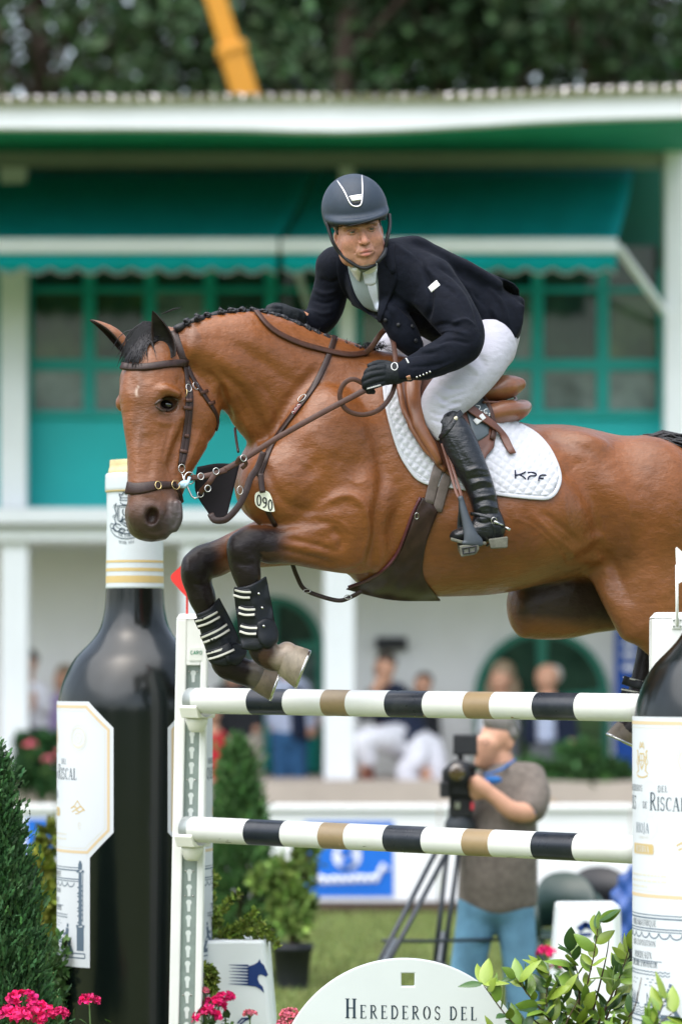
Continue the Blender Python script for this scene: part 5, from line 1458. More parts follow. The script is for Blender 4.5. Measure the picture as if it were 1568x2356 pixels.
jf.add(chain([(774, 614, -.03, 46, 44), (762, 660, -.0, 42, 40), (748, 712, .01, 40, 38), (730, 738, .0, 36, 34), (705, 742, -.03, 30, 28), (682, 736, -.06, 27, 25)], (0, -1, 0), .8, .2), .02)
# skirt and tails
jf.add(chain([(1090, 735, -.10, 60, 22), (1140, 745, -.10, 54, 17), (1172, 732, -.09, 38, 10), (1202, 706, -.08, 6, 5)], (.2, -1, .1), .8), .03)
jf.add(chain([(1110, 700, -.02, 46, 60), (1150, 715, -.0, 40, 62), (1185, 708, .02, 18, 50)], (.1, -1, .25), .8), .03)
jf.add(chain([(1100, 650, -.02, 18, 50), (1140, 652, -.02, 8, 46), (1172, 660, -.03, 5, 34), (1192, 672, -.04, 3, 20)], (.1, -1, .2), .8), .012)
jf.add(chain([(900, 720, -.26, 34, 34), (930, 770, -.26, 34, 30), (950, 798, -.24, 26, 26)], (0, -1, 0), .8), .03)
Vj, Fj = jf.net(4); Nj = vnormals(Vj, Fj)
folds = [([(905, 560), (960, 600), (1005, 640), (1040, 660)], 6, .004), ([(960, 590), (985, 640), (990, 700), (970, 760)], 8, -.010), ([(1005, 640), (1060, 690), (1095, 750)], 8, -.004),
         ([(985, 760), (1020, 745), (1060, 750)], 6, -.006), ([(990, 775), (1030, 762), (1075, 768)], 6, .005), ([(1000, 790), (1040, 782), (1080, 790)], 5, -.005), ([(1035, 745), (1070, 735), (1090, 745)], 5, .005),
         ([(955, 800), (990, 805), (1030, 790)], 6, .004), ([(930, 820), (960, 815), (1000, 812)], 5, -.004), ([(960, 862), (1000, 850), (1050, 830)], 5, .003), ([(940, 845), (985, 842), (1020, 835)], 5, -.003),
         ([(1000, 610), (1050, 640), (1085, 690), (1105, 760)], 7, -.006), ([(1040, 610), (1080, 660), (1110, 700)], 6, -.004), ([(1060, 640), (1110, 690), (1150, 740)], 8, .005), ([(1090, 665), (1130, 720), (1140, 770)], 9, -.007), ([(1120, 660), (1155, 700), (1170, 750)], 6, .005),
         ([(735, 640), (760, 650), (785, 640)], 6, -.004), ([(722, 690), (745, 698), (775, 690)], 5, -.004), ([(712, 712), (740, 722), (765, 716)], 5, .004), ([(720, 665), (745, 676), (775, 668)], 6, .004),
         ([(880, 700), (900, 730), (905, 760)], 8, -.006), ([(905, 690), (940, 720), (975, 735)], 8, -.005), ([(900, 660), (935, 690), (965, 700)], 9, .004), ([(790, 650), (805, 680), (840, 715)], 7, .003)]
rng = np.random.default_rng(8)
Vj = sculpt(Vj, Nj, [(a_, w_ * .8, k_ * 1.5) for a_, w_, k_ in folds]); Nj = vnormals(Vj, Fj)
wr = sum(np.sin(Vj @ (rng.normal(size=3) * 34) + rng.uniform(0, 6)) for _ in range(8)) / 8
Vj = Vj + Nj * (wr * .0032)[:, None]
jacket = mesh('jacket', Vj, Fj, M_JACKET, rider)
SJ = Surf([jacket, body])
# shirt front, tie, lapels, collar
shG = coons([(797, 598), (830, 612), (868, 598)], [(838, 705), (862, 716), (873, 716)], [(797, 598), (806, 640), (820, 680), (838, 705)], [(868, 598), (872, 640), (874, 690), (873, 716)], 20, 30)
patch('shirt', SJ, shG, .001, .004, M_SHIRT, rider, smooth_it=10)
SJ2 = Surf([o for o in rider.children if o.name.split('.')[0] in ('jacket', 'shirt')])
patch('tie', SJ2, coons([(834, 626), (850, 630), (866, 622)], [(866, 712), (870, 714), (873, 710)], [(834, 626), (838, 640), (846, 650), (850, 670), (866, 712)], [(866, 622), (864, 642), (868, 660), (873, 710)], 12, 26), .002, .004, M_TIE, rider)
patch('tie_knot', SJ2, coons([(834, 624), (850, 626), (868, 618)], [(843, 652), (856, 656), (866, 650)], [(834, 624), (843, 652)], [(868, 618), (866, 650)], 10, 10), .004, .007, M_TIE, rider)
patch('collar', SJ2, coons([(797, 596), (812, 606), (830, 622)], [(808, 618), (822, 640), (828, 646)], [(797, 596), (808, 618)], [(830, 622), (828, 646)], 10, 8), .004, .004, M_COLLARW, rider)
patch('collar', SJ2, coons([(836, 624), (852, 616), (872, 596)], [(838, 636), (858, 634), (872, 622)], [(836, 624), (838, 636)], [(872, 596), (872, 622)], 10, 8), .004, .004, M_COLLARW, rider)
SJ3 = Surf([jacket])
lapG = coons([(868, 598), (885, 590), (897, 575)], [(872, 735), (874, 738), (878, 740)], [(868, 598), (872, 650), (874, 700), (872, 735)], [(897, 575), (910, 620), (912, 650), (892, 700), (878, 740)], 16, 36)
patch('lapel', SJ3, lapG, .005, .006, M_JACKET, rider, smooth_it=8)
lapG = coons([(772, 590), (785, 592), (797, 598)], [(866, 722), (870, 728), (872, 734)], [(772, 590), (778, 640), (800, 690), (866, 722)], [(797, 598), (808, 645), (826, 690), (872, 734)], 14, 36)
patch('lapel', SJ3, lapG, .005, .006, M_JACKET, rider, smooth_it=8)
strap('coat_collar', SJ3, [(897, 566), (893, 590), (900, 612), (907, 628)], [22, 26, 22, 10], M_JACKET, rider, .006, .010)
mb = MB()
for u, v in ((887, 736), (916, 747), (947, 751), (955, 783)):
    h = SJ3.at(u, v, .003)
    if h: mb2 = MB(); mb2.lathe([(.001, .004), (.005, .004), (.0072, .002), (.0072, -.002)], h[0], 14, h[1].to_track_quat('Z', 'Y').to_matrix(), True); mb2.build('button', M_BLACKP, jacket, True)
for i in range(5):
    u, v = 958 + i * 7.5, 872 - i * 3.0; h = SJ3.at(u, v - 5, .002)
    if h: mb2 = MB(); mb2.ball(h[0], .0042, 8); mb2.build('cuff_button', M_STEEL, jacket, True)
patch('sleeve_patch', SJ3, coons([(984, 661), (1004, 644)], [(992, 673), (1012, 656)], [(984, 661), (992, 673)], [(1004, 644), (1012, 656)], 10, 8), .001, .002, M_PRINT, jacket)
mb = MB()
for i in range(6):
    h = SJ3.at(931 + i * 1.6, 820 + i * 2.8, .001)
    if h: mb.ball(h[0], .0034, 6)
mb.build('cuff_lettering', M_PRINT, jacket, True)

# ---- breeches
cf = Field((P(860, 0, 0).x, D0 - .42, P(0, 1030, 0).z), (P(1200, 0, .1).x, D0 + .45, P(0, 740, 0).z), .006)
cf.add(chain([(1128, 772, .06, 62, 95), (1118, 800, .05, 66, 90)], (.3, -.95, 0), .9), .01)
cf.add(chain([(1122, 785, -.08, 70, 60), (1095, 836, -.17, 64, 60), (1055, 886, -.235, 58, 54), (1018, 925, -.275, 50, 48), (1008, 948, -.285, 44, 42), (1020, 975, -.30, 38, 38), (1040, 1005, -.31, 32, 34)], (.2, -1, 0), .8, .2), .03)
cf.add(chain([(1100, 790, .16, 60, 56), (1010, 800, .24, 56, 52), (925, 800, .28, 48, 46), (905, 815, .30, 44, 42), (925, 860, .34, 38, 38)], (0, -1, 0), .8, .2), .03)
Vc, Fc_ = cf.net(4); Nc = vnormals(Vc, Fc_)
Vc = sculpt(Vc, Nc, [(a_, w_, k_ * 1.7) for a_, w_, k_ in [([(1000, 905), (1030, 925), (1055, 925)], 5, -.003), ([(1002, 918), (1030, 938), (1056, 935)], 4, .0025), ([(985, 945), (1010, 955), (1045, 945)], 4, -.0025), ([(990, 965), (1015, 970), (1045, 955)], 4, -.0025), ([(1000, 880), (1040, 895), (1075, 890)], 6, -.002),
                     ([(1000, 850), (1010, 870), (1018, 890)], 3, .0018), ([(1080, 800), (1110, 830), (1120, 850)], 8, -.004), ([(1060, 830), (1100, 860), (1090, 890)], 8, .003), ([(1010, 925), (1040, 915), (1070, 905)], 3, -.003), ([(1015, 940), (1040, 932), (1060, 925)], 3, -.003)]])
mesh('breeches', Vc, Fc_, M_BREECH, rider)

# ---- tall boots
def boot(shaft, foot, sole_off, name='tall_boot', near=True):
    lo = np.min([np.array(P(*q[:3])) for q in shaft + foot], 0) - .09; hi = np.max([np.array(P(*q[:3])) for q in shaft + foot], 0) + .09
    b = Field(lo, hi, .0042)
    b.add(chain(shaft, (.2, -1, 0), .7, .2), .01)
    b.add(chain(foot, (.2, -1, 0), .8, .2), .03)
    V, Fc = b.net(4); N = vnormals(V, Fc)
    if near:
        st = []
        for k, v in enumerate((1080, 1096, 1112, 1126, 1140, 1154, 1168, 1180)):
            x0 = 1075 + (v - 1080) * .25
            st.append(([(x0 - 4, v + 6), (x0 + 22, v - 2 + 4 * math.sin(k * 2)), (x0 + 52, v + 4 * math.cos(k))], 4.0, (-.0045 if k % 2 else .0045)))
        st += [([(1030, 1000), (1058, 1050), (1075, 1100)], 2.5, .0015), ([(1045, 1020), (1070, 1060), (1090, 1080)], 10, -.003), ([(1092, 1196), (1110, 1204), (1140, 1196)], 4, -.003), ([(1085, 1205), (1100, 1214), (1120, 1210)], 3, .002)]
        V = sculpt(V, N, st)
    return mesh(name, V, Fc, M_BLACK, rider)
bt = boot([(1030, 972, -.305, 34, 38), (1046, 1000, -.315, 40, 42), (1062, 1035, -.325, 41, 42), (1082, 1075, -.335, 37, 40), (1100, 1112, -.34, 33, 35), (1112, 1150, -.345, 31, 31), (1120, 1188, -.345, 30, 29)],
          [(1140, 1212, -.34, 30, 27), (1122, 1216, -.345, 32, 28), (1098, 1222, -.35, 25, 27), (1072, 1228, -.355, 19, 27), (1050, 1233, -.36, 15, 24), (1043, 1235, -.362, 11, 18)], 0)
SB = Surf([bt])
patch('boot_top', SB, coons([(1008, 1004), (1030, 978), (1048, 950), (1058, 944)], [(1014, 1012), (1036, 990), (1054, 962), (1064, 956)], [(1008, 1004), (1014, 1012)], [(1058, 944), (1064, 956)], 20, 6), .001, .004, M_BLACK, bt)
h = SB.at(1047, 964, .003)
mb = MB(); mb.ball(h[0], (.008, .004, .010), 12, Matrix.Rotation(R(30), 3, 'Y')); mb.build('crest_badge', mat('pearl badge', (.62, .56, .42), .3, .5, .4, var=.3, vscale=200), bt, True)
# sole and heel
M_SOLE = mat('boot sole', (.11, .11, .085), .6, .3, var=.35, vscale=60)
mb = MB(); top = [(1036, 1240, -.372), (1060, 1247, -.37), (1090, 1250, -.365), (1118, 1250, -.36)]
for dz, in ((0,),):
    a = [P(u, v - 4, d - .045) for u, v, d in top] ; b_ = [P(u, v - 4, d + .06) for u, v, d in top]
    a2 = [P(u, v + 4, d - .045) for u, v, d in top]; b2 = [P(u, v + 4, d + .06) for u, v, d in top]
    mb.add(a + b_ + a2 + b2, [(i, i+1, 5+i, 4+i) for i in range(3)] + [(8+i, 12+i, 13+i, 9+i) for i in range(3)] + [(i, 8+i, 9+i, i+1) for i in range(3)] + [(4+i, 5+i, 13+i, 12+i) for i in range(3)] + [(0, 4, 12, 8), (3, 11, 15, 7)])
mb.build('sole', M_SOLE, bt, bevel=.004)
mb = MB(); mb.add([P(u, v, d + k) for k in (-.045, .045) for u, v, d in ((1122, 1240, -.345), (1168, 1234, -.345), (1167, 1261, -.345), (1128, 1263, -.345))], ((0,1,2,3),(7,6,5,4),(0,4,5,1),(1,5,6,2),(2,6,7,3),(3,7,4,0)))
mb.build('heel', M_SOLE, bt, bevel=.005)
boot([(930, 880, .35, 34, 38), (955, 930, .375, 40, 40), (985, 990, .39, 35, 36), (1005, 1060, .40, 28, 28)], [(1010, 1090, .40, 30, 28), (975, 1100, .39, 24, 26), (935, 1108, .38, 14, 22)], 0, near=False)
# spur
spur = empty('spur', P(1150, 1210, -.4), 'steel spur strapped round the heel of the black riding boot', 'spur')
strap('spur_strap', SB, [(1082, 1182), (1105, 1184), (1128, 1192), (1148, 1204), (1158, 1212)], 8, M_BLACK, spur, .003, .004)
strap('under_strap', SB, [(1130, 1200), (1138, 1220), (1134, 1244), (1118, 1256)], 6, M_BLACK, spur, .003, .004)
h = SB.at(1134, 1196, .008); mb = MB(); ring(mb, h[0], h[1], .011, .0022, 18, 6, 1.1); mb.build('buckle', M_STEEL, spur, True)
mb = MB(); mb.tube([P(1136, 1200, -.40), P(1155, 1208, -.375), P(1163, 1216, -.345)], .0045, 8); mb.tube([P(1162, 1214, -.347), P(1173, 1219, -.345)], .0055, 8); mb.build('shank', M_STEEL, spur, True)
# stirrup with its leathers
sti = empty('stirrup', P(1080, 1250, -.37), 'dark grey stirrup iron with wide tread under the black riding boot', 'stirrup')
M_IRON = mat('grey stirrup', (.045, .055, .065), .4, .5, .3, var=.15, vscale=40)
free('leather', [(1016, 1020, -.345), (1034, 1080, -.36), (1048, 1130, -.39), (1057, 1150, -.40)], 7, .003, M_TAN2, sti)
free('leather', [(1022, 1012, -.345), (1040, 1075, -.36), (1056, 1125, -.39), (1062, 1148, -.40)], 7, .003, M_TAN2, sti)
sf = Field((P(1030, 0, -.4).x, D0 - .47, P(0, 1292, -.4).z), (P(1120, 0, -.4).x, D0 - .24, P(0, 1130, -.4).z), .003)
sf.add(chain([(1059, 1144, -.40, 6, 5), (1066, 1175, -.405, 9, 6), (1074, 1205, -.41, 12, 7), (1082, 1232, -.415, 17, 8), (1086, 1246, -.415, 24, 9), (1086, 1252, -.415, 25, 9)], (.1, -1, 0), .7), .006)
sf.add(chain([(1059, 1146, -.40, 6, 5), (1060, 1172, -.36, 8, 6), (1058, 1205, -.305, 9, 7), (1060, 1245, -.29, 16, 8)], (1, -.3, 0), .7), .006)
Vs, Fs = sf.net(3); mesh('arm', Vs, Fs, M_IRON, sti)
mb = MB()
fr = [P(u, v, d) for u, v, d in ((1056, 1256, -.43), (1100, 1249, -.425), (1102, 1264, -.425), (1094, 1276, -.425), (1060, 1282, -.43))]
bk = [P(u, v, d) for u, v, d in ((1050, 1250, -.29), (1094, 1244, -.285), (1098, 1256, -.285), (1090, 1264, -.285), (1054, 1270, -.29))]
mb.add(fr + bk, [(0,1,2,3,4), (9,8,7,6,5)] + [(i, 5+i, 5+(i+1) % 5, (i+1) % 5) for i in range(5)]); tread = mb.build('tread', M_SOLE, sti, bevel=.004)
mb = MB()
for a, b in (((1062, 1262, -.432), (1096, 1256, -.428)), ((1064, 1274, -.432), (1092, 1270, -.428)), ((1078, 1260, -.432), (1079, 1274, -.43)), ((1064, 1260, -.432), (1065, 1275, -.432)), ((1094, 1257, -.43), (1093, 1270, -.43))): mb.tube([P(*a), P(*b)], .0026, 6)
mb.build('grip', M_BLACKP, tread)

# ---- gloves: palm, four fingers closed round the rein, thumb on top
def glove(wrist, palm, fingers, thumb, name='glove'):
    pts = [q for ch in [wrist, palm] + fingers + [thumb] for q in ch]
    lo = np.min([np.array(P(*q[:3])) for q in pts], 0) - .04; hi = np.max([np.array(P(*q[:3])) for q in pts], 0) + .04
    g_ = Field(lo, hi, .0024)
    g_.add(chain([(u, v, d, a, b) for u, v, d, a, b in wrist], (0, -1, 0), .8, .2), .006)
    g_.add(chain(palm, (0, -1, 0), .8, .2), .012)
    for fg in fingers: g_.add(limb(fg), .0035)
    g_.add(limb(thumb), .006)
    V, Fc = g_.net(2)
    return mesh(name, V, Fc, M_GLOVE, rider)
gl = glove([(942, 856, -.445, 22, 19), (925, 857, -.445, 21, 18), (912, 858, -.445, 23, 18)],
           [(915, 858, -.445, 24, 17), (895, 860, -.448, 25, 17), (876, 862, -.45, 25, 16)],
           [[(882, 846, -.462, 8.2), (860, 848, -.470, 8.2), (845, 856, -.468, 7.8), (843, 868, -.450, 7.2), (855, 872, -.436, 6.5)],
            [(880, 857, -.466, 8.4), (856, 861, -.474, 8.4), (840, 870, -.470, 8), (840, 882, -.450, 7.2), (852, 884, -.436, 6.5)],
            [(880, 869, -.464, 8.2), (858, 875, -.472, 8.2), (841, 883, -.468, 7.8), (841, 893, -.450, 7), (853, 894, -.436, 6.5)],
            [(882, 880, -.458, 7.4), (864, 886, -.466, 7.4), (848, 892, -.464, 7), (846, 900, -.448, 6.3), (858, 901, -.438, 6)]],
           [(912, 846, -.43, 10), (890, 838, -.425, 9), (868, 836, -.432, 8), (850, 842, -.440, 7)])
SG = Surf([gl])
mb = MB(); hexa = [(907 + 7.5 * math.cos(R(60*k+15)), 843 + 9 * math.sin(R(60*k+15))) for k in range(7)]
pts, nor = laid(SG, hexa, .001, 30); mb.tube(pts, .0014, 5); mb.build('emblem', M_PRINT, gl)
mb = MB()
for k, x in enumerate(range(844, 876, 4)):
    y = 893 - (x - 842) * .28
    pts, nor = laid(SG, [(x, y + 3), (x + 1.5, y - 3), (x + 3, y + 2)], .001, 5); mb.tube(pts, .0012, 4)
mb.build('glove_lettering', M_PRINT, gl)
strap('wrist_skin', Surf([gl, jacket]), [(938, 864), (941, 872)], 9, mat('bare wrist', (.50, .25, .155), .5), rider, .002, .002, 5)
glove([(690, 734, -.07, 20, 18), (672, 730, -.09, 20, 18)],
      [(676, 730, -.09, 21, 18), (655, 725, -.11, 22, 18), (640, 722, -.12, 21, 17)],
      [[(644, 710, -.13, 8), (626, 708, -.15, 8), (614, 716, -.15, 7.5), (616, 728, -.13, 7)],
       [(642, 718, -.14, 8), (622, 718, -.16, 8), (608, 727, -.16, 7.5), (612, 740, -.14, 7)],
       [(642, 728, -.14, 8), (624, 730, -.16, 8), (612, 739, -.16, 7.5), (616, 750, -.14, 7)],
       [(646, 736, -.13, 7), (630, 740, -.15, 7), (620, 748, -.15, 6.5), (624, 756, -.13, 6)]],
      [(668, 716, -.10, 10), (650, 707, -.11, 9), (632, 704, -.12, 8), (618, 708, -.13, 7)])
# ================================================================== lettering drawn from strokes with serifs
def arc(cx, cy, rx, ry, a0, a1, n=9):
    return [(cx + rx * math.cos(R(a)), cy + ry * math.sin(R(a))) for a in np.linspace(a0, a1, n)]
TK, TN = .135, .05
def _serif(x, y): return ([(x - .13, y), (x + .13, y)], .035)
GL = {
 'H': (.62, [([(.12, 0), (.12, 1)], TK), ([(.5, 0), (.5, 1)], TK), ([(.12, .52), (.5, .52)], TN), _serif(.12, .02), _serif(.12, .98), _serif(.5, .02), _serif(.5, .98)]),
 'E': (.52, [([(.12, 0), (.12, 1)], TK), ([(.02, .975), (.45, .975), (.45, .84)], TN), ([(.12, .52), (.36, .52)], TN), ([(.36, .60), (.36, .44)], .03), ([(.02, .025), (.47, .025), (.48, .18)], TN)]),
 'R': (.60, [([(.12, 0), (.12, 1)], TK), (arc(.24, .74, .22, .235, 90, -90) , .09), ([(.02, .975), (.26, .975)], TN), ([(.12, .505), (.26, .505)], TN), ([(.26, .5), (.54, .02)], .11), _serif(.12, .02), ([(.5, .02), (.62, .02)], .04)]),
 'D': (.62, [([(.12, 0), (.12, 1)], TK), (arc(.22, .5, .33, .475, 90, -90, 13), .10), ([(.02, .975), (.24, .975)], TN), ([(.02, .025), (.24, .025)], TN)]),
 'O': (.66, [(arc(.33, .5, .25, .47, 55, 125, 6), .05), (arc(.33, .5, .25, .47, 120, 240, 9), .12), (arc(.33, .5, .25, .47, 235, 305, 6), .05), (arc(.33, .5, .25, .47, 300, 420, 9), .12)]),
 'S': (.48, [(arc(.24, .74, .17, .235, 20, 200, 10) + arc(.24, .27, .18, .245, 100, -165, 14)[0:], .085), ([(.42, .96), (.42, .76)], .035), ([(.05, .04), (.05, .26)], .035)]),
 'L': (.50, [([(.12, 0), (.12, 1)], TK), ([(.02, .025), (.45, .025), (.47, .2)], TN), _serif(.12, .98)]),
 'I': (.26, [([(.13, 0), (.13, 1)], TK), _serif(.13, .02), _serif(.13, .98)]),
 'C': (.58, [(arc(.34, .5, .26, .475, 45, 120, 7), .055), (arc(.34, .5, .26, .475, 118, 242, 9), .12), (arc(.34, .5, .26, .475, 240, 315, 7), .055), ([(.53, .97), (.53, .72)], .035)]),
 'A': (.64, [([(.06, 0), (.32, 1)], .05), ([(.32, 1), (.56, 0)], TK), ([(.15, .34), (.46, .34)], .045), _serif(.08, .02), _serif(.55, .02)]),
 'M': (.78, [([(.12, 0), (.14, 1)], .05), ([(.14, 1), (.39, .05)], .12), ([(.39, .05), (.64, 1)], .05), ([(.64, 1), (.66, 0)], TK), _serif(.12, .02), _serif(.66, .02), _serif(.1, .98), _serif(.68, .98)]),
 'Q': (.66, [(arc(.33, .5, .25, .47, 0, 360, 18), .10), ([(.33, .1), (.6, -.16)], .09)]),
 'U': (.60, [([(.13, 1), (.13, .3)] + arc(.31, .28, .18, .26, 180, 360, 9) + [(.49, 1)], .09), _serif(.13, .98), _serif(.49, .98)]),
 'V': (.60, [([(.07, 1), (.31, 0)], TK), ([(.31, 0), (.54, 1)], .05), _serif(.08, .98), _serif(.53, .98)]),
 'J': (.34, [([(.2, 1), (.2, .15), (.12, -.05), (.0, -.08)], .11), _serif(.2, .98)]),
 'P': (.54, [([(.12, 0), (.12, 1)], TK), (arc(.24, .73, .21, .245, 90, -90), .09), ([(.02, .975), (.26, .975)], TN), ([(.12, .485), (.26, .485)], TN), _serif(.12, .02)]),
 'B': (.56, [([(.12, 0), (.12, 1)], TK), (arc(.24, .75, .17, .22, 90, -90), .09), (arc(.25, .27, .22, .25, 90, -90), .09), ([(.02, .975), (.26, .975)], TN), ([(.12, .52), (.26, .52)], TN), ([(.02, .025), (.26, .025)], TN)]),
 'X': (.60, [([(.06, 1), (.54, 0)], TK), ([(.08, 0), (.52, 1)], .05)]),
 'T': (.58, [([(.29, 0), (.29, 1)], TK), ([(.03, .8), (.03, .97), (.55, .97), (.55, .8)], TN), _serif(.29, .02)]),
 'N': (.64, [([(.1, 0), (.1, 1)], .05), ([(.1, 1), (.52, .02)], TK), ([(.52, 0), (.52, 1)], .05), _serif(.1, .02), _serif(.52, .98)]),
 'e': (.5, [(arc(.25, .32, .2, .3, 0, 320, 14), .07), ([(.05, .33), (.45, .33)], .05)]),
 '1': (.3, [([(.15, 0), (.15, 1), (.05, .85)], .1)]), '8': (.5, [(arc(.25, .74, .16, .22, 0, 360, 12), .08), (arc(.25, .26, .2, .26, 0, 360, 12), .08)]), '5': (.5, [([(.42, .96), (.12, .96), (.1, .56)] + arc(.22, .3, .2, .28, 80, -140, 9), .08)]),
 "'": (.18, [([(.1, 1), (.08, .8)], .08)]), ' ': (.34, []), '-': (.3, [([(.05, .4), (.25, .4)], .05)]),
}
def quads_of(strokes):
    """2-D strokes (points, width) -> flat quads with rounded-off joints"""
    out = []
    for pts, w_ in strokes:
        for i in range(len(pts) - 1):
            a, b = np.array(pts[i], float), np.array(pts[i+1], float); t = b - a; l_ = np.linalg.norm(t)
            if l_ < 1e-9: continue
            t /= l_; n = np.array([-t[1], t[0]]) * w_ / 2
            e0 = t * (w_ * .25 if i > 0 else 0); e1 = t * (w_ * .25 if i < len(pts) - 2 else 0)
            out.append([a - e0 - n, b + e1 - n, b + e1 + n, a - e0 + n])
    return out
def word(txt, h, track=.06, caps=1.25, narrow=1.0, bold=1.0, align=0):
    """quads of a word in units of h; upper-case after '^' is drawn larger (small caps); align -1 left, 0 centre, 1 right"""
    x = 0; qs = []; big = 1.0
    for ch in txt:
        if ch == '^': big = caps; continue
        acc = ch == 'É'
        wd, st = GL['E' if acc else ch]
        for q in quads_of([(p, w_ * bold) for p, w_ in st] + ([([(.2, 1.1), (.36, 1.28)], .07)] if acc else [])):
            qs.append([(x + p[0] * narrow * big, p[1] * big) for p in q])
        x += (wd * narrow * big + track); big = 1.0
    x -= track; off = -x / 2 if align == 0 else (0 if align < 0 else -x)
    return [[((px + off) * h, py * h) for px, py in q] for q in qs]

def decal(name, quads, fmap, mat_, parent):
    """flat print: 2-D quads carried into the place by fmap(x, y), long ones split so that they follow curved things"""
    vs = []; fs = []
    for q in quads:
        q = [np.array(p, float) for p in q]; L = max(np.linalg.norm(q[1] - q[0]), np.linalg.norm(q[2] - q[3])); n = max(1, int(L / 14))
        b = len(vs)
        for i in range(n + 1):
            t = i / n; vs.append(fmap(*(q[0] * (1-t) + q[1] * t))); vs.append(fmap(*(q[3] * (1-t) + q[2] * t)))
        for i in range(n): fs.append((b+2*i, b+2*i+2, b+2*i+3, b+2*i+1))
    return mesh(name, [tuple(v) for v in vs], fs, mat_, parent, False)

# ================================================================== the poles
M_NAVY = mat('navy black paint', (.010, .014, .022), .30, .4, var=.2, vscale=10, stretch=(1, 1, 1), dirt_refl=.25, dirt_refl_col=(.12, .12, .12), rvar=.1, bump=.0006, bscale=30)
M_GOLD = mat('tan paint', (.27, .195, .105), .38, .5, var=.12, vscale=12, dirt_refl=.25, dirt_refl_col=(.16, .12, .07), rvar=.1)
M_POLEW = mat('white pole paint', (.66, .67, .64), .36, .5, var=.04, vscale=6, dirt_refl=.22, dirt_refl_col=(.52, .49, .42), rvar=.12, bump=.0006, bscale=20)
M_GREY = mat('galvanised grey', (.34, .37, .36), .45, .5, .4, var=.12, vscale=30)
YL, YR = .50, -.70
def pole(a, b, bands, label):
    A, B = P(*a), P(*b); ax = (B - A); L = ax.length; ax.normalize()
    x = ax.cross(Vector((0, 0, 1))).normalized(); z = x.cross(ax); r = .0495
    def t_of(u):
        lo, hi = -.1, 1.1
        for _ in range(40):
            m = (lo + hi) / 2; p = A + (B - A) * m
            if U0 + F * p.x / p.y < u: lo = m
            else: hi = m
        return m
    cuts = [(0, 3)] + [(t_of(u), m) for u, m in bands] + [(1.0, None)]
    vs = []; fs = []; ms = []; n = 40
    rows = []
    for i in range(len(cuts) - 1):
        t0, m = cuts[i]; t1 = cuts[i+1][0]; k = max(1, int((t1 - t0) * L / .05))
        for j in range(k): rows.append((t0 + (t1 - t0) * j / k, m))
    rows.append((1.0, 3))
    for t, m in rows:
        rr = r
        for k in range(n):
            an = 2 * math.pi * k / n; vs.append(A + ax * (t * L) + (x * math.cos(an) + z * math.sin(an)) * rr)
    for i in range(len(rows) - 1):
        for k in range(n): fs.append((i*n+k, i*n+(k+1) % n, (i+1)*n+(k+1) % n, (i+1)*n+k)); ms.append(rows[i][1])
    fs.append(tuple(range(n-1, -1, -1))); ms.append(3); fs.append(tuple(range((len(rows)-1)*n, len(rows)*n))); ms.append(3)
    o = mesh('striped_pole', vs, fs, [M_POLEW, M_NAVY, M_GOLD, M_GREY], None, True)
    o.data.polygons.foreach_set('material_index', ms)
    tag(o, label, 'jump pole', 'poles of the jump')
    for nm, mt, cnt in (('scuff_mark', mat('dark scuff', (.10, .085, .07), .8, .2), 34), ('paint_chip', mat('bare wood chip', (.42, .30, .20), .8, .2), 14)):
        vs2 = []; fs2 = []
        for _ in range(cnt):
            t = rnd.uniform(.03, .97); a0 = R(rnd.uniform(150, 330)); l_ = rnd.uniform(.004, .045) if nm == 'scuff_mark' else rnd.uniform(.005, .014); w2 = rnd.uniform(.02, .05) if nm == 'scuff_mark' else rnd.uniform(.06, .16); sl_ = rnd.uniform(-.25, .25); b = len(vs2)
            for q_, (p_, s2) in enumerate(((0, -1), (.5, -.7), (1, -.2), (1, .3), (.4, 1), (0, .5))):
                an = a0 + s2 * w2 + sl_ * p_ * l_ / .05
                vs2.append(tuple(A + ax * (t * L + p_ * l_) + (x * math.cos(an) + z * math.sin(an)) * (r + .0006)))
            fs2.append(tuple(range(b, b + 6)))
        mesh(nm, vs2, fs2, mt, o, False)['kind'] = 'stuff'
    return o, A, B
PA0, PA1 = (437, 1612, YL), (1482, 1629, YR)
PB0, PB1 = (428, 1908, YL), (1478, 1956.5, YR)
_, TA, TB = pole(PA0, PA1, [(455, 0), (583, 1), (666, 0), (753, 2), (810, 0), (900, 1), (987, 0), (1080, 2), (1141, 0), (1239, 1), (1335, 0)], 'top striped white, black and tan jump pole right under the hooves')
_, LA, LB = pole(PB0, PB1, [(446, 0), (576, 1), (660, 0), (747, 2), (806, 0), (896, 1), (984, 0), (1077, 2), (1138, 0), (1236, 1), (1331, 0)], 'lower striped white, black and tan jump pole above the arched sign')

# ================================================================== left jump stand
M_TRACK = mat('grey track', (.24, .29, .27), .4, .5, .2, var=.15, vscale=20, rvar=.1)
M_SLOT = mat('bright slot', (.62, .66, .64), .5, .5)
M_CUP = mat('ivory plastic cup', (.72, .72, .64), .42, .5, var=.05)
M_RED = mat('red plastic', (.78, .045, .04), .5, .4)
def v_z(v, y): return H + (V0 - v) / F * y
stand = empty('jump_stand', P(435, 2500, YL), 'white jump stand with grey perforated track holding the left pole ends', 'jump stand', 'jump stands at the pole ends')
def quadbox(mb, tl, tr, br, bl, d0, d1, k=1.0):
    """box whose front corners lie at picture positions, from depth d0 back to d1"""
    fr = [P(*q, d0) for q in (tl, tr, br, bl)]; dy = d1 - d0
    mb.add(fr + [p + Vector((0, dy, 0)) for p in fr], ((0,1,2,3),(7,6,5,4),(0,4,5,1),(1,5,6,2),(2,6,7,3),(3,7,4,0)))
BOT = 2560
def edge(u0, u1, v): return u0 + (u1 - u0) * (v - 1413) / (2356 - 1413)
pd = YL + .055                                     # front of the post just behind the pole axis line
mb = MB()
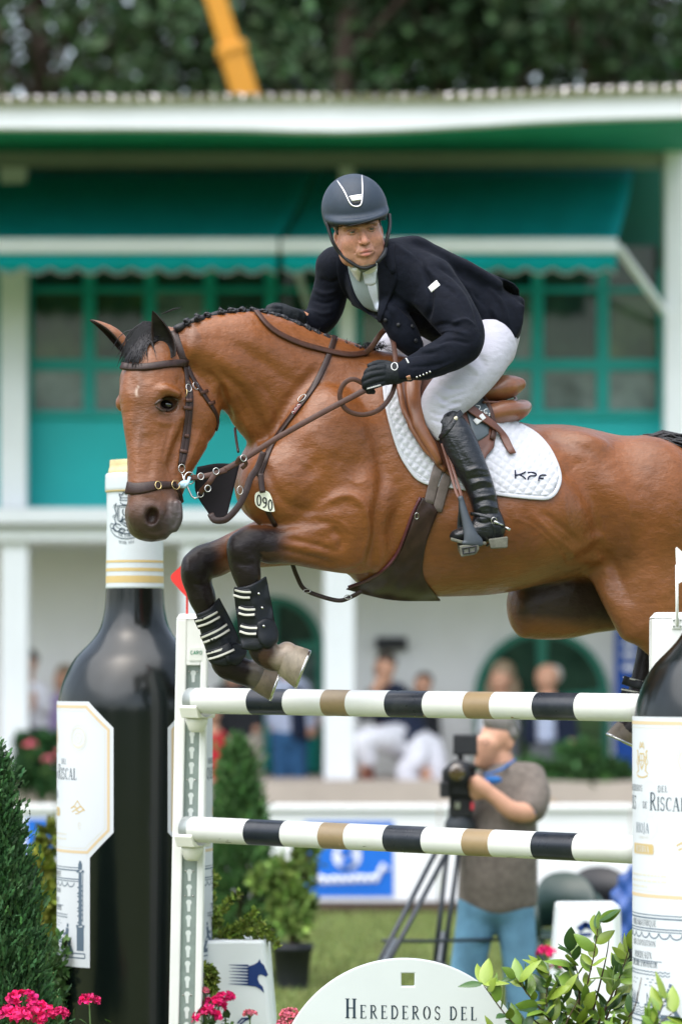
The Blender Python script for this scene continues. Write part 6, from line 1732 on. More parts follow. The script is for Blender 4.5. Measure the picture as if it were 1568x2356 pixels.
lf, g0, g1, rt = (lambda v: edge(406, 388, v)), (lambda v: edge(431, 411, v)), (lambda v: edge(463, 447, v)), (lambda v: edge(478, 463, v))
quadbox(mb, (lf(1424), 1424), (g0(1424), 1424), (g0(BOT), BOT), (lf(BOT), BOT), pd, pd + .12)
quadbox(mb, (g1(1424), 1424), (rt(1424), 1424), (rt(BOT), BOT), (g1(BOT), BOT), pd, pd + .12)
mb.build('post_rail', M_WHITE, stand, bevel=.006)
mb = MB(); quadbox(mb, (g0(1424)-1, 1424), (g1(1424)+1, 1424), (g1(1531), 1531), (g0(1531), 1531), pd + .003, pd + .1); mb.build('post_head', M_WHITE, stand, bevel=.003)
mb = MB()
tl = [P(lf(1424), 1424, pd), P(rt(1424), 1424, pd), P(rt(1424), 1424, pd) + Vector((0, .12, 0)), P(lf(1424), 1424, pd) + Vector((0, .12, 0))]
tp = [P(lf(1413)+7, 1413, pd + .015), P(rt(1413)-5, 1413, pd + .015), P(rt(1413)-5, 1413, pd + .015) + Vector((0, .09, 0)), P(lf(1413)+7, 1413, pd + .015) + Vector((0, .09, 0))]
mb.add(tl + tp, ((4,5,6,7), (0,1,5,4), (1,2,6,5), (2,3,7,6), (3,0,4,7))); mb.build('post_cap', M_WHITE, stand)
mb = MB(); quadbox(mb, (g0(1531)-.5, 1531), (g1(1531)+.5, 1531), (g1(BOT)+.5, BOT), (g0(BOT)-.5, BOT), pd + .022, pd + .04); mb.build('track', M_TRACK, stand)
# keyhole slots of the track
sv = [(6.5 * math.cos(a), 6.5 * math.sin(a) + 7) for a in np.linspace(-.9, math.pi + .9, 12)] + [(-3.2, -14), (3.2, -14)]
sl = None
for k in range(24):
    v = 1556 + k * 35.2
    if 1586 < v < 1675 or 1880 < v < 1985: continue
    p = P((g0(v) + g1(v)) / 2, v, pd + .0205)
    if sl is None:
        me = bpy.data.meshes.new('keyhole'); s_ = 13 / F
        me.from_pydata([(x * s_, 0, y * s_) for x, y in sv] + [(x * s_, .004, y * s_) for x, y in sv], [], [tuple(range(len(sv)))] + [(i, i+len(sv), (i+1) % len(sv)+len(sv), (i+1) % len(sv)) for i in range(len(sv))])
        me.materials.append(M_SLOT); sl = me
    o = bpy.data.objects.new('keyhole', sl); put(o, stand); o.location = p
for v in (1545, 1795, 2005, 2062, 2290):
    for s_ in (-1, 1):
        mb = MB(); mb.ball(P((g0(v)+g1(v))/2 + s_ * 9, v, pd + .021), .0042, 8); mb.build('screw', M_STEEL, stand, True)
mb = MB(); quadbox(mb, (436, 1491), (466, 1491), (465, 1520), (435, 1520), pd - .001, pd + .002); mb.build('maker_plate', mat('pale plate', (.72, .74, .70), .5), stand)
GS = {'C': [arc(.3, .5, .28, .48, 50, 310, 10)], 'A': [[(0, 0), (.3, 1), (.6, 0)], [(.12, .32), (.48, .32)]], 'R': [[(.05, 0), (.05, 1)], arc(.3, .75, .22, .24, 90, -90, 7), [(.05, .98), (.3, .98)], [(.05, .5), (.3, .5), (.52, 0)]], 'O': [arc(.33, .5, .3, .47, 0, 360, 14)]}
qs = []
for i, ch in enumerate('CARO'):
    for q in quads_of([(s_, .17) for s_ in GS[ch]]): qs.append([(438.5 + i * 6.8 + p[0] * 8.2, 1506 - p[1] * 8.5) for p in q])
decal('maker_lettering', qs, lambda x, y: P(x, y, pd - .0025), mat('green print', (.0, .25, .13), .5), stand)
def cup(u, v, parent, side=1):
    """saucer under the pole with a tapering stem let into the track"""
    c = P(u, v, YL + .0); mb = MB()
    pr = []
    for a in range(200, 341, 14): pr.append((.057 * math.cos(R(a)), .057 * math.sin(R(a))))
    pr = [(-.062, -.012)] + pr + [(.062, -.012), (.066, -.022), (.05, -.062), (-.05, -.062), (-.066, -.022)]
    ax = (TB - TA).normalized(); x = Vector((ax.y, -ax.x, 0)).normalized()
    vs = []
    for k in (-.035, .05):
        vs += [c + x * p[0] + Vector((0, 0, p[1])) + ax * k for p in pr]
    n = len(pr); mb.add(vs, [tuple(range(n)), tuple(range(2*n-1, n-1, -1))] + [(i, i+n, (i+1) % n+n, (i+1) % n) for i in range(n)])
    o = mb.build('pole_cup', M_CUP, parent, bevel=.003)
    mb = MB(); mb.lathe([(.044, 0), (.042, -.02), (.030, -.05), (.020, -.058)], c + Vector((0, .012, -.060)), 20, None, True); mb.build('stem', M_CUP, o, True)
cup(452, 1615, stand); cup(441, 1911, stand)
flag = empty('red_flag', P(430, 1413, pd + .05), 'red marker flag on top of the left jump stand', 'flag')
mb = MB(); mb.tube([P(430, 1416, pd + .05), P(431, 1290, pd + .05)], .0045, 8); mb.build('staff', M_RED, flag, True)
mb = MB(); fl_ = catmull([(431, 1287), (412, 1306), (396, 1320), (392, 1329), (396, 1338), (414, 1358), (432, 1378)], 20)
vs = [P(u, v, pd + .048) for u, v in fl_]; n = len(vs); mb.add(vs + [p + Vector((0, .004, 0)) for p in vs], [tuple(range(n)), tuple(range(2*n-1, n-1, -1))] + [(i, i+n, (i+1) % n+n, (i+1) % n) for i in range(n)]); mb.build('panel', M_RED, flag)
# right jump stand and its white flag
rs = empty('jump_stand', P(1545, 2500, YR), 'white jump stand behind the cropped giant bottle at the right pole ends', 'jump stand', 'jump stands at the pole ends')
rd = YR + .05; mb = MB(); quadbox(mb, (1500, 1422), (1592, 1422), (1590, BOT), (1497, BOT), rd, rd + .13); mb.build('post_rail', M_WHITE, rs, bevel=.008)
mb = MB(); tl = [P(1500, 1422, rd), P(1592, 1422, rd)]; tp = [P(1510, 1409, rd + .02), P(1584, 1409, rd + .02)]
mb.add([*tl, *[p + Vector((0, .13, 0)) for p in tl[::-1]], *tp, *[p + Vector((0, .09, 0)) for p in tp[::-1]]], ((4,5,6,7), (0,1,5,4), (1,2,6,5), (2,3,7,6), (3,0,4,7))); mb.build('post_cap', M_WHITE, rs)
mb = MB(); quadbox(mb, (1545, 1422), (1570, 1422), (1570, 1447), (1545, 1447), rd - .006, rd); mb.build('flag_bracket', M_WHITE, rs, bevel=.002)
for u, v in ((1549, 1427), (1549, 1441), (1565, 1427), (1565, 1441)):
    mb = MB(); mb.ball(P(u, v, rd - .007), .004, 8); mb.build('screw', M_GREY, rs, True)
mb = MB(); c_ = P(1476, 1628, YR); quadbox(mb, (1478, 1650), (1510, 1650), (1506, 1700), (1482, 1700), rd - .08, rd); mb.build('pole_cup', M_CUP, rs, bevel=.004)
mb = MB(); quadbox(mb, (1474, 1978), (1508, 1978), (1504, 2030), (1480, 2030), rd - .08, rd); mb.build('pole_cup', M_CUP, rs, bevel=.004)
wf = empty('white_flag', P(1556, 1409, rd + .04), 'white marker flag on top of the right jump stand', 'flag')
mb = MB(); mb.tube([P(1557, 1440, rd - .01), P(1556, 1300, rd - .01)], .0055, 8); mb.build('staff', M_WHITE, wf, True)
mb = MB(); vs = [P(u, v, rd - .012) for u, v in ((1553, 1262), (1556, 1258), (1606, 1304), (1608, 1312), (1556, 1346))]
mb.add(vs + [p + Vector((0, .004, 0)) for p in vs], [(0,1,2,3,4), (9,8,7,6,5)] + [(i, i+5, (i+1) % 5+5, (i+1) % 5) for i in range(5)]); mb.build('panel', M_WHITE, wf)

# ================================================================== giant bottles
M_GLASS = mat('black green bottle gloss', (.0025, .005, .0045), .21, .5, coat=.0, var=.2, vscale=3, rvar=.03)
M_GLASS.node_tree.nodes['Principled BSDF'].inputs['IOR'].default_value = 1.5
M_FOIL = mat('white foil', (.52, .57, .60), .38, .5, var=.05, vscale=8, bump=.0006, bscale=25)
M_GILT = mat('gilt print', (.52, .39, .17), .5, .4)
M_GILT2 = mat('pale gilt print', (.60, .47, .30), .6, .3)
M_CORK = mat('cream wax', (.62, .50, .27), .5, .4, var=.2, vscale=30, bump=.003, bscale=40)
M_PAPER = mat('white label paper', (.58, .61, .65), .6, .3, var=.02, vscale=5)
M_INK = mat('dark ink', (.025, .045, .065), .6, .2)
M_INK2 = mat('grey blue ink', (.10, .14, .19), .6, .2)
M_FAINT = mat('faint print', (.60, .58, .50), .6, .2)
M_FAINT2 = mat('faint grey print', (.56, .60, .63), .6, .2)
def bottle(uc, d, rad, dv, labels, label, full=True):
    """rad = body radius in metres; profile measured in units of that radius along the axis"""
    y = D0 + d; k = rad / 178.0                       # metres per profile unit
    base = P(uc, 1540, d); zc = lambda v: base.z + (1540 - v) * k + dv
    bt_ = empty('giant_bottle', (base.x, base.y, 0.0), label, 'bottle', 'giant wine bottles beside the jump')
    prof = [(62, 1095), (66, 1100), (66.5, 1131), (66, 1134), (66, 1353)]
    gl_ = [(66.5, 1353), (69, 1395), (74, 1425), (80, 1445), (90, 1463), (106, 1482), (122, 1498), (138, 1515), (152, 1538), (163, 1562), (171, 1586), (176, 1612), (178, 1645), (178, 1900), (177, 2200), (176, 2500), (172, 2640), (160, 2665)]
    def rev(pr, name, m, n=96, par=bt_):
        mb = MB(); q = catmull(pr, len(pr) * 5) if len(pr) > 6 else pr
        mb.lathe([(r * k, zc(v)) for r, v in q], (base.x, base.y, 0), n); return mb.build(name, m, par, True)
    rev(gl_, 'glass_body', M_GLASS); 
    fo = rev([(60, 1092), (65, 1090), (67.5, 1096), (68, 1126), (66.5, 1131), (64.5, 1133), (64.5, 1160), (65, 1250), (66.5, 1340), (67.2, 1355), (64, 1356)], 'foil_neck', M_FOIL)
    co = rev([(1, 1059), (52, 1059), (57, 1062), (58, 1075), (60, 1082), (61, 1088), (58, 1092)], 'cork', M_CORK)
    for v0, v1 in ((1290, 1295.5), (1308, 1315.5), (1326, 1342)):
        r0 = 65.2 + (v0 - 1250) / 60
        rev([(r0 + .35, v0), (r0 + .5, v1)], 'gold_band', M_GILT)
    rim = rev([(66.5, 1128), (67.8, 1129.5), (67.5, 1132), (65, 1133.5)], 'foil_seam', M_GILT)
    def onto(r_extra, ac, rr=178):
        """label plane (x along the surface in profile units, v) -> place, ac = angle of the label's middle from the camera side, degrees"""
        def f_(x, v):
            a = R(ac) + x / rr; r_ = (rr + r_extra) * k
            return (base.x + r_ * math.sin(a), base.y - r_ * math.cos(a), zc(v))
        return f_
    D = math.pi / 180 * 178
    for ac in labels:
        fm = onto(.9, ac)
        # body of the label: octagon, then the narrower lower label
        hw, cw = 70 * D, 50 * D
        vs = []; fs = []; n = 64
        def span(v):
            if v < 1672: t = (v - 1613) / 59; return cw + (hw - cw) * max(0, min(1, t))
            if v > 1908: t = (v - 1908) / 58; return hw + (51 * D - hw) * max(0, min(1, t))
            return hw
        rows = [1613, 1630, 1650, 1672, 1750, 1830, 1908, 1930, 1950, 1966]
        lowr = [1966.01, 2030, 2120, 2215]
        allr = [(v, span(v)) for v in rows] + [(v, 51 * D) for v in lowr]
        for v, s_ in allr:
            for j in range(n + 1): vs.append(fm(-s_ + 2 * s_ * j / n, v))
        for i in range(len(allr) - 1):
            for j in range(n): fs.append((i*(n+1)+j, i*(n+1)+j+1, (i+1)*(n+1)+j+1, (i+1)*(n+1)+j))
        lb = mesh('label', vs, fs, M_PAPER, bt_, True)
        fm = onto(1.25, ac)
        octo = lambda e: [(-cw + e*.6, 1613 + e), (cw - e*.6, 1613 + e), (hw - e, 1672 + e*.4), (hw - e, 1908 - e*.4), (51*D - e*.6, 1966 - e), (-51*D + e*.6, 1966 - e), (-hw + e, 1908 - e*.4), (-hw + e, 1672 + e*.4), (-cw + e*.6, 1613 + e)]
        decal('gold_frame', quads_of([(octo(12), 6.5)]), fm, M_GILT2, lb); decal('thin_frame', quads_of([(octo(21), 1.2)]), fm, M_FAINT, lb)
        T = lambda q, cx, v: [[(cx + p[0], v - p[1]) for p in c] for c in q]
        decal('maker_lettering', T(word('HEREDEROS', 12.5, .16, align=-1), -78, 1756), fm, M_INK, lb); decal('maker_lettering', T(word('DEL', 12.5, .16, align=1), 78, 1756), fm, M_INK, lb)
        for q_ in (T(word('^MARQUÉS', 26, .08, 1.3, .9), -88, 1791), T(word('DE', 13, .08), 13, 1788), T(word('^RISCAL', 26, .09, 1.32, .92, align=-1), 30, 1791)): decal('name_lettering', q_, fm, M_INK, lb)
        decal('region_lettering', T(word('RIOJA', 19, .08), 0, 1835), fm, M_INK2, lb)
        decal('small_print', T(word('DENOMINACION', 5, .12, bold=.8), 8, 1846) if all(c in GL for c in 'DENOMINACION') else [], fm, M_FAINT, lb)
        box_ = [(-38, 1856), (38, 1856), (42, 1860), (42, 1871), (38, 1875), (-38, 1875), (-42, 1871), (-42, 1860)]
        decal('reserve_box', [[(-40, 1857), (40, 1857), (40, 1874), (-40, 1874)]], fm, M_GILT, lb); decal('reserve_frame', quads_of([(box_ + box_[:1], 1.6)]), onto(1.4, ac), M_GILT2, lb)
        decal('reserve_lettering', T(word('RESERVA', 12, .10), 0, 1871.5), onto(1.6, ac), M_PAPER, lb)
        # crest of lions and shield, round seal, ribbon, monogram ghost
        cr = []
        cr += [(arc(0, 1675, 9, 5, 180, 360) + [(9, 1669), (5, 1662), (0, 1669), (-5, 1662), (-9, 1669), (-9, 1675)], 2.6), ([(-9, 1684), (9, 1684), (9, 1702), (0, 1714), (-9, 1702), (-9, 1684)], 2.8), ([(0, 1685), (0, 1712)], 2), ([(-9, 1697), (9, 1697)], 2)]
        for s_ in (-1, 1): cr += [([(s_*14, 1718), (s_*17, 1705), (s_*14, 1697), (s_*19, 1690), (s_*17, 1681), (s_*22, 1677)], 4), ([(s_*17, 1706), (s_*24, 1702), (s_*22, 1694)], 2), ([(s_*15, 1692), (s_*10, 1688)], 2.4), ([(s_*16, 1717), (s_*24, 1722)], 2.6)]
        cr += [(arc(0, 1722, 24, 7, 20, 160), 3)]
        decal('crest', quads_of(cr), fm, M_GILT, lb)
        sx = 40 * D; se = [(arc(sx, 1696, 26, 29, 0, 360, 26), 1.5), (arc(sx, 1696, 21, 23, 0, 360, 26), 2.6), (arc(sx, 1696, 12, 12, 0, 360, 16), 2), (arc(sx, 1708, 14, 8, 20, 160), 3), ([(sx-6, 1694), (sx+6, 1694)], 1.5), ([(sx-6, 1698), (sx+6, 1698)], 1.5)]
        decal('seal', quads_of(se), fm, M_FAINT, lb)
        rb = [([(sx-26, 1856), (sx-14, 1850), (sx-4, 1856), (sx+8, 1850), (sx+20, 1860)], 3.4), ([(sx-22, 1864), (sx-8, 1858), (sx+4, 1864), (sx+16, 1858)], 3), ([(sx-12, 1848), (sx-2, 1838), (sx+6, 1848)], 2.4), ([(sx-10, 1868), (sx+2, 1866)], 2.4)]
        decal('ribbon', quads_of(rb), fm, M_GILT, lb)
        gh = [(arc(28, 1770, 30, 34, 0, 360, 22), 2.5), (arc(14, 1812, 40, 40, 200, 420, 22), 2.5), ([(30, 1790), (60, 1842), (24, 1838)], 2.5), (arc(-10, 1790, 34, 30, 0, 360, 20), 2.5)]
        decal('ghost_monogram', quads_of(gh), onto(1.05, ac), M_FAINT2, lb)
        fine = []
        for v, x0, x1 in ((1915, -60, 80), (1926, -60, 78), (1937, -60, 20)):
            x = x0
            while x < x1: L = 5 + 9 * rnd.random(); fine.append(([(x, v), (min(x1, x + L), v)], 4.2)); x += L + 3
        decal('small_print', quads_of(fine), fm, M_FAINT, lb)
        decal('estimated_sign', T(word('e', 24), sx + 4, 1902), fm, M_FAINT, lb)
        # lower label: engraved diploma
        e = []
        Xr = 42 * D
        for s_ in (-1, 1):
            e += [([(s_*Xr, 1999), (s_*Xr, 2120)], 10), ([(s_*(Xr+8), 2002), (s_*(Xr+8), 2112)], 2), ([(s_*(Xr-13), 2122), (s_*(Xr+13), 2122)], 6), ([(s_*Xr, 2124), (s_*Xr, 2178)], 22), ([(s_*(Xr-12), 1998), (s_*(Xr+12), 1998)], 6), ([(s_*Xr, 1994), (s_*Xr, 1982)], 12), ([(s_*(Xr-6), 1981), (s_*(Xr+6), 1981)], 4), ([(s_*Xr, 1980), (s_*Xr, 1974)], 7)]
            for q_ in range(9): e.append(([(s_*(Xr-9), 2035 + q_*11 + 3*math.sin(q_*2)), (s_*(Xr+7), 2030 + q_*11)], 3.4))
        e += [([(-Xr, 1990), (Xr, 1990)], 2), ([(-Xr, 1996), (Xr, 1996)], 3), ([(-Xr, 2016), (Xr, 2016)], 2.4), ([(-Xr, 2021), (Xr, 2021)], 2)]
        for q_ in range(-4, 4): e.append((arc(q_ * 28 + 14, 2024, 13, 10, 0, 180, 8), 2.6))
        e += [([(-Xr-14, 2184), (Xr+14, 2184)], 3), ([(-Xr-14, 2194), (Xr+14, 2194)], 3), ([(-Xr-14, 2184), (-Xr-14, 2194)], 3), ([(Xr+14, 2184), (Xr+14, 2194)], 3), ([(20, 2189), (76, 2189)], 4)]
        for v in (2098, 2104): e.append(([(x, v + 1.5 * math.sin(x * .5)) for x in range(-84, 85, 6)], 1.8))
        for x, v in ((30, 2112), (40, 2118), (24, 2124), (-30, 2114), (-40, 2122)): e.append(([(x - 12, v), (x + 12, v + 1)], 2))
        for s_ in (-1, 1):                                                     # seated figures and boats
            e += [([(s_*86, 2118), (s_*84, 2126)], 8), ([(s_*84, 2128), (s_*80, 2150), (s_*94, 2166)], 13), ([(s_*80, 2150), (s_*62, 2160), (s_*52, 2180)], 10), ([(s_*92, 2166), (s_*104, 2182), (s_*60, 2182)], 9), ([(s_*82, 2136), (s_*66, 2144), (s_*58, 2138)], 5)]
            for x in (20, 34, 46): e += [([(s_*x, 2160), (s_*x, 2140), (s_*(x+9), 2156), (s_*x, 2158)], 2.2), ([(s_*(x-9), 2162), (s_*(x+10), 2162)], 4)]
        for v in (2168, 2174, 2179): e.append(([(x, v + 1.4 * math.sin(x)) for x in range(-54, 55, 5)], 1.6))
        decal('engraving', quads_of(e), fm, M_INK2, lb)
        for q_ in (T(word('PHILOMATHIQUE', 12, .08), 0, 2012), T(word('XIII EXPOSITION', 11, .12), 0, 2050), T(word('BORDEAUX', 13, .10), 0, 2074), T(word("DIPLOME D'HONNEUR", 12, .05, narrow=.85), 0, 2098 - 8)): decal('diploma_lettering', q_, fm, M_INK, lb)
        e = [([(-64, 2078), (64, 2078)], 1.6), ([(-50, 2081.5), (50, 2081.5)], 1)]
        decal('rule', quads_of(e), fm, M_INK2, lb)
    # crest on the foil
    for ac in labels:
        fm = onto(.5, ac * .78 + 58, 66.0) if False else onto(.6, -14 if labels[0] < -75 else -40, 65.2)
        st = [([(-14, 1148), (14, 1148), (16, 1154), (-16, 1154), (-14, 1148)], 1.8), ([(-14, 1148), (-18, 1139), (-10, 1142), (-6, 1135), (0, 1141), (6, 1135), (10, 1142), (18, 1139), (14, 1148)], 2.4), ([(0, 1136), (0, 1130)], 3), (arc(0, 1158, 14, 6, 0, 180), 2)]
        st += [([(-22, 1166), (22, 1166), (22, 1198), (0, 1214), (-22, 1198), (-22, 1166)], 2.2), ([(-18, 1170), (18, 1170), (18, 1196), (0, 1209), (-18, 1196), (-18, 1170)], 1.2), (arc(0, 1180, 9, 9, -60, 220), 2.4), ([(-8, 1190), (-12, 1202), (-4, 1196), (6, 1202), (10, 1190)], 2.8), ([(-20, 1200), (0, 1206), (20, 1200)], 2)]
        for s_ in (-1, 1): st += [([(s_*26, 1160), (s_*30, 1172), (s_*26, 1184), (s_*31, 1196), (s_*26, 1208)], 2.6), ([(s_*30, 1162), (s_*36, 1170)], 1.6), ([(s_*31, 1186), (s_*38, 1192)], 1.8), (arc(s_*24, 1216, 12, 9, 0, 330), 2.2), (arc(s_*40, 1212, 7, 6, 0, 330), 2)]
        st += [(arc(0, 1196, 42, 34, 30, 150, 14), 2), (arc(0, 1196, 52, 46, 30, 150, 16), 2), (arc(0, 1196, 34, 26, 20, 160, 14), 1.6), (arc(-10, 1222, 7, 5, 0, 360), 1.6), (arc(10, 1222, 7, 5, 0, 360), 1.6)]
        decal('foil_crest', quads_of(st), fm, M_INK, fo)
        def curved(txt, rx, ry, h_):
            qs = word(txt, h_, .08); 
            return [[((rx + (-0)) * math.sin(p[0] / rx), 1196 + (ry - p[1]) * math.cos(p[0] / rx)) for p in c] for c in qs]
        decal('foil_lettering', curved('VICTORIA', 43, 43, 8.5), fm, M_INK, fo); decal('foil_lettering', curved('DESDE 1858', 56, 58, 6.5), fm, M_INK, fo)
        break
    return bt_
bottle(310, 1.05, .311, 0.0, [-82, 98], 'giant black wine bottle with white foil neck and gold bands behind the left jump stand')
bottle(1668, -1.28, .3075, -.030, [-69, 111], 'giant dark wine bottle cropped at the right edge in front of the white jump stand')

# ================================================================== arched sign and white blocks
M_SIGN = mat('white sign board', (.56, .60, .60), .42, .5, var=.03, vscale=5)
sg_ = empty('arched_sign', P(930, 2560, -.35), 'white arched jump filler board with dark serif lettering and a square hole', 'sign')
cx, cz, Rr = 930, 2503, 297
outer = [(cx + Rr * math.cos(R(a)), cz - Rr * math.sin(R(a))) for a in np.linspace(-12, 192, 70)]
inner = [(923, 2240), (953, 2240), (953, 2270), (923, 2270)]
bm = bmesh.new(); ln = []
for lp in (outer, inner):
    vv = [bm.verts.new(P(u, v, -.35)) for u, v in lp]
    ln += [bm.edges.new((vv[i], vv[(i+1) % len(vv)])) for i in range(len(vv))]
bmesh.ops.triangle_fill(bm, use_beauty=True, edges=ln)
ex_ = bmesh.ops.extrude_face_region(bm, geom=bm.faces[:]); bmesh.ops.translate(bm, vec=(0, .035, 0), verts=[g_ for g_ in ex_['geom'] if isinstance(g_, bmesh.types.BMVert)])
bmesh.ops.recalc_face_normals(bm, faces=bm.faces)
me = bpy.data.meshes.new('board'); bm.to_mesh(me); bm.free(); me.materials.append(M_SIGN)
o = bpy.data.objects.new('board', me); put(o, sg_)
md = o.modifiers.new('bevel', 'BEVEL'); md.width = .004; md.segments = 2; md.limit_method = 'ANGLE'; md.angle_limit = R(50)
for tx, x0, al in (('^HEREDEROS', 794, -1), ('DEL', 1096, 1)):
    q = word(tx, 31, .27, 1.46, .90, align=al)
    decal('sign_lettering', [[(x0 + p[0], 2346 - p[1] + (x0 + p[0] - 946) * .018) for p in c] for c in q], lambda x, y: P(x, y, -.3515), M_INK, sg_)

M_BLOCK = mat('white moulded plastic', (.78, .82, .83), .35, .5, var=.03, vscale=4, rvar=.08)
M_BLUE = mat('navy blue print', (.008, .035, .16), .5, .3)
def block(label, tl, tr, br, bl, facet, d, logo):
    b = empty('planter_block', P((tl[0]+tr[0])/2, 2560, d), label, 'planter block', 'white plastic blocks at the jump')
    mb = MB(); k = 1.0; fr = [P(*q, d) for q in (tl, tr, br, bl)]
    ch = [P(tl[0] - facet, tl[1] + 4, d + .07), P(bl[0] - facet, bl[1], d + .07)]; cr_ = [P(tr[0] + facet, tr[1] + 5, d + .07), P(br[0] + facet, br[1], d + .07)]
    back = [p + Vector((0, .34, 0)) for p in (ch[0], cr_[0], cr_[1], ch[1])]
    V = fr + [ch[0], ch[1], cr_[0], cr_[1]] + back
    mb.add(V, [(0,1,2,3), (4,0,3,5), (1,6,7,2), (6,9,10,7), (8,4,5,11), (9,8,11,10), (4,8,9,6,1,0), (3,2,7,10,11,5)])
    mb.build('shell', M_BLOCK, b, bevel=.014)
    if logo: logo(b, d)
    return b
def horse_logo(b, d):
    z = lambda x, y: (376.3 + .4 * x, 1505.3 + .4 * y)
    hd = [z(*q) for q in ((485, 1798), (520, 1786), (540, 1775), (552, 1754), (558, 1774), (576, 1790), (590, 1820), (601, 1845), (590, 1859), (575, 1850), (558, 1844), (544, 1850), (540, 1870), (550, 1895), (570, 1915), (578, 1952), (556, 1930), (528, 1914), (485, 1908))]
    fm = lambda x, y: P(x, y, d - .003)
    mesh('logo', [tuple(fm(*p)) for p in hd], [tuple(range(len(hd)))], M_BLUE, b, False)
    qs = []
    for i in range(7):
        y0 = 1793 + i * 18.2; a, c = z(375 + (i % 2) * 6, y0 - 4), z(488, y0); h_ = 2.4
        qs.append([(a[0], a[1] - .4), (c[0], c[1] - h_), (c[0], c[1] + h_), (a[0], a[1] + .4)])
    decal('logo_streak', qs, fm, M_BLUE, b)
    qs = quads_of([([z(425, 2125), z(450, 2098), z(500, 2096), z(470, 2106), z(440, 2130)], 4)]); decal('lower_logo', qs, fm, M_BLUE, b)
block('white plastic block with blue horse logo beside the left jump stand', (470, 2164), (606, 2163), (640, 2560), (462, 2560), 10, .95, horse_logo)
def blue_logo(b, d):
    decal('logo', quads_of([([(1330, 2140), (1346, 2128), (1366, 2136)], 14), ([(1330, 2152), (1360, 2150)], 8)]), lambda x, y: P(x, y, d - .003), M_BLUE, b)
block('white plastic block behind the leafy shrub by the right bottle', (1300, 2082), (1412, 2080), (1430, 2560), (1262, 2560), 14, 3.4, blue_logo)
# ================================================================== people behind the jump
M_SKIN2 = mat('plain skin', (.50, .27, .18), .55, .35, var=.08, vscale=30)
def cloth(nm, c, sc=.25): return mat('cloth ' + nm, c, .85, .2, var=sc, vscale=25, bump=.002, bscale=60, sheen=.1)
def figure(label, parts, res, d, group=None, extra=None, base=None):
    """parts: (name, material, [chains of (u, v, depth offset, r) or (u, v, off, a, b)], blend)"""
    allp = [q for _, _, chs, _ in parts for ch in chs for q in ch]
    u_ = sum(q[0] for q in allp) / len(allp); vmax = max(q[1] for q in allp)
    root = empty('person', P(base[0] if base else u_, base[1] if base else vmax, d), label, 'person', group)
    made = {}
    for name, m, chs, k in parts:
        pts = [q for ch in chs for q in ch]; sc = (D0 + d) / F
        rmax = max(max(q[3:]) for q in pts) * sc + 4 * res
        c3 = np.array([np.array(P(q[0], q[1], d + q[2])) for q in pts])
        f = Field(c3.min(0) - rmax, c3.max(0) + rmax, res)
        for ch in chs:
            st = [(q[0], q[1], d + q[2], q[3], q[4] if len(q) > 4 else q[3]) for q in ch]
            if len(st) == 1: f.add(blob(st[0][0], st[0][1], st[0][2], (st[0][3], st[0][4], st[0][3])), k)
            else: f.add(chain(st, (0, -1, 0), .8, .25), k)
        V, Fc = f.net(3); made[name] = mesh(name, V, Fc, m, root, True)
    if extra: extra(root, made)
    return root
# ---- cameraman
DC = 4.6
M_POLO = cloth('brown grey knit', (.135, .115, .10), .3); M_JEAN = mat('washed denim', (.10, .22, .32), .85, .2, var=.35, vscale=7, bump=.002, bscale=80)
M_COLLAR = cloth('blue', (.03, .13, .36)); M_GHAIR = mat('grey hair', (.16, .15, .14), .6, .3, var=.4, vscale=80)
def cm_extra(r, md):
    mb = MB()
    for u in (1098, 1116): ring(mb, P(u, 1707, DC - .105), (-.5, -1, 0), .019, .0022, 14, 5, .75)
    mb.tube([P(1124, 1706, DC - .10), P(1158, 1706, DC - .06)], .003, 5); mb.build('glasses', M_BLACKP, r)
    mb = MB(); ring(mb, P(1132, 1826, DC - .27), (1, -.1, .35), .036, .009, 18, 6); mb.build('watch', M_WHITE, r, True)
    mb = MB(); mb.tube(catmull([P(1112, 1783, DC - .16), P(1150, 1772, DC - .15), P(1184, 1748, DC - .03)], 10).tolist(), .006, 8); mb.build('collar', M_COLLAR, r, True)
    mb = MB(); mb.ball(P(1132, 1795, DC - .20), (.05, .012, .022), 10); mb.build('chest_badge', M_COLLAR, r, True)
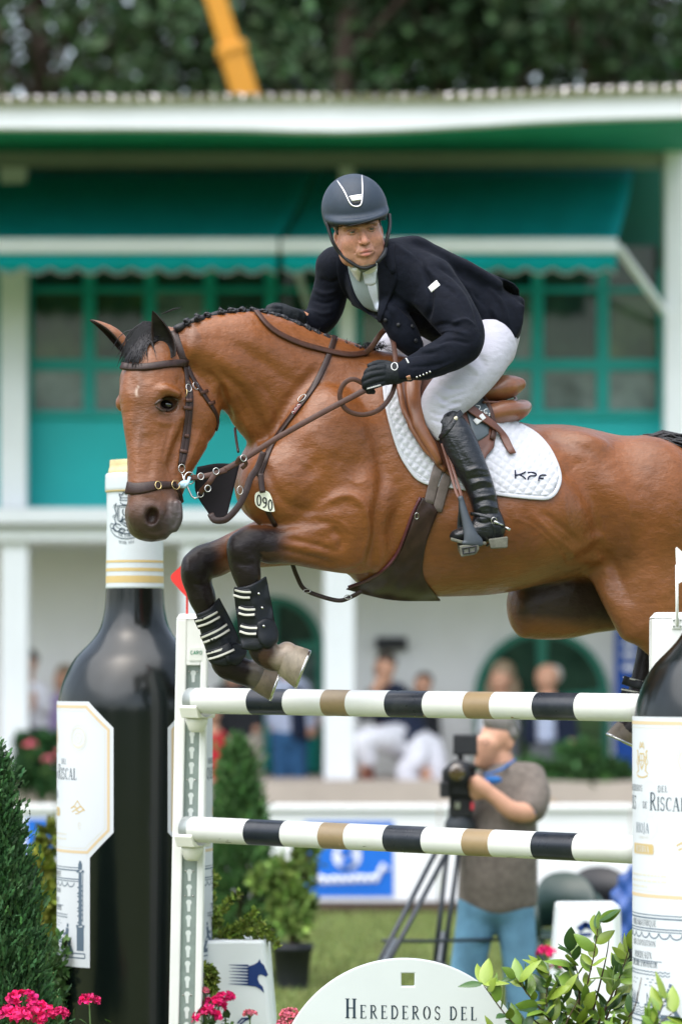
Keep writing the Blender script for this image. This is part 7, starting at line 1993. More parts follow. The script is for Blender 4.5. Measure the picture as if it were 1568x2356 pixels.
figure('cameraman in brown grey polo shirt and jeans behind the lower pole, with glasses', [
    ('body', M_SKIN2, [[(1146, 1692, 0, 40, 38)], [(1122, 1712, -.04, 30, 30), (1116, 1738, -.04, 24, 24), (1114, 1756, -.03, 17, 20)], [(1094, 1722, -.06, 7), (1088, 1730, -.07, 8)], [(1104, 1746, -.05, 10), (1100, 1758, -.05, 11)], [(1150, 1740, 0, 28), (1158, 1780, 0, 32)], [(1174, 1712, -.05, 8, 5), (1174, 1722, -.05, 7, 4)],
                       [(1160, 1800, 0, 50, 50), (1150, 1900, 0, 56, 50), (1145, 2050, 0, 60, 50)], [(1100, 2060, 0, 34), (1075, 2200, 0, 28), (1056, 2380, 0, 22), (1030, 2400, -.08, 18)], [(1175, 2060, 0, 34), (1192, 2200, 0, 28), (1200, 2380, 0, 22), (1180, 2400, -.1, 18)],
                       [(1226, 1800, -.04, 26), (1222, 1862, -.16, 24), (1180, 1866, -.24, 22), (1140, 1836, -.27, 18), (1112, 1815, -.28, 17)], [(1112, 1815, -.28, 17), (1096, 1806, -.29, 16), (1084, 1796, -.28, 8)], [(1100, 1815, -.29, 9), (1084, 1812, -.28, 8)], [(1100, 1824, -.28, 9), (1086, 1826, -.27, 8)], [(1104, 1832, -.27, 8), (1090, 1836, -.26, 7)], [(1108, 1802, -.29, 9), (1096, 1790, -.29, 8)],
                       [(1095, 1810, .06, 20), (1075, 1850, .0, 18), (1066, 1880, -.06, 16)]], .02),
    ('shirt', M_POLO, [[(1166, 1792, 0, 62, 54), (1160, 1850, -.02, 74, 62), (1150, 1930, -.04, 86, 74), (1146, 2000, -.03, 90, 72), (1144, 2066, 0, 92, 66)], [(1215, 1790, -.03, 40, 40), (1228, 1830, -.10, 38, 38), (1222, 1862, -.16, 35, 35)], [(1108, 1800, .05, 32, 34), (1092, 1835, .04, 28, 30)]], .04),
    ('trousers', M_JEAN, [[(1142, 2056, 0, 86, 62), (1142, 2080, 0, 80, 60)], [(1102, 2080, 0, 48, 46), (1084, 2180, .0, 42, 40), (1066, 2290, 0, 38, 36), (1056, 2385, 0, 36, 36)], [(1178, 2080, 0, 50, 48), (1192, 2180, 0, 42, 40), (1200, 2290, 0, 38, 36), (1202, 2385, 0, 36, 36)]], .04),
    ('hair', M_GHAIR, [[(1150, 1664, .0, 36, 40)], [(1176, 1690, -.0, 17, 32)], [(1130, 1656, -.03, 20, 26)]], .03),
    ('sleeve_trim', M_COLLAR, [[(1204, 1868, -.18, 14, 30), (1232, 1866, -.15, 14, 30)]], .02)], .012, DC, None, cm_extra, (1140, 2402))
# ---- his video camera and tripod
vc = empty('video_camera', P(1055, 1890, DC - .22), 'black broadcast video camera with raised monitor held by the cameraman', 'camera'); dv = DC - .26
def pb(u0, v0, u1, v1, d, th, name, m, par, bev=.008):
    mb = MB(); y = D0 + d; mb.box((xu(u0, y), y, zv(v1, y)), (xu(u1, y), y + th, zv(v0, y))); return mb.build(name, m, par, bevel=bev)
pb(1018, 1772, 1094, 1832, dv, .16, 'body', M_BLACKP, vc); pb(1042, 1690, 1098, 1738, dv + .02, .05, 'monitor', M_BLACKP, vc); pb(1052, 1738, 1066, 1772, dv + .04, .03, 'bracket', M_BLACKP, vc)
pb(1012, 1800, 1034, 1836, dv - .03, .12, 'matte_box', M_BLACKP, vc); pb(1034, 1832, 1088, 1880, dv + .03, .12, 'base_plate', M_BLACKP, vc)
mb = MB(); mb.tube([P(1052, 1778, dv - .14), P(1056, 1778, dv + .05)], [.062, .055], 20); mb.build('lens_barrel', M_BLACKP, vc, True)
mb = MB(); mb.ball(P(1051, 1778, dv - .14), (.042, .012, .042), 14); mb.build('lens', mat('amber lens', (.05, .03, .01), .05, .8, coat=1.0), vc, True)
mb = MB(); mb.tube([P(1024, 1776, dv - .02), P(1058, 1756, dv - .03), P(1092, 1768, dv)], .018, 8); mb.build('handle', M_BLACKP, vc, True)
pb(1046, 1846, 1058, 1862, dv - .0, .02, 'dial', M_STEEL, vc, .002); pb(1082, 1846, 1090, 1864, dv + .0, .03, 'red_mark', M_RED0 if 'M_RED0' in globals() else mat('red mark', (.5, .03, .05), .5), vc, .002)
tp = empty('tripod', P(1040, 2300, DC - .2), 'black tripod with spread legs under the video camera', 'tripod')
M_TRI = mat('dark tripod metal', (.028, .034, .042), .45, .5, .2, var=.2, vscale=30); M_TRIG = mat('grey tripod tube', (.16, .18, .20), .4, .5, .4)
mb = MB(); mb.lathe([(.03, -.05), (.075, -.04), (.08, .02), (.06, .06), (.06, .10)], P(1058, 1905, dv + .1), 18, None, True); mb.build('head', M_TRI, tp, True)
for uT, dT, uB, vB, dB in ((1034, -.22, 872, 2234, -.9), (1046, -.10, 985, 2420, -.35), (1096, -.05, 1246, 2236, .25)):
    top, bot = P(uT, 1925, DC + dT), P(uB, vB, DC + dB); bot.z = 0.01 if vB > 2400 else bot.z
    if vB < 2400: k_ = top.z / (top.z - bot.z); bot = top + (bot - top) * k_ * .995
    mid = top.lerp(bot, .62); lg = None
    mb = MB()
    for s_ in (-.03, .03): mb.tube([top + Vector((s_, 0, 0)), mid + Vector((s_ * .7, 0, 0))], .013, 8)
    lg = mb.build('leg', M_TRI, tp, True); lg['kind'] = lg.get('kind', 'part') if False else None
    del lg['kind']
    mb = MB(); mb.tube([top.lerp(bot, .45), bot], .012, 8); mb.build('inner_tube', M_TRIG, lg, True)
    mb = MB(); mb.ball(mid, (.05, .03, .035), 10); mb.build('clamp', M_TRI, lg, True)
mb = MB(); mb.tube([P(880, 2165, DC - .6), P(985, 2166, DC - .35), P(1180, 2162, DC + .05)], .010, 6); mb.build('spreader', M_TRI, tp, True)

# ---- onlookers on the terrace
DT = 21.4
GRP = 'onlookers on the terrace'
NAVY, DARK, WHITE_, BEIGE, GREYC = cloth('navy', (.012, .018, .04)), cloth('charcoal', (.02, .022, .026)), cloth('white', (.66, .66, .72)), cloth('beige', (.36, .33, .27)), cloth('grey', (.12, .13, .14))
PALEB, JEANB, REDC, LILAC = cloth('pale blue', (.42, .47, .62)), cloth('blue denim', (.03, .10, .22)), cloth('red', (.38, .02, .03)), cloth('lilac', (.36, .28, .50))
HB, HG, HBL = mat('dark brown hair', (.03, .018, .012), .6), mat('fair hair', (.22, .16, .10), .6), mat('white hair', (.45, .44, .42), .6)
def head_(u, v, r=24): return [[(u, v - 4, 0, r, r)], [(u - 3, v + 12, -.02, r * .72, r * .8)], [(u, v + 24, 0, r*.45), (u, v + 44, 0, r * .5)], [(u - 4, v + 4, -.10, 5), (u - 4, v + 10, -.11, 5)]]
R_ = .022
figure('person in a white shirt and dark trousers seated at the far left of the terrace', [
    ('body', M_SKIN2, head_(62, 1532) + [[(60, 1580, 0, 26), (66, 1690, 0, 26)], [(40, 1590, 0, 14), (20, 1650, -.15, 12), (66, 1632, -.25, 11), (74, 1600, -.25, 11)], [(60, 1690, 0, 20), (20, 1720, -.3, 18), (24, 1800, -.3, 14), (10, 1806, -.4, 12)]], .05),
    ('shirt', WHITE_, [[(62, 1590, 0, 40, 30), (70, 1640, 0, 42, 32), (74, 1690, 0, 40, 32)], [(34, 1595, 0, 20), (18, 1640, -.12, 18)], [(94, 1592, 0, 20), (104, 1630, -.1, 17)]], .06),
    ('trousers', DARK, [[(76, 1690, 0, 44, 34), (40, 1720, -.25, 26), (22, 1740, -.3, 22), (24, 1796, -.3, 18)], [(90, 1700, 0, 34), (70, 1740, -.25, 24), (66, 1796, -.25, 18)]], .06),
    ('hair', HB, [[(66, 1516, .03, 24)]], .03)], R_, DT, GRP)
figure('person in lilac beside the white shirted onlooker at the far left', [
    ('body', M_SKIN2, head_(146, 1566, 22) + [[(146, 1620, 0, 24), (150, 1790, 0, 24)]], .05), ('dress', LILAC, [[(146, 1616, 0, 36, 28), (150, 1690, 0, 36, 28), (150, 1790, 0, 42, 32)], [(114, 1620, 0, 15), (106, 1680, -.1, 13)]], .06), ('hair', HG, [[(150, 1550, .03, 23)]], .03)], R_, DT + .5, GRP)
figure('person in a dark jacket and beige trousers standing by the left jump stand', [
    ('body', M_SKIN2, head_(536, 1530) + [[(540, 1580, 0, 26), (550, 1690, 0, 26)], [(535, 1690, 0, 20), (535, 1800, 0, 15)], [(575, 1690, 0, 20), (580, 1800, 0, 15)], [(506, 1600, 0, 14), (498, 1680, -.1, 11)], [(580, 1600, 0, 14), (590, 1680, -.1, 11)]], .05),
    ('jacket', DARK, [[(540, 1588, 0, 42, 30), (550, 1650, 0, 44, 32), (556, 1694, 0, 46, 34)], [(506, 1596, 0, 19), (496, 1670, -.08, 16)], [(578, 1596, 0, 19), (592, 1664, -.08, 16)]], .06),
    ('trousers', BEIGE, [[(558, 1690, 0, 46, 32), (560, 1710, 0, 44, 32)], [(538, 1706, 0, 28), (536, 1800, 0, 20)], [(580, 1706, 0, 28), (586, 1800, 0, 20)]], .05), ('hair', HB, [[(540, 1514, .03, 23)]], .03)], R_, DT, GRP)
figure('person in pale blue shirt, dark waistcoat and blue jeans left of the white column', [
    ('body', M_SKIN2, head_(664, 1520) + [[(664, 1570, 0, 26), (664, 1690, 0, 26)], [(648, 1690, 0, 18), (648, 1800, 0, 14)], [(684, 1690, 0, 18), (688, 1800, 0, 14)], [(634, 1590, 0, 14), (626, 1680, 0, 11)], [(694, 1590, 0, 14), (714, 1690, -.1, 11)]], .05),
    ('shirt', PALEB, [[(664, 1578, 0, 42, 30), (664, 1640, 0, 42, 30), (664, 1684, 0, 42, 32)], [(632, 1588, 0, 18), (624, 1660, 0, 15)], [(696, 1588, 0, 18), (712, 1670, -.08, 15)]], .06),
    ('waistcoat', NAVY, [[(682, 1590, -.12, 18, 16), (688, 1690, -.12, 20, 18)]], .05),
    ('trousers', JEANB, [[(664, 1684, 0, 42, 32), (664, 1704, 0, 40, 30)], [(646, 1700, 0, 25), (646, 1800, 0, 18)], [(684, 1700, 0, 25), (690, 1800, 0, 18)]], .05), ('hair', HB, [[(666, 1504, .03, 23)]], .03)], R_, DT, GRP)
figure('person in a pale shirt standing just in front of the white column', [
    ('body', M_SKIN2, head_(722, 1500, 22) + [[(724, 1550, 0, 24), (724, 1690, 0, 24)], [(724, 1690, 0, 22), (724, 1800, 0, 16)], [(746, 1600, 0, 13), (716, 1690, -.2, 11)]], .05), ('shirt', WHITE_, [[(726, 1560, 0, 38, 28), (728, 1640, 0, 38, 28), (728, 1690, 0, 38, 30)], [(750, 1570, 0, 17), (738, 1660, -.12, 14)]], .06), ('trousers', GREYC, [[(726, 1690, 0, 36, 30), (726, 1800, 0, 28, 26)]], .05), ('hair', HB, [[(724, 1484, .03, 22)]], .03)], R_, DT + .9, GRP)
figure('person in a navy jacket and white trousers seated with a hand raised to the face', [
    ('body', M_SKIN2, head_(884, 1540, 25) + [[(890, 1590, 0, 26), (900, 1690, 0, 28)], [(852, 1610, 0, 14), (838, 1640, -.2, 12), (868, 1580, -.25, 12), (878, 1562, -.2, 12)], [(930, 1690, 0, 22), (850, 1700, -.4, 20), (840, 1790, -.35, 14)], [(960, 1700, 0, 22), (980, 1790, -.2, 14)]], .05),
    ('jacket', NAVY, [[(892, 1596, 0, 46, 32), (906, 1650, 0, 50, 36), (920, 1690, 0, 52, 38)], [(854, 1606, 0, 21), (838, 1644, -.16, 18), (858, 1600, -.24, 15)], [(938, 1610, 0, 21), (960, 1680, -.05, 18), (930, 1700, -.2, 16)]], .06),
    ('trousers', WHITE_, [[(930, 1706, 0, 46, 36), (880, 1700, -.3, 30), (836, 1706, -.42, 26), (846, 1750, -.40, 20)], [(950, 1706, 0, 40), (960, 1740, -.2, 28), (930, 1780, -.25, 22), (960, 1812, -.25, 18)], [(985, 1720, 0, 34), (1000, 1760, -.1, 26), (1000, 1810, -.1, 20)]], .06),
    ('boots', mat('brown boots', (.13, .035, .02), .4), [[(842, 1750, -.38, 17), (848, 1800, -.36, 15), (870, 1806, -.42, 11)]], .04), ('hair', HB, [[(888, 1522, .03, 25)]], .03)], R_, DT - .4, GRP)
figure('seated person in a dark top and white trousers right of the navy jacket', [
    ('body', M_SKIN2, head_(972, 1580, 21) + [[(974, 1630, .2, 22), (976, 1700, .2, 24)], [(950, 1640, .2, 11), (944, 1680, .0, 10)]], .05), ('top', DARK, [[(974, 1636, .2, 36, 28), (978, 1700, .2, 38, 30)], [(946, 1644, .2, 15), (940, 1690, .05, 13)]], .05), ('trousers', WHITE_, [[(980, 1712, .2, 36, 30), (960, 1740, -.1, 24), (976, 1806, -.1, 17)]], .05), ('hair', HB, [[(975, 1566, .23, 21)]], .03)], R_, DT + .2, GRP)
figure('woman with long fair hair and a white top under the arched door', [
    ('body', M_SKIN2, head_(1152, 1566, 25) + [[(1152, 1616, 0, 24), (1156, 1790, 0, 26)], [(1122, 1630, 0, 13), (1112, 1720, -.1, 11)]], .05), ('top', WHITE_, [[(1152, 1622, 0, 40, 28), (1154, 1690, 0, 40, 30)], [(1120, 1628, 0, 17), (1112, 1690, -.05, 14)]], .06), ('skirt', GREYC, [[(1155, 1694, 0, 42, 32), (1156, 1790, 0, 46, 36)]], .05),
    ('hair', HG, [[(1156, 1548, .04, 29)], [(1128, 1570, .03, 10), (1124, 1620, .03, 13)], [(1182, 1570, .03, 12), (1186, 1625, .03, 14)], [(1158, 1580, .1, 28), (1158, 1630, .1, 26)]], .04)], R_, DT, GRP)
figure('balding man in navy jacket and blue shirt right of the fair haired woman', [
    ('body', M_SKIN2, head_(1258, 1560, 27) + [[(1260, 1615, 0, 28), (1264, 1700, 0, 28)], [(1246, 1700, 0, 20), (1244, 1800, 0, 15)], [(1284, 1700, 0, 20), (1288, 1800, 0, 15)], [(1306, 1640, 0, 14), (1312, 1730, -.05, 12)]], .05),
    ('shirt', PALEB, [[(1254, 1622, -.14, 22, 16), (1256, 1700, -.14, 22, 16)]], .05), ('jacket', NAVY, [[(1264, 1622, 0, 48, 32), (1268, 1680, .02, 50, 34), (1270, 1724, .02, 50, 34)], [(1226, 1630, 0, 20), (1218, 1700, 0, 17)], [(1304, 1630, 0, 20), (1316, 1714, 0, 17)]], .06),
    ('trousers', GREYC, [[(1266, 1718, 0, 44, 32), (1266, 1736, 0, 42, 32)], [(1246, 1730, 0, 26), (1244, 1800, 0, 19)], [(1286, 1730, 0, 26), (1290, 1800, 0, 19)]], .05), ('hair', HBL, [[(1272, 1552, .06, 22)]], .03)], R_, DT - .2, GRP)
figure('person in a red top partly hidden behind the left jump stand', [
    ('body', M_SKIN2, head_(486, 1640, 22) + [[(486, 1690, 0, 24), (486, 1800, 0, 26)], [(502, 1730, 0, 12), (500, 1790, -.1, 10)]], .05), ('top', REDC, [[(486, 1698, 0, 36, 26), (486, 1780, 0, 36, 30), (486, 1850, 0, 38, 30)], [(508, 1706, 0, 15), (512, 1770, -.05, 13)]], .06), ('hair', HB, [[(490, 1624, .03, 23)]], .03)], R_, DT - 1.2, GRP)
figure('fair haired child in a dark pink top behind the advertising board', [
    ('body', M_SKIN2, head_(1262, 1874, 20) + [[(1262, 1916, 0, 18), (1262, 2000, 0, 20)]], .05), ('top', cloth('dark pink', (.30, .05, .09)), [[(1262, 1920, 0, 30, 22), (1262, 2060, 0, 32, 26)]], .05), ('hair', HG, [[(1264, 1860, .03, 22)]], .03)], R_, 14.9, GRP)
# ---- chairs, cloth by the right bottle
M_GCH = mat('dark green plastic', (.008, .028, .022), .4, .5)
def chair(u, vt, d, w_, label, m):
    c = empty('garden_chair', P(u, vt + 280, d), label, 'chair', 'plastic garden chairs on the lawn'); sc = (D0 + d) / F
    o = P(u, vt, d); zt = o.z; W = w_ * sc
    mb = MB(); n = 15; vs = []
    for i in range(n):
        a = R(-75 + 150 * i / (n - 1)); x = math.sin(a) * W / 2; y = (1 - math.cos(a)) * -.22
        top = zt - .30 * (abs(i - 7) / 7) ** 2.4 * .5
        vs += [Vector((o.x + x, o.y + y, top)), Vector((o.x + x * .92, o.y + y - .03, .44))]
    mb.add(vs, [(2*i, 2*i+1, 2*i+3, 2*i+2) for i in range(n-1)]); b_ = mb.build('backrest', m, c, True); md = b_.modifiers.new('t', 'SOLIDIFY'); md.thickness = .02
    mb = MB(); mb.box((o.x - W*.45, o.y - .5, .40), (o.x + W*.45, o.y - .02, .43)); mb.build('seat', m, c, bevel=.01)
    for sx in (-1, 1):
        for sy in (-.46, -.04):
            mb = MB(); mb.tube([(o.x + sx*W*.42, o.y + sy, .41), (o.x + sx*W*.48, o.y + sy * 1.1, 0)], [.025, .018], 8); mb.build('leg', m, c, True)
        mb = MB(); mb.tube([(o.x + sx*W*.47, o.y - .08, .62), (o.x + sx*W*.5, o.y - .45, .60), (o.x + sx*W*.46, o.y - .48, .42)], .018, 8); mb.build('armrest', m, c, True)
chair(1296, 2006, 6.6, 150, 'dark green plastic chair between the cameraman and the leafy shrub', M_GCH)
chair(1376, 1994, 8.2, 150, 'black plastic chair behind the dark green one near the right bottle', M_BLACKP)
bl = empty('blue_tarpaulin', P(1444, 2100, 6.0), 'crumpled blue and white tarpaulin hanging by the right bottle', 'tarpaulin')
G_ = [(1470, 1996), (1440, 2010), (1424, 2050), (1412, 2100), (1420, 2150), (1436, 2170), (1480, 2180)]
f_ = Field((xu(1395, 18.5), 18.1, zv(2200, 18.5)), (xu(1500, 18.5), 18.95, zv(1980, 18.5)), .02)
f_.add(chain([(1462, 2010, 6, 20, 20), (1448, 2050, 6.02, 32, 30), (1440, 2100, 6, 40, 36), (1446, 2150, 6, 40, 40)], (0, -1, 0), .8), .03); V_, Fc_2 = f_.net(2)
V_ = V_ + vnormals(V_, Fc_2) * (np.sin(V_[:, :1] * 60) * np.sin(V_[:, 2:] * 40) * .02)
mesh('sheet', V_, Fc_2, mat('blue tarpaulin', (.012, .06, .24), .5, .4, var=.3, vscale=6, dirt_refl=.5, dirt_refl_col=(.3, .35, .42)), bl)
# ================================================================== planting round the jump
M_POT = mat('black plant pot', (.012, .015, .02), .55, .4)
M_STEM = mat('woody stem', (.07, .045, .028), .85, .2, var=.3, vscale=30)
M_GSTEM = mat('green stem', (.06, .11, .03), .6, .3)
FROND = (SPRAY[0] * [.50, 1, 1], SPRAY[1])
def conifer(uc, vb, vt, hw, d, label, col, n, seed, pot=None, group=None, size=(.03, .06)):
    """dense upright thuja: sprays pointing up and out from a tapering crown"""
    rg = np.random.default_rng(seed); sc = (D0 + d) / F
    b = P(uc, vb, d); top = P(uc, vt, d); hgt = top.z - b.z
    root = empty('conifer', (b.x, b.y, 0 if pot else b.z), label, 'conifer', group)
    npl = max(60, n // 55)                                  # upright plumes, each a spindle of fine fronds
    tp = rg.uniform(0, .96, npl) ** 1.1; ap = rg.uniform(0, 2 * math.pi, npl)
    k = rg.integers(0, npl, n); s_ = rg.random(n)
    R_t = lambda q: hw * sc * np.clip(1 - q, 0, 1) ** .78
    L_p = (.10 + .12 * rg.random(npl)) * hgt * .62
    out_ = np.stack([np.cos(ap), np.sin(ap)], 1)
    r0 = R_t(tp) * rg.uniform(.70, .98, npl)
    z_ = tp[k] * hgt + s_ * L_p[k]; rr_ = r0[k] + s_ * .14 * hw * sc * (1 - tp[k])
    wd = .060 * np.sin(np.pi * np.clip(s_ * .85 + .12, 0, 1)) * (hw * sc / .23)
    pos = np.stack([b.x + out_[k, 0] * rr_, b.y + out_[k, 1] * rr_, b.z + z_], 1) + rg.normal(size=(n, 3)) * wd[:, None] * [.6, .6, .5]
    a = ap[k]; t = np.clip(z_ / hgt, 0, 1)
    dirs = np.stack([np.cos(a) * .6, np.sin(a) * .6, np.full(n, 1.1)], 1)
    cols = tint(col, n, .28, rg) * (.8 + .5 * s_ * (rg.random(npl) + .4)[k])[:, None]
    cloud('crown', pos, rg.uniform(size[0], size[1], n), cols, FROND, root, dirs=dirs, rng=rg)
    mb = MB(); mb.tube([(b.x, b.y, b.z - (.05 if not pot else .1)), (b.x, b.y, b.z + hgt * .5), (b.x, b.y, b.z + hgt * .9)], [.03, .02, .006], 8); mb.build('trunk', M_STEM, root, True)
    if pot: pot_(root, b, pot * sc, b.z)
    return root
def pot_(root, b, r, ztop):
    mb = MB(); mb.lathe([(r * .78, 0), (r * .98, ztop - .04), (r * 1.06, ztop - .04), (r * 1.06, ztop), (r * .96, ztop), (r * .9, ztop - .03), (.01, ztop - .03)], (b.x, b.y, 0), 24); mb.build('pot', M_POT, root, True)
conifer(-24, 2420, 1775, 138, .25, 'dense dark green conifer at the left edge beside the giant bottle', (.040, .100, .036), 26000, 21, size=(.025, .055))
conifer(1568, 2420, 2035, 62, -.95, 'dark conifer tip at the lower right edge against the bottle label', (.026, .075, .030), 9000, 22, size=(.022, .045))
conifer(548, 2185, 1740, 92, 7.9, 'potted upright conifer behind the poles in front of the white boards', (.055, .125, .038), 12000, 23, 62, size=(.04, .08))
def bush(uc, vc, ru, rv, d, label, col, n, seed, potr=None, vpot=None, name='shrub', leaf=(.04, .075), group=None, shape=LEAF):
    rg = np.random.default_rng(seed); sc = (D0 + d) / F; c = P(uc, vc, d)
    root = empty(name, (c.x, c.y, 0), label, 'shrub', group)
    cl = [(np.array(c) + rg.normal(size=3) * [ru*sc*.55, ru*sc*.45, rv*sc*.55], rg.uniform(.25, .5)) for _ in range(16)]
    ids = rg.integers(0, 16, n); dd = rg.normal(size=(n, 3)); dd /= np.linalg.norm(dd, axis=1, keepdims=True)
    pos = np.array([cl[i][0] for i in ids]) + dd * (np.array([cl[i][1] for i in ids]) * rg.uniform(.2, 1, n))[:, None] * [ru*sc, ru*sc*.8, rv*sc]
    tone = np.array([rg.uniform(.7, 1.4) for _ in cl])[ids]
    cloud('foliage', pos, rg.uniform(*leaf, n), tint(col, n, .3, rg) * tone[:, None], shape, root, dirs=dd + [0, 0, .5], rng=rg)
    mb = MB()
    zb = zv(vpot, D0 + d) if vpot else max(.02, c.z - rv * sc * 1.2)
    for q, _ in cl[:9]: mb.tube([(c.x + rg.normal() * .02, c.y, zb), ((c.x + q[0]) / 2, (c.y + q[1]) / 2, (zb + q[2]) / 2 + .05), tuple(q)], [.012, .008, .003], 6)
    mb.build('stems', M_STEM, root, True)
    if potr: pot_(root, c, potr * sc, zb)
    return root
bush(672, 2055, 62, 92, 7.4, 'light green potted shrub in a black pot right of the potted conifer', (.11, .175, .040), 1500, 31, 46, 2172)
bush(108, 2080, 26, 95, 4.0, 'yellow green shrub seen between the left conifer and the bottle label', (.17, .20, .035), 900, 32, leaf=(.05, .09))
bush(100, 2250, 40, 110, .9, 'low leafy plant between the left conifer and the giant bottle', (.05, .10, .03), 700, 33, leaf=(.03, .05))
bush(1330, 1792, 130, 40, 20.6, 'low green hedge on the terrace right of the balding man', (.04, .10, .03), 2600, 34, leaf=(.09, .16))
bush(96, 1760, 46, 50, 19.4, 'green potted plant with pink blooms at the far left of the terrace', (.03, .09, .03), 1200, 35, leaf=(.08, .14))
# arching twigs of small light leaves beside the stand
rg = np.random.default_rng(41); pt = empty('privet_shrub', P(520, 2330, 1.3), 'light green arching twigs of small leaves right of the left jump stand', 'shrub')
pos = []; dr = []; mb = MB()
for br in ([(470, 2190, 1.2), (486, 2080, 1.15), (482, 1998, 1.15)], [(470, 2200, 1.1), (500, 2110, 1.0), (548, 2056, .95)], [(480, 2200, 1.15), (540, 2140, 1.05), (585, 2098, 1.0)], [(480, 2190, 1.15), (560, 2150, 1.05), (640, 2172, 1.0)], [(476, 2170, 1.3), (500, 2130, 1.3), (500, 2090, 1.3)], [(470, 2170, 1.2), (520, 2150, 1.15), (600, 2120, 1.1)], [(480, 2160, 1.1), (560, 2130, 1.05), (620, 2146, 1.0)], [(466, 2250, .85), (484, 2262, .83), (496, 2295, .82)], [(466, 2230, .85), (482, 2232, .84), (490, 2250, .83)], [(468, 2180, 1.3), (478, 2060, 1.3), (496, 2020, 1.3)]):
    q = catmull([tuple(P(*b)) for b in br], 40); mb.tube(q.tolist(), [.004 * (1 - i / 46) for i in range(40)], 5)
    for i in range(5, 40):
        tdir = q[i] - q[i-1]; tdir /= np.linalg.norm(tdir)
        for s_ in range(4):
            side = rg.normal(size=3); side -= tdir * side.dot(tdir); side /= np.linalg.norm(side); pos.append(q[i] + rg.normal(size=3) * .004); dr.append(tdir * .7 + side)
N = len(pos); cloud('leaves', np.array(pos), rg.uniform(.02, .036, N), tint((.16, .22, .035), N, .3, rg), LEAF, pt, dirs=np.array(dr), rng=rg)
mb.build('twigs', M_GSTEM, pt, True)

# ---- big leaved shrub at the lower right: every leaf a part
rg = np.random.default_rng(51); ls = empty('leafy_shrub', P(1330, 2480, -.6), 'bright green big leaved shrub in front of the right giant bottle', 'shrub')
LM = [mat('shrub leaf ' + nm, c, .38, .45, var=.18, vscale=40, coat=.1) for nm, c in (('yellow green', (.22, .31, .04)), ('fresh green', (.15, .26, .035)), ('deep green', (.045, .105, .028)))]
def leaf_mesh(m, bend, nm):
    n = 7; vs = []; fs = []
    for i in range(n + 1):
        t = i / n; w_ = .215 * math.sin(math.pi * t ** .8) ** .9 + (.012 if 0 < t < 1 else .004); y = bend * t * t; 
        vs += [(-w_, y + .10 * w_, t), (0, y - .03, t), (w_, y + .10 * w_, t)]
    for i in range(n):
        for k in (0, 1): fs.append((i*3+k, i*3+k+1, i*3+k+4, i*3+k+3))
    o = mesh(nm, vs, fs, m, None, True); me = o.data; bpy.data.objects.remove(o); return me
LMS = [leaf_mesh(LM[i % 3], b_, 'leaf') for i, b_ in enumerate((.12, .25, .05, .35, .18, .28))]
mb = MB(); nleaf = 0
def put_leaf(p, d_, size):
    global nleaf
    tp_ = np.array(p) + np.array(Vector(d_).normalized()) * size; u_, v_ = uv_of(tp_[None]); u0_, v0_ = uv_of(np.array(p)[None])
    if min(u_[0], u0_[0]) < 1118 and max(v_[0], v0_[0]) > 2296: return
    me = LMS[[0, 0, 1, 1, 3, 4, 2, 5][rg.integers(8)]]; o = bpy.data.objects.new('leaf', me); put(o, ls)
    d_ = Vector(d_).normalized(); up = Vector(rg.normal(size=3) * .5 + [0, -.6, .8]); x = d_.cross(up).normalized(); y = d_.cross(x)
    M4 = Matrix((( x.x, y.x, d_.x, p[0]), (x.y, y.y, d_.y, p[1]), (x.z, y.z, d_.z, p[2]), (0, 0, 0, 1)))
    o.matrix_basis = M4 @ Matrix.Diagonal((size, size, size, 1)); nleaf += 1
stems = [[(1330, 2480, -.6), (1345, 2300, -.62), (1365, 2200, -.66), (1376, 2120, -.68)], [(1330, 2480, -.6), (1300, 2330, -.64), (1285, 2270, -.66)], [(1330, 2480, -.6), (1270, 2360, -.7), (1215, 2290, -.74), (1185, 2250, -.76)], [(1330, 2480, -.6), (1230, 2400, -.72), (1170, 2345, -.78), (1112, 2268, -.8)], [(1345, 2420, -.6), (1420, 2260, -.62), (1450, 2170, -.62)],
         [(1345, 2430, -.55), (1400, 2330, -.5), (1430, 2230, -.5)], [(1320, 2460, -.65), (1260, 2330, -.7), (1262, 2240, -.7)], [(1330, 2430, -.6), (1330, 2260, -.6), (1310, 2190, -.6)], [(1350, 2450, -.7), (1430, 2360, -.78), (1480, 2290, -.8)], [(1330, 2470, -.6), (1190, 2400, -.62), (1140, 2380, -.6)], [(1340, 2440, -.9), (1480, 2380, -1.6), (1530, 2300, -1.66)], [(1400, 2460, -1.2), (1500, 2370, -1.64), (1548, 2330, -1.66)], [(1400, 2440, -1.0), (1455, 2330, -1.62), (1475, 2250, -1.64)], [(1330, 2440, -.7), (1300, 2370, -.8), (1330, 2300, -.82)], [(1345, 2400, -.6), (1390, 2220, -.6), (1402, 2150, -.6)], [(1300, 2400, -.7), (1220, 2340, -.7), (1230, 2310, -.7)]]
for st in stems:
    q = catmull([tuple(P(*b)) for b in st], 22); mb.tube(q.tolist(), [.006 * (1 - i / 28) for i in range(22)], 6)
    for i in range(5, 22):
        if nleaf >= 292: break
        tdir = q[i] - q[i-1]; tdir /= np.linalg.norm(tdir)
        for s_ in range(2 if i % 3 == 0 or i > 19 else 1):
            side = rg.normal(size=3); side -= tdir * side.dot(tdir); side /= np.linalg.norm(side)
            if nleaf < 290: put_leaf(q[i], tdir * rg.uniform(.3, 1.0) + side * .8 + [0, 0, .1], rg.uniform(.055, .108) * (1.1 if i > 15 else 1.0))
mb.build('stems', M_STEM, ls, True)
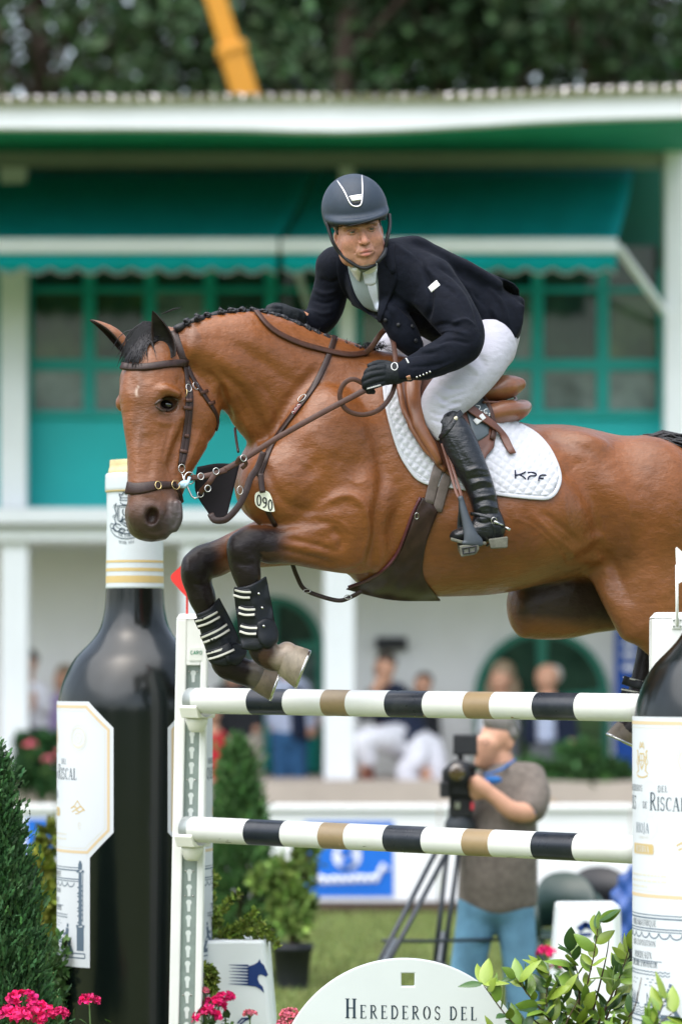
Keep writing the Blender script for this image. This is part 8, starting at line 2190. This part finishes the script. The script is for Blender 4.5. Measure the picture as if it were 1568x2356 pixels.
for p, d_ in (((1110, 2264, -.8), (-.9, -.2, .1)), ((1112, 2266, -.8), (1, -.2, .35)), ((1115, 2274, -.8), (-.25, -.2, -1)), ((1117, 2276, -.8), (-.55, -.2, -.8))): put_leaf(P(*p), d_, .085)
# ---- geraniums
M_PINK = mat('pink petal', attr=True, rough=.6, spec=.3, sss=.05)
PET = (np.array([(0, 0, 0), (-.5, .05, .5), (0, -.08, .55), (.5, .05, .5), (-.34, .12, .95), (.34, .12, .95), (0, .06, 1.02)]), [(0, 2, 1), (0, 3, 2), (1, 2, 6, 4), (2, 3, 5, 6)])
def geranium(u, v, d, r, label, col, seed):
    rg = np.random.default_rng(seed); c = P(u, v, d); rr = r * S
    root = empty('geranium', (c.x, c.y, c.z - .25), label, 'flower', 'pink geraniums at the foot of the jump')
    nf = 26; dirs = rg.normal(size=(nf, 3)); dirs[:, 2] = np.abs(dirs[:, 2]) * .8 + .1; dirs /= np.linalg.norm(dirs, axis=1, keepdims=True)
    pos = []; dr = []; cl = []
    for k in range(nf):
        fc = np.array(c) + dirs[k] * rr * rg.uniform(.7, 1.0) * [1.15, 1, .8]; a = dirs[k]; x = np.cross(a, [.3, .2, 1]); x /= np.linalg.norm(x); y = np.cross(a, x); base = tint(col, 1, .18, rg)[0]
        for p in range(5):
            an = p * 1.2566 + rg.uniform(0, .3); pos.append(fc); dr.append(x * math.cos(an) + y * math.sin(an) + a * .55); cl.append(base)
    cloud('bloom', np.array(pos), rg.uniform(.20, .30, len(pos)) * rr * 1.5, np.array(cl), PET, root, M_PINK, dirs=np.array(dr), rng=rg, spread=.35)
    mb = MB(); mb.tube([(c.x + rg.normal() * .03, c.y + .02, c.z - .30), (c.x + .005, c.y, c.z - .1), tuple(c)], [.005, .004, .003], 6)
    for k in range(12): mb.tube([tuple(np.array(c) - [0, 0, rr * .5]), tuple(np.array(c) + dirs[k] * rr * .7)], .0014, 4)
    mb.build('stem', M_GSTEM, root, True)
    n = 14; mbp = np.array(c)[None] + rg.normal(size=(n, 3)) * [.05, .04, .025] - [0, 0, .10]
    cloud('leaves', mbp, rg.uniform(.03, .055, n), tint((.06, .12, .03), n, .3, rg), LEAF, root, rng=rg)
HOT, SOFT_ = (.62, .012, .13), (.66, .16, .22)
for i, (u, v, d, r, c, l) in enumerate((
    (52, 2308, -.1, 31, HOT, 'big hot pink geranium head in front of the left conifer'), (22, 2338, -.16, 29, HOT, 'hot pink geranium head at the bottom left corner'), (92, 2332, -.14, 28, HOT, 'hot pink geranium head between its two neighbours at the lower left'), (132, 2340, -.1, 23, HOT, 'smaller hot pink geranium head against the dark bottle base'), (64, 2352, -.2, 36, HOT, 'lowest hot pink geranium head of the left cluster'),
    (205, 2306, .1, 22, HOT, 'single small pink geranium standing alone before the dark bottle'), (490, 2318, .6, 28, HOT, 'hot pink geranium right beside the left jump stand'), (516, 2300, .62, 22, HOT, 'upper hot pink geranium in front of the horse logo block'), (474, 2346, .55, 30, HOT, 'low hot pink geranium at the foot of the jump stand'), (468, 2282, .6, 12, SOFT_, 'tiny pink geranium bud touching the jump stand'),
    (574, 2338, .55, 16, SOFT_, 'pale pink geranium below the horse logo'), (668, 2340, .3, 22, SOFT_, 'pale pink geranium at the left foot of the arched sign'), (660, 2358, .3, 20, SOFT_, 'lower pale pink geranium by the arched sign'), (1256, 2196, 3.0, 26, HOT, 'blurred hot pink geranium behind the leafy shrub'), (1286, 2226, 3.0, 22, HOT, 'second blurred hot pink geranium by the white block'))):
    geranium(u, v, d, r, l, c, 60 + i)
for i, (u, v) in enumerate(((70, 1716), (110, 1752), (140, 1736))):
    geranium(u, v, 19.0, 34, ['pale pink bloom at the far left of the terrace planting', 'large pale pink bloom left of the bottle label', 'pink bloom just touching the giant bottle edge'][i], SOFT_, 90 + i)
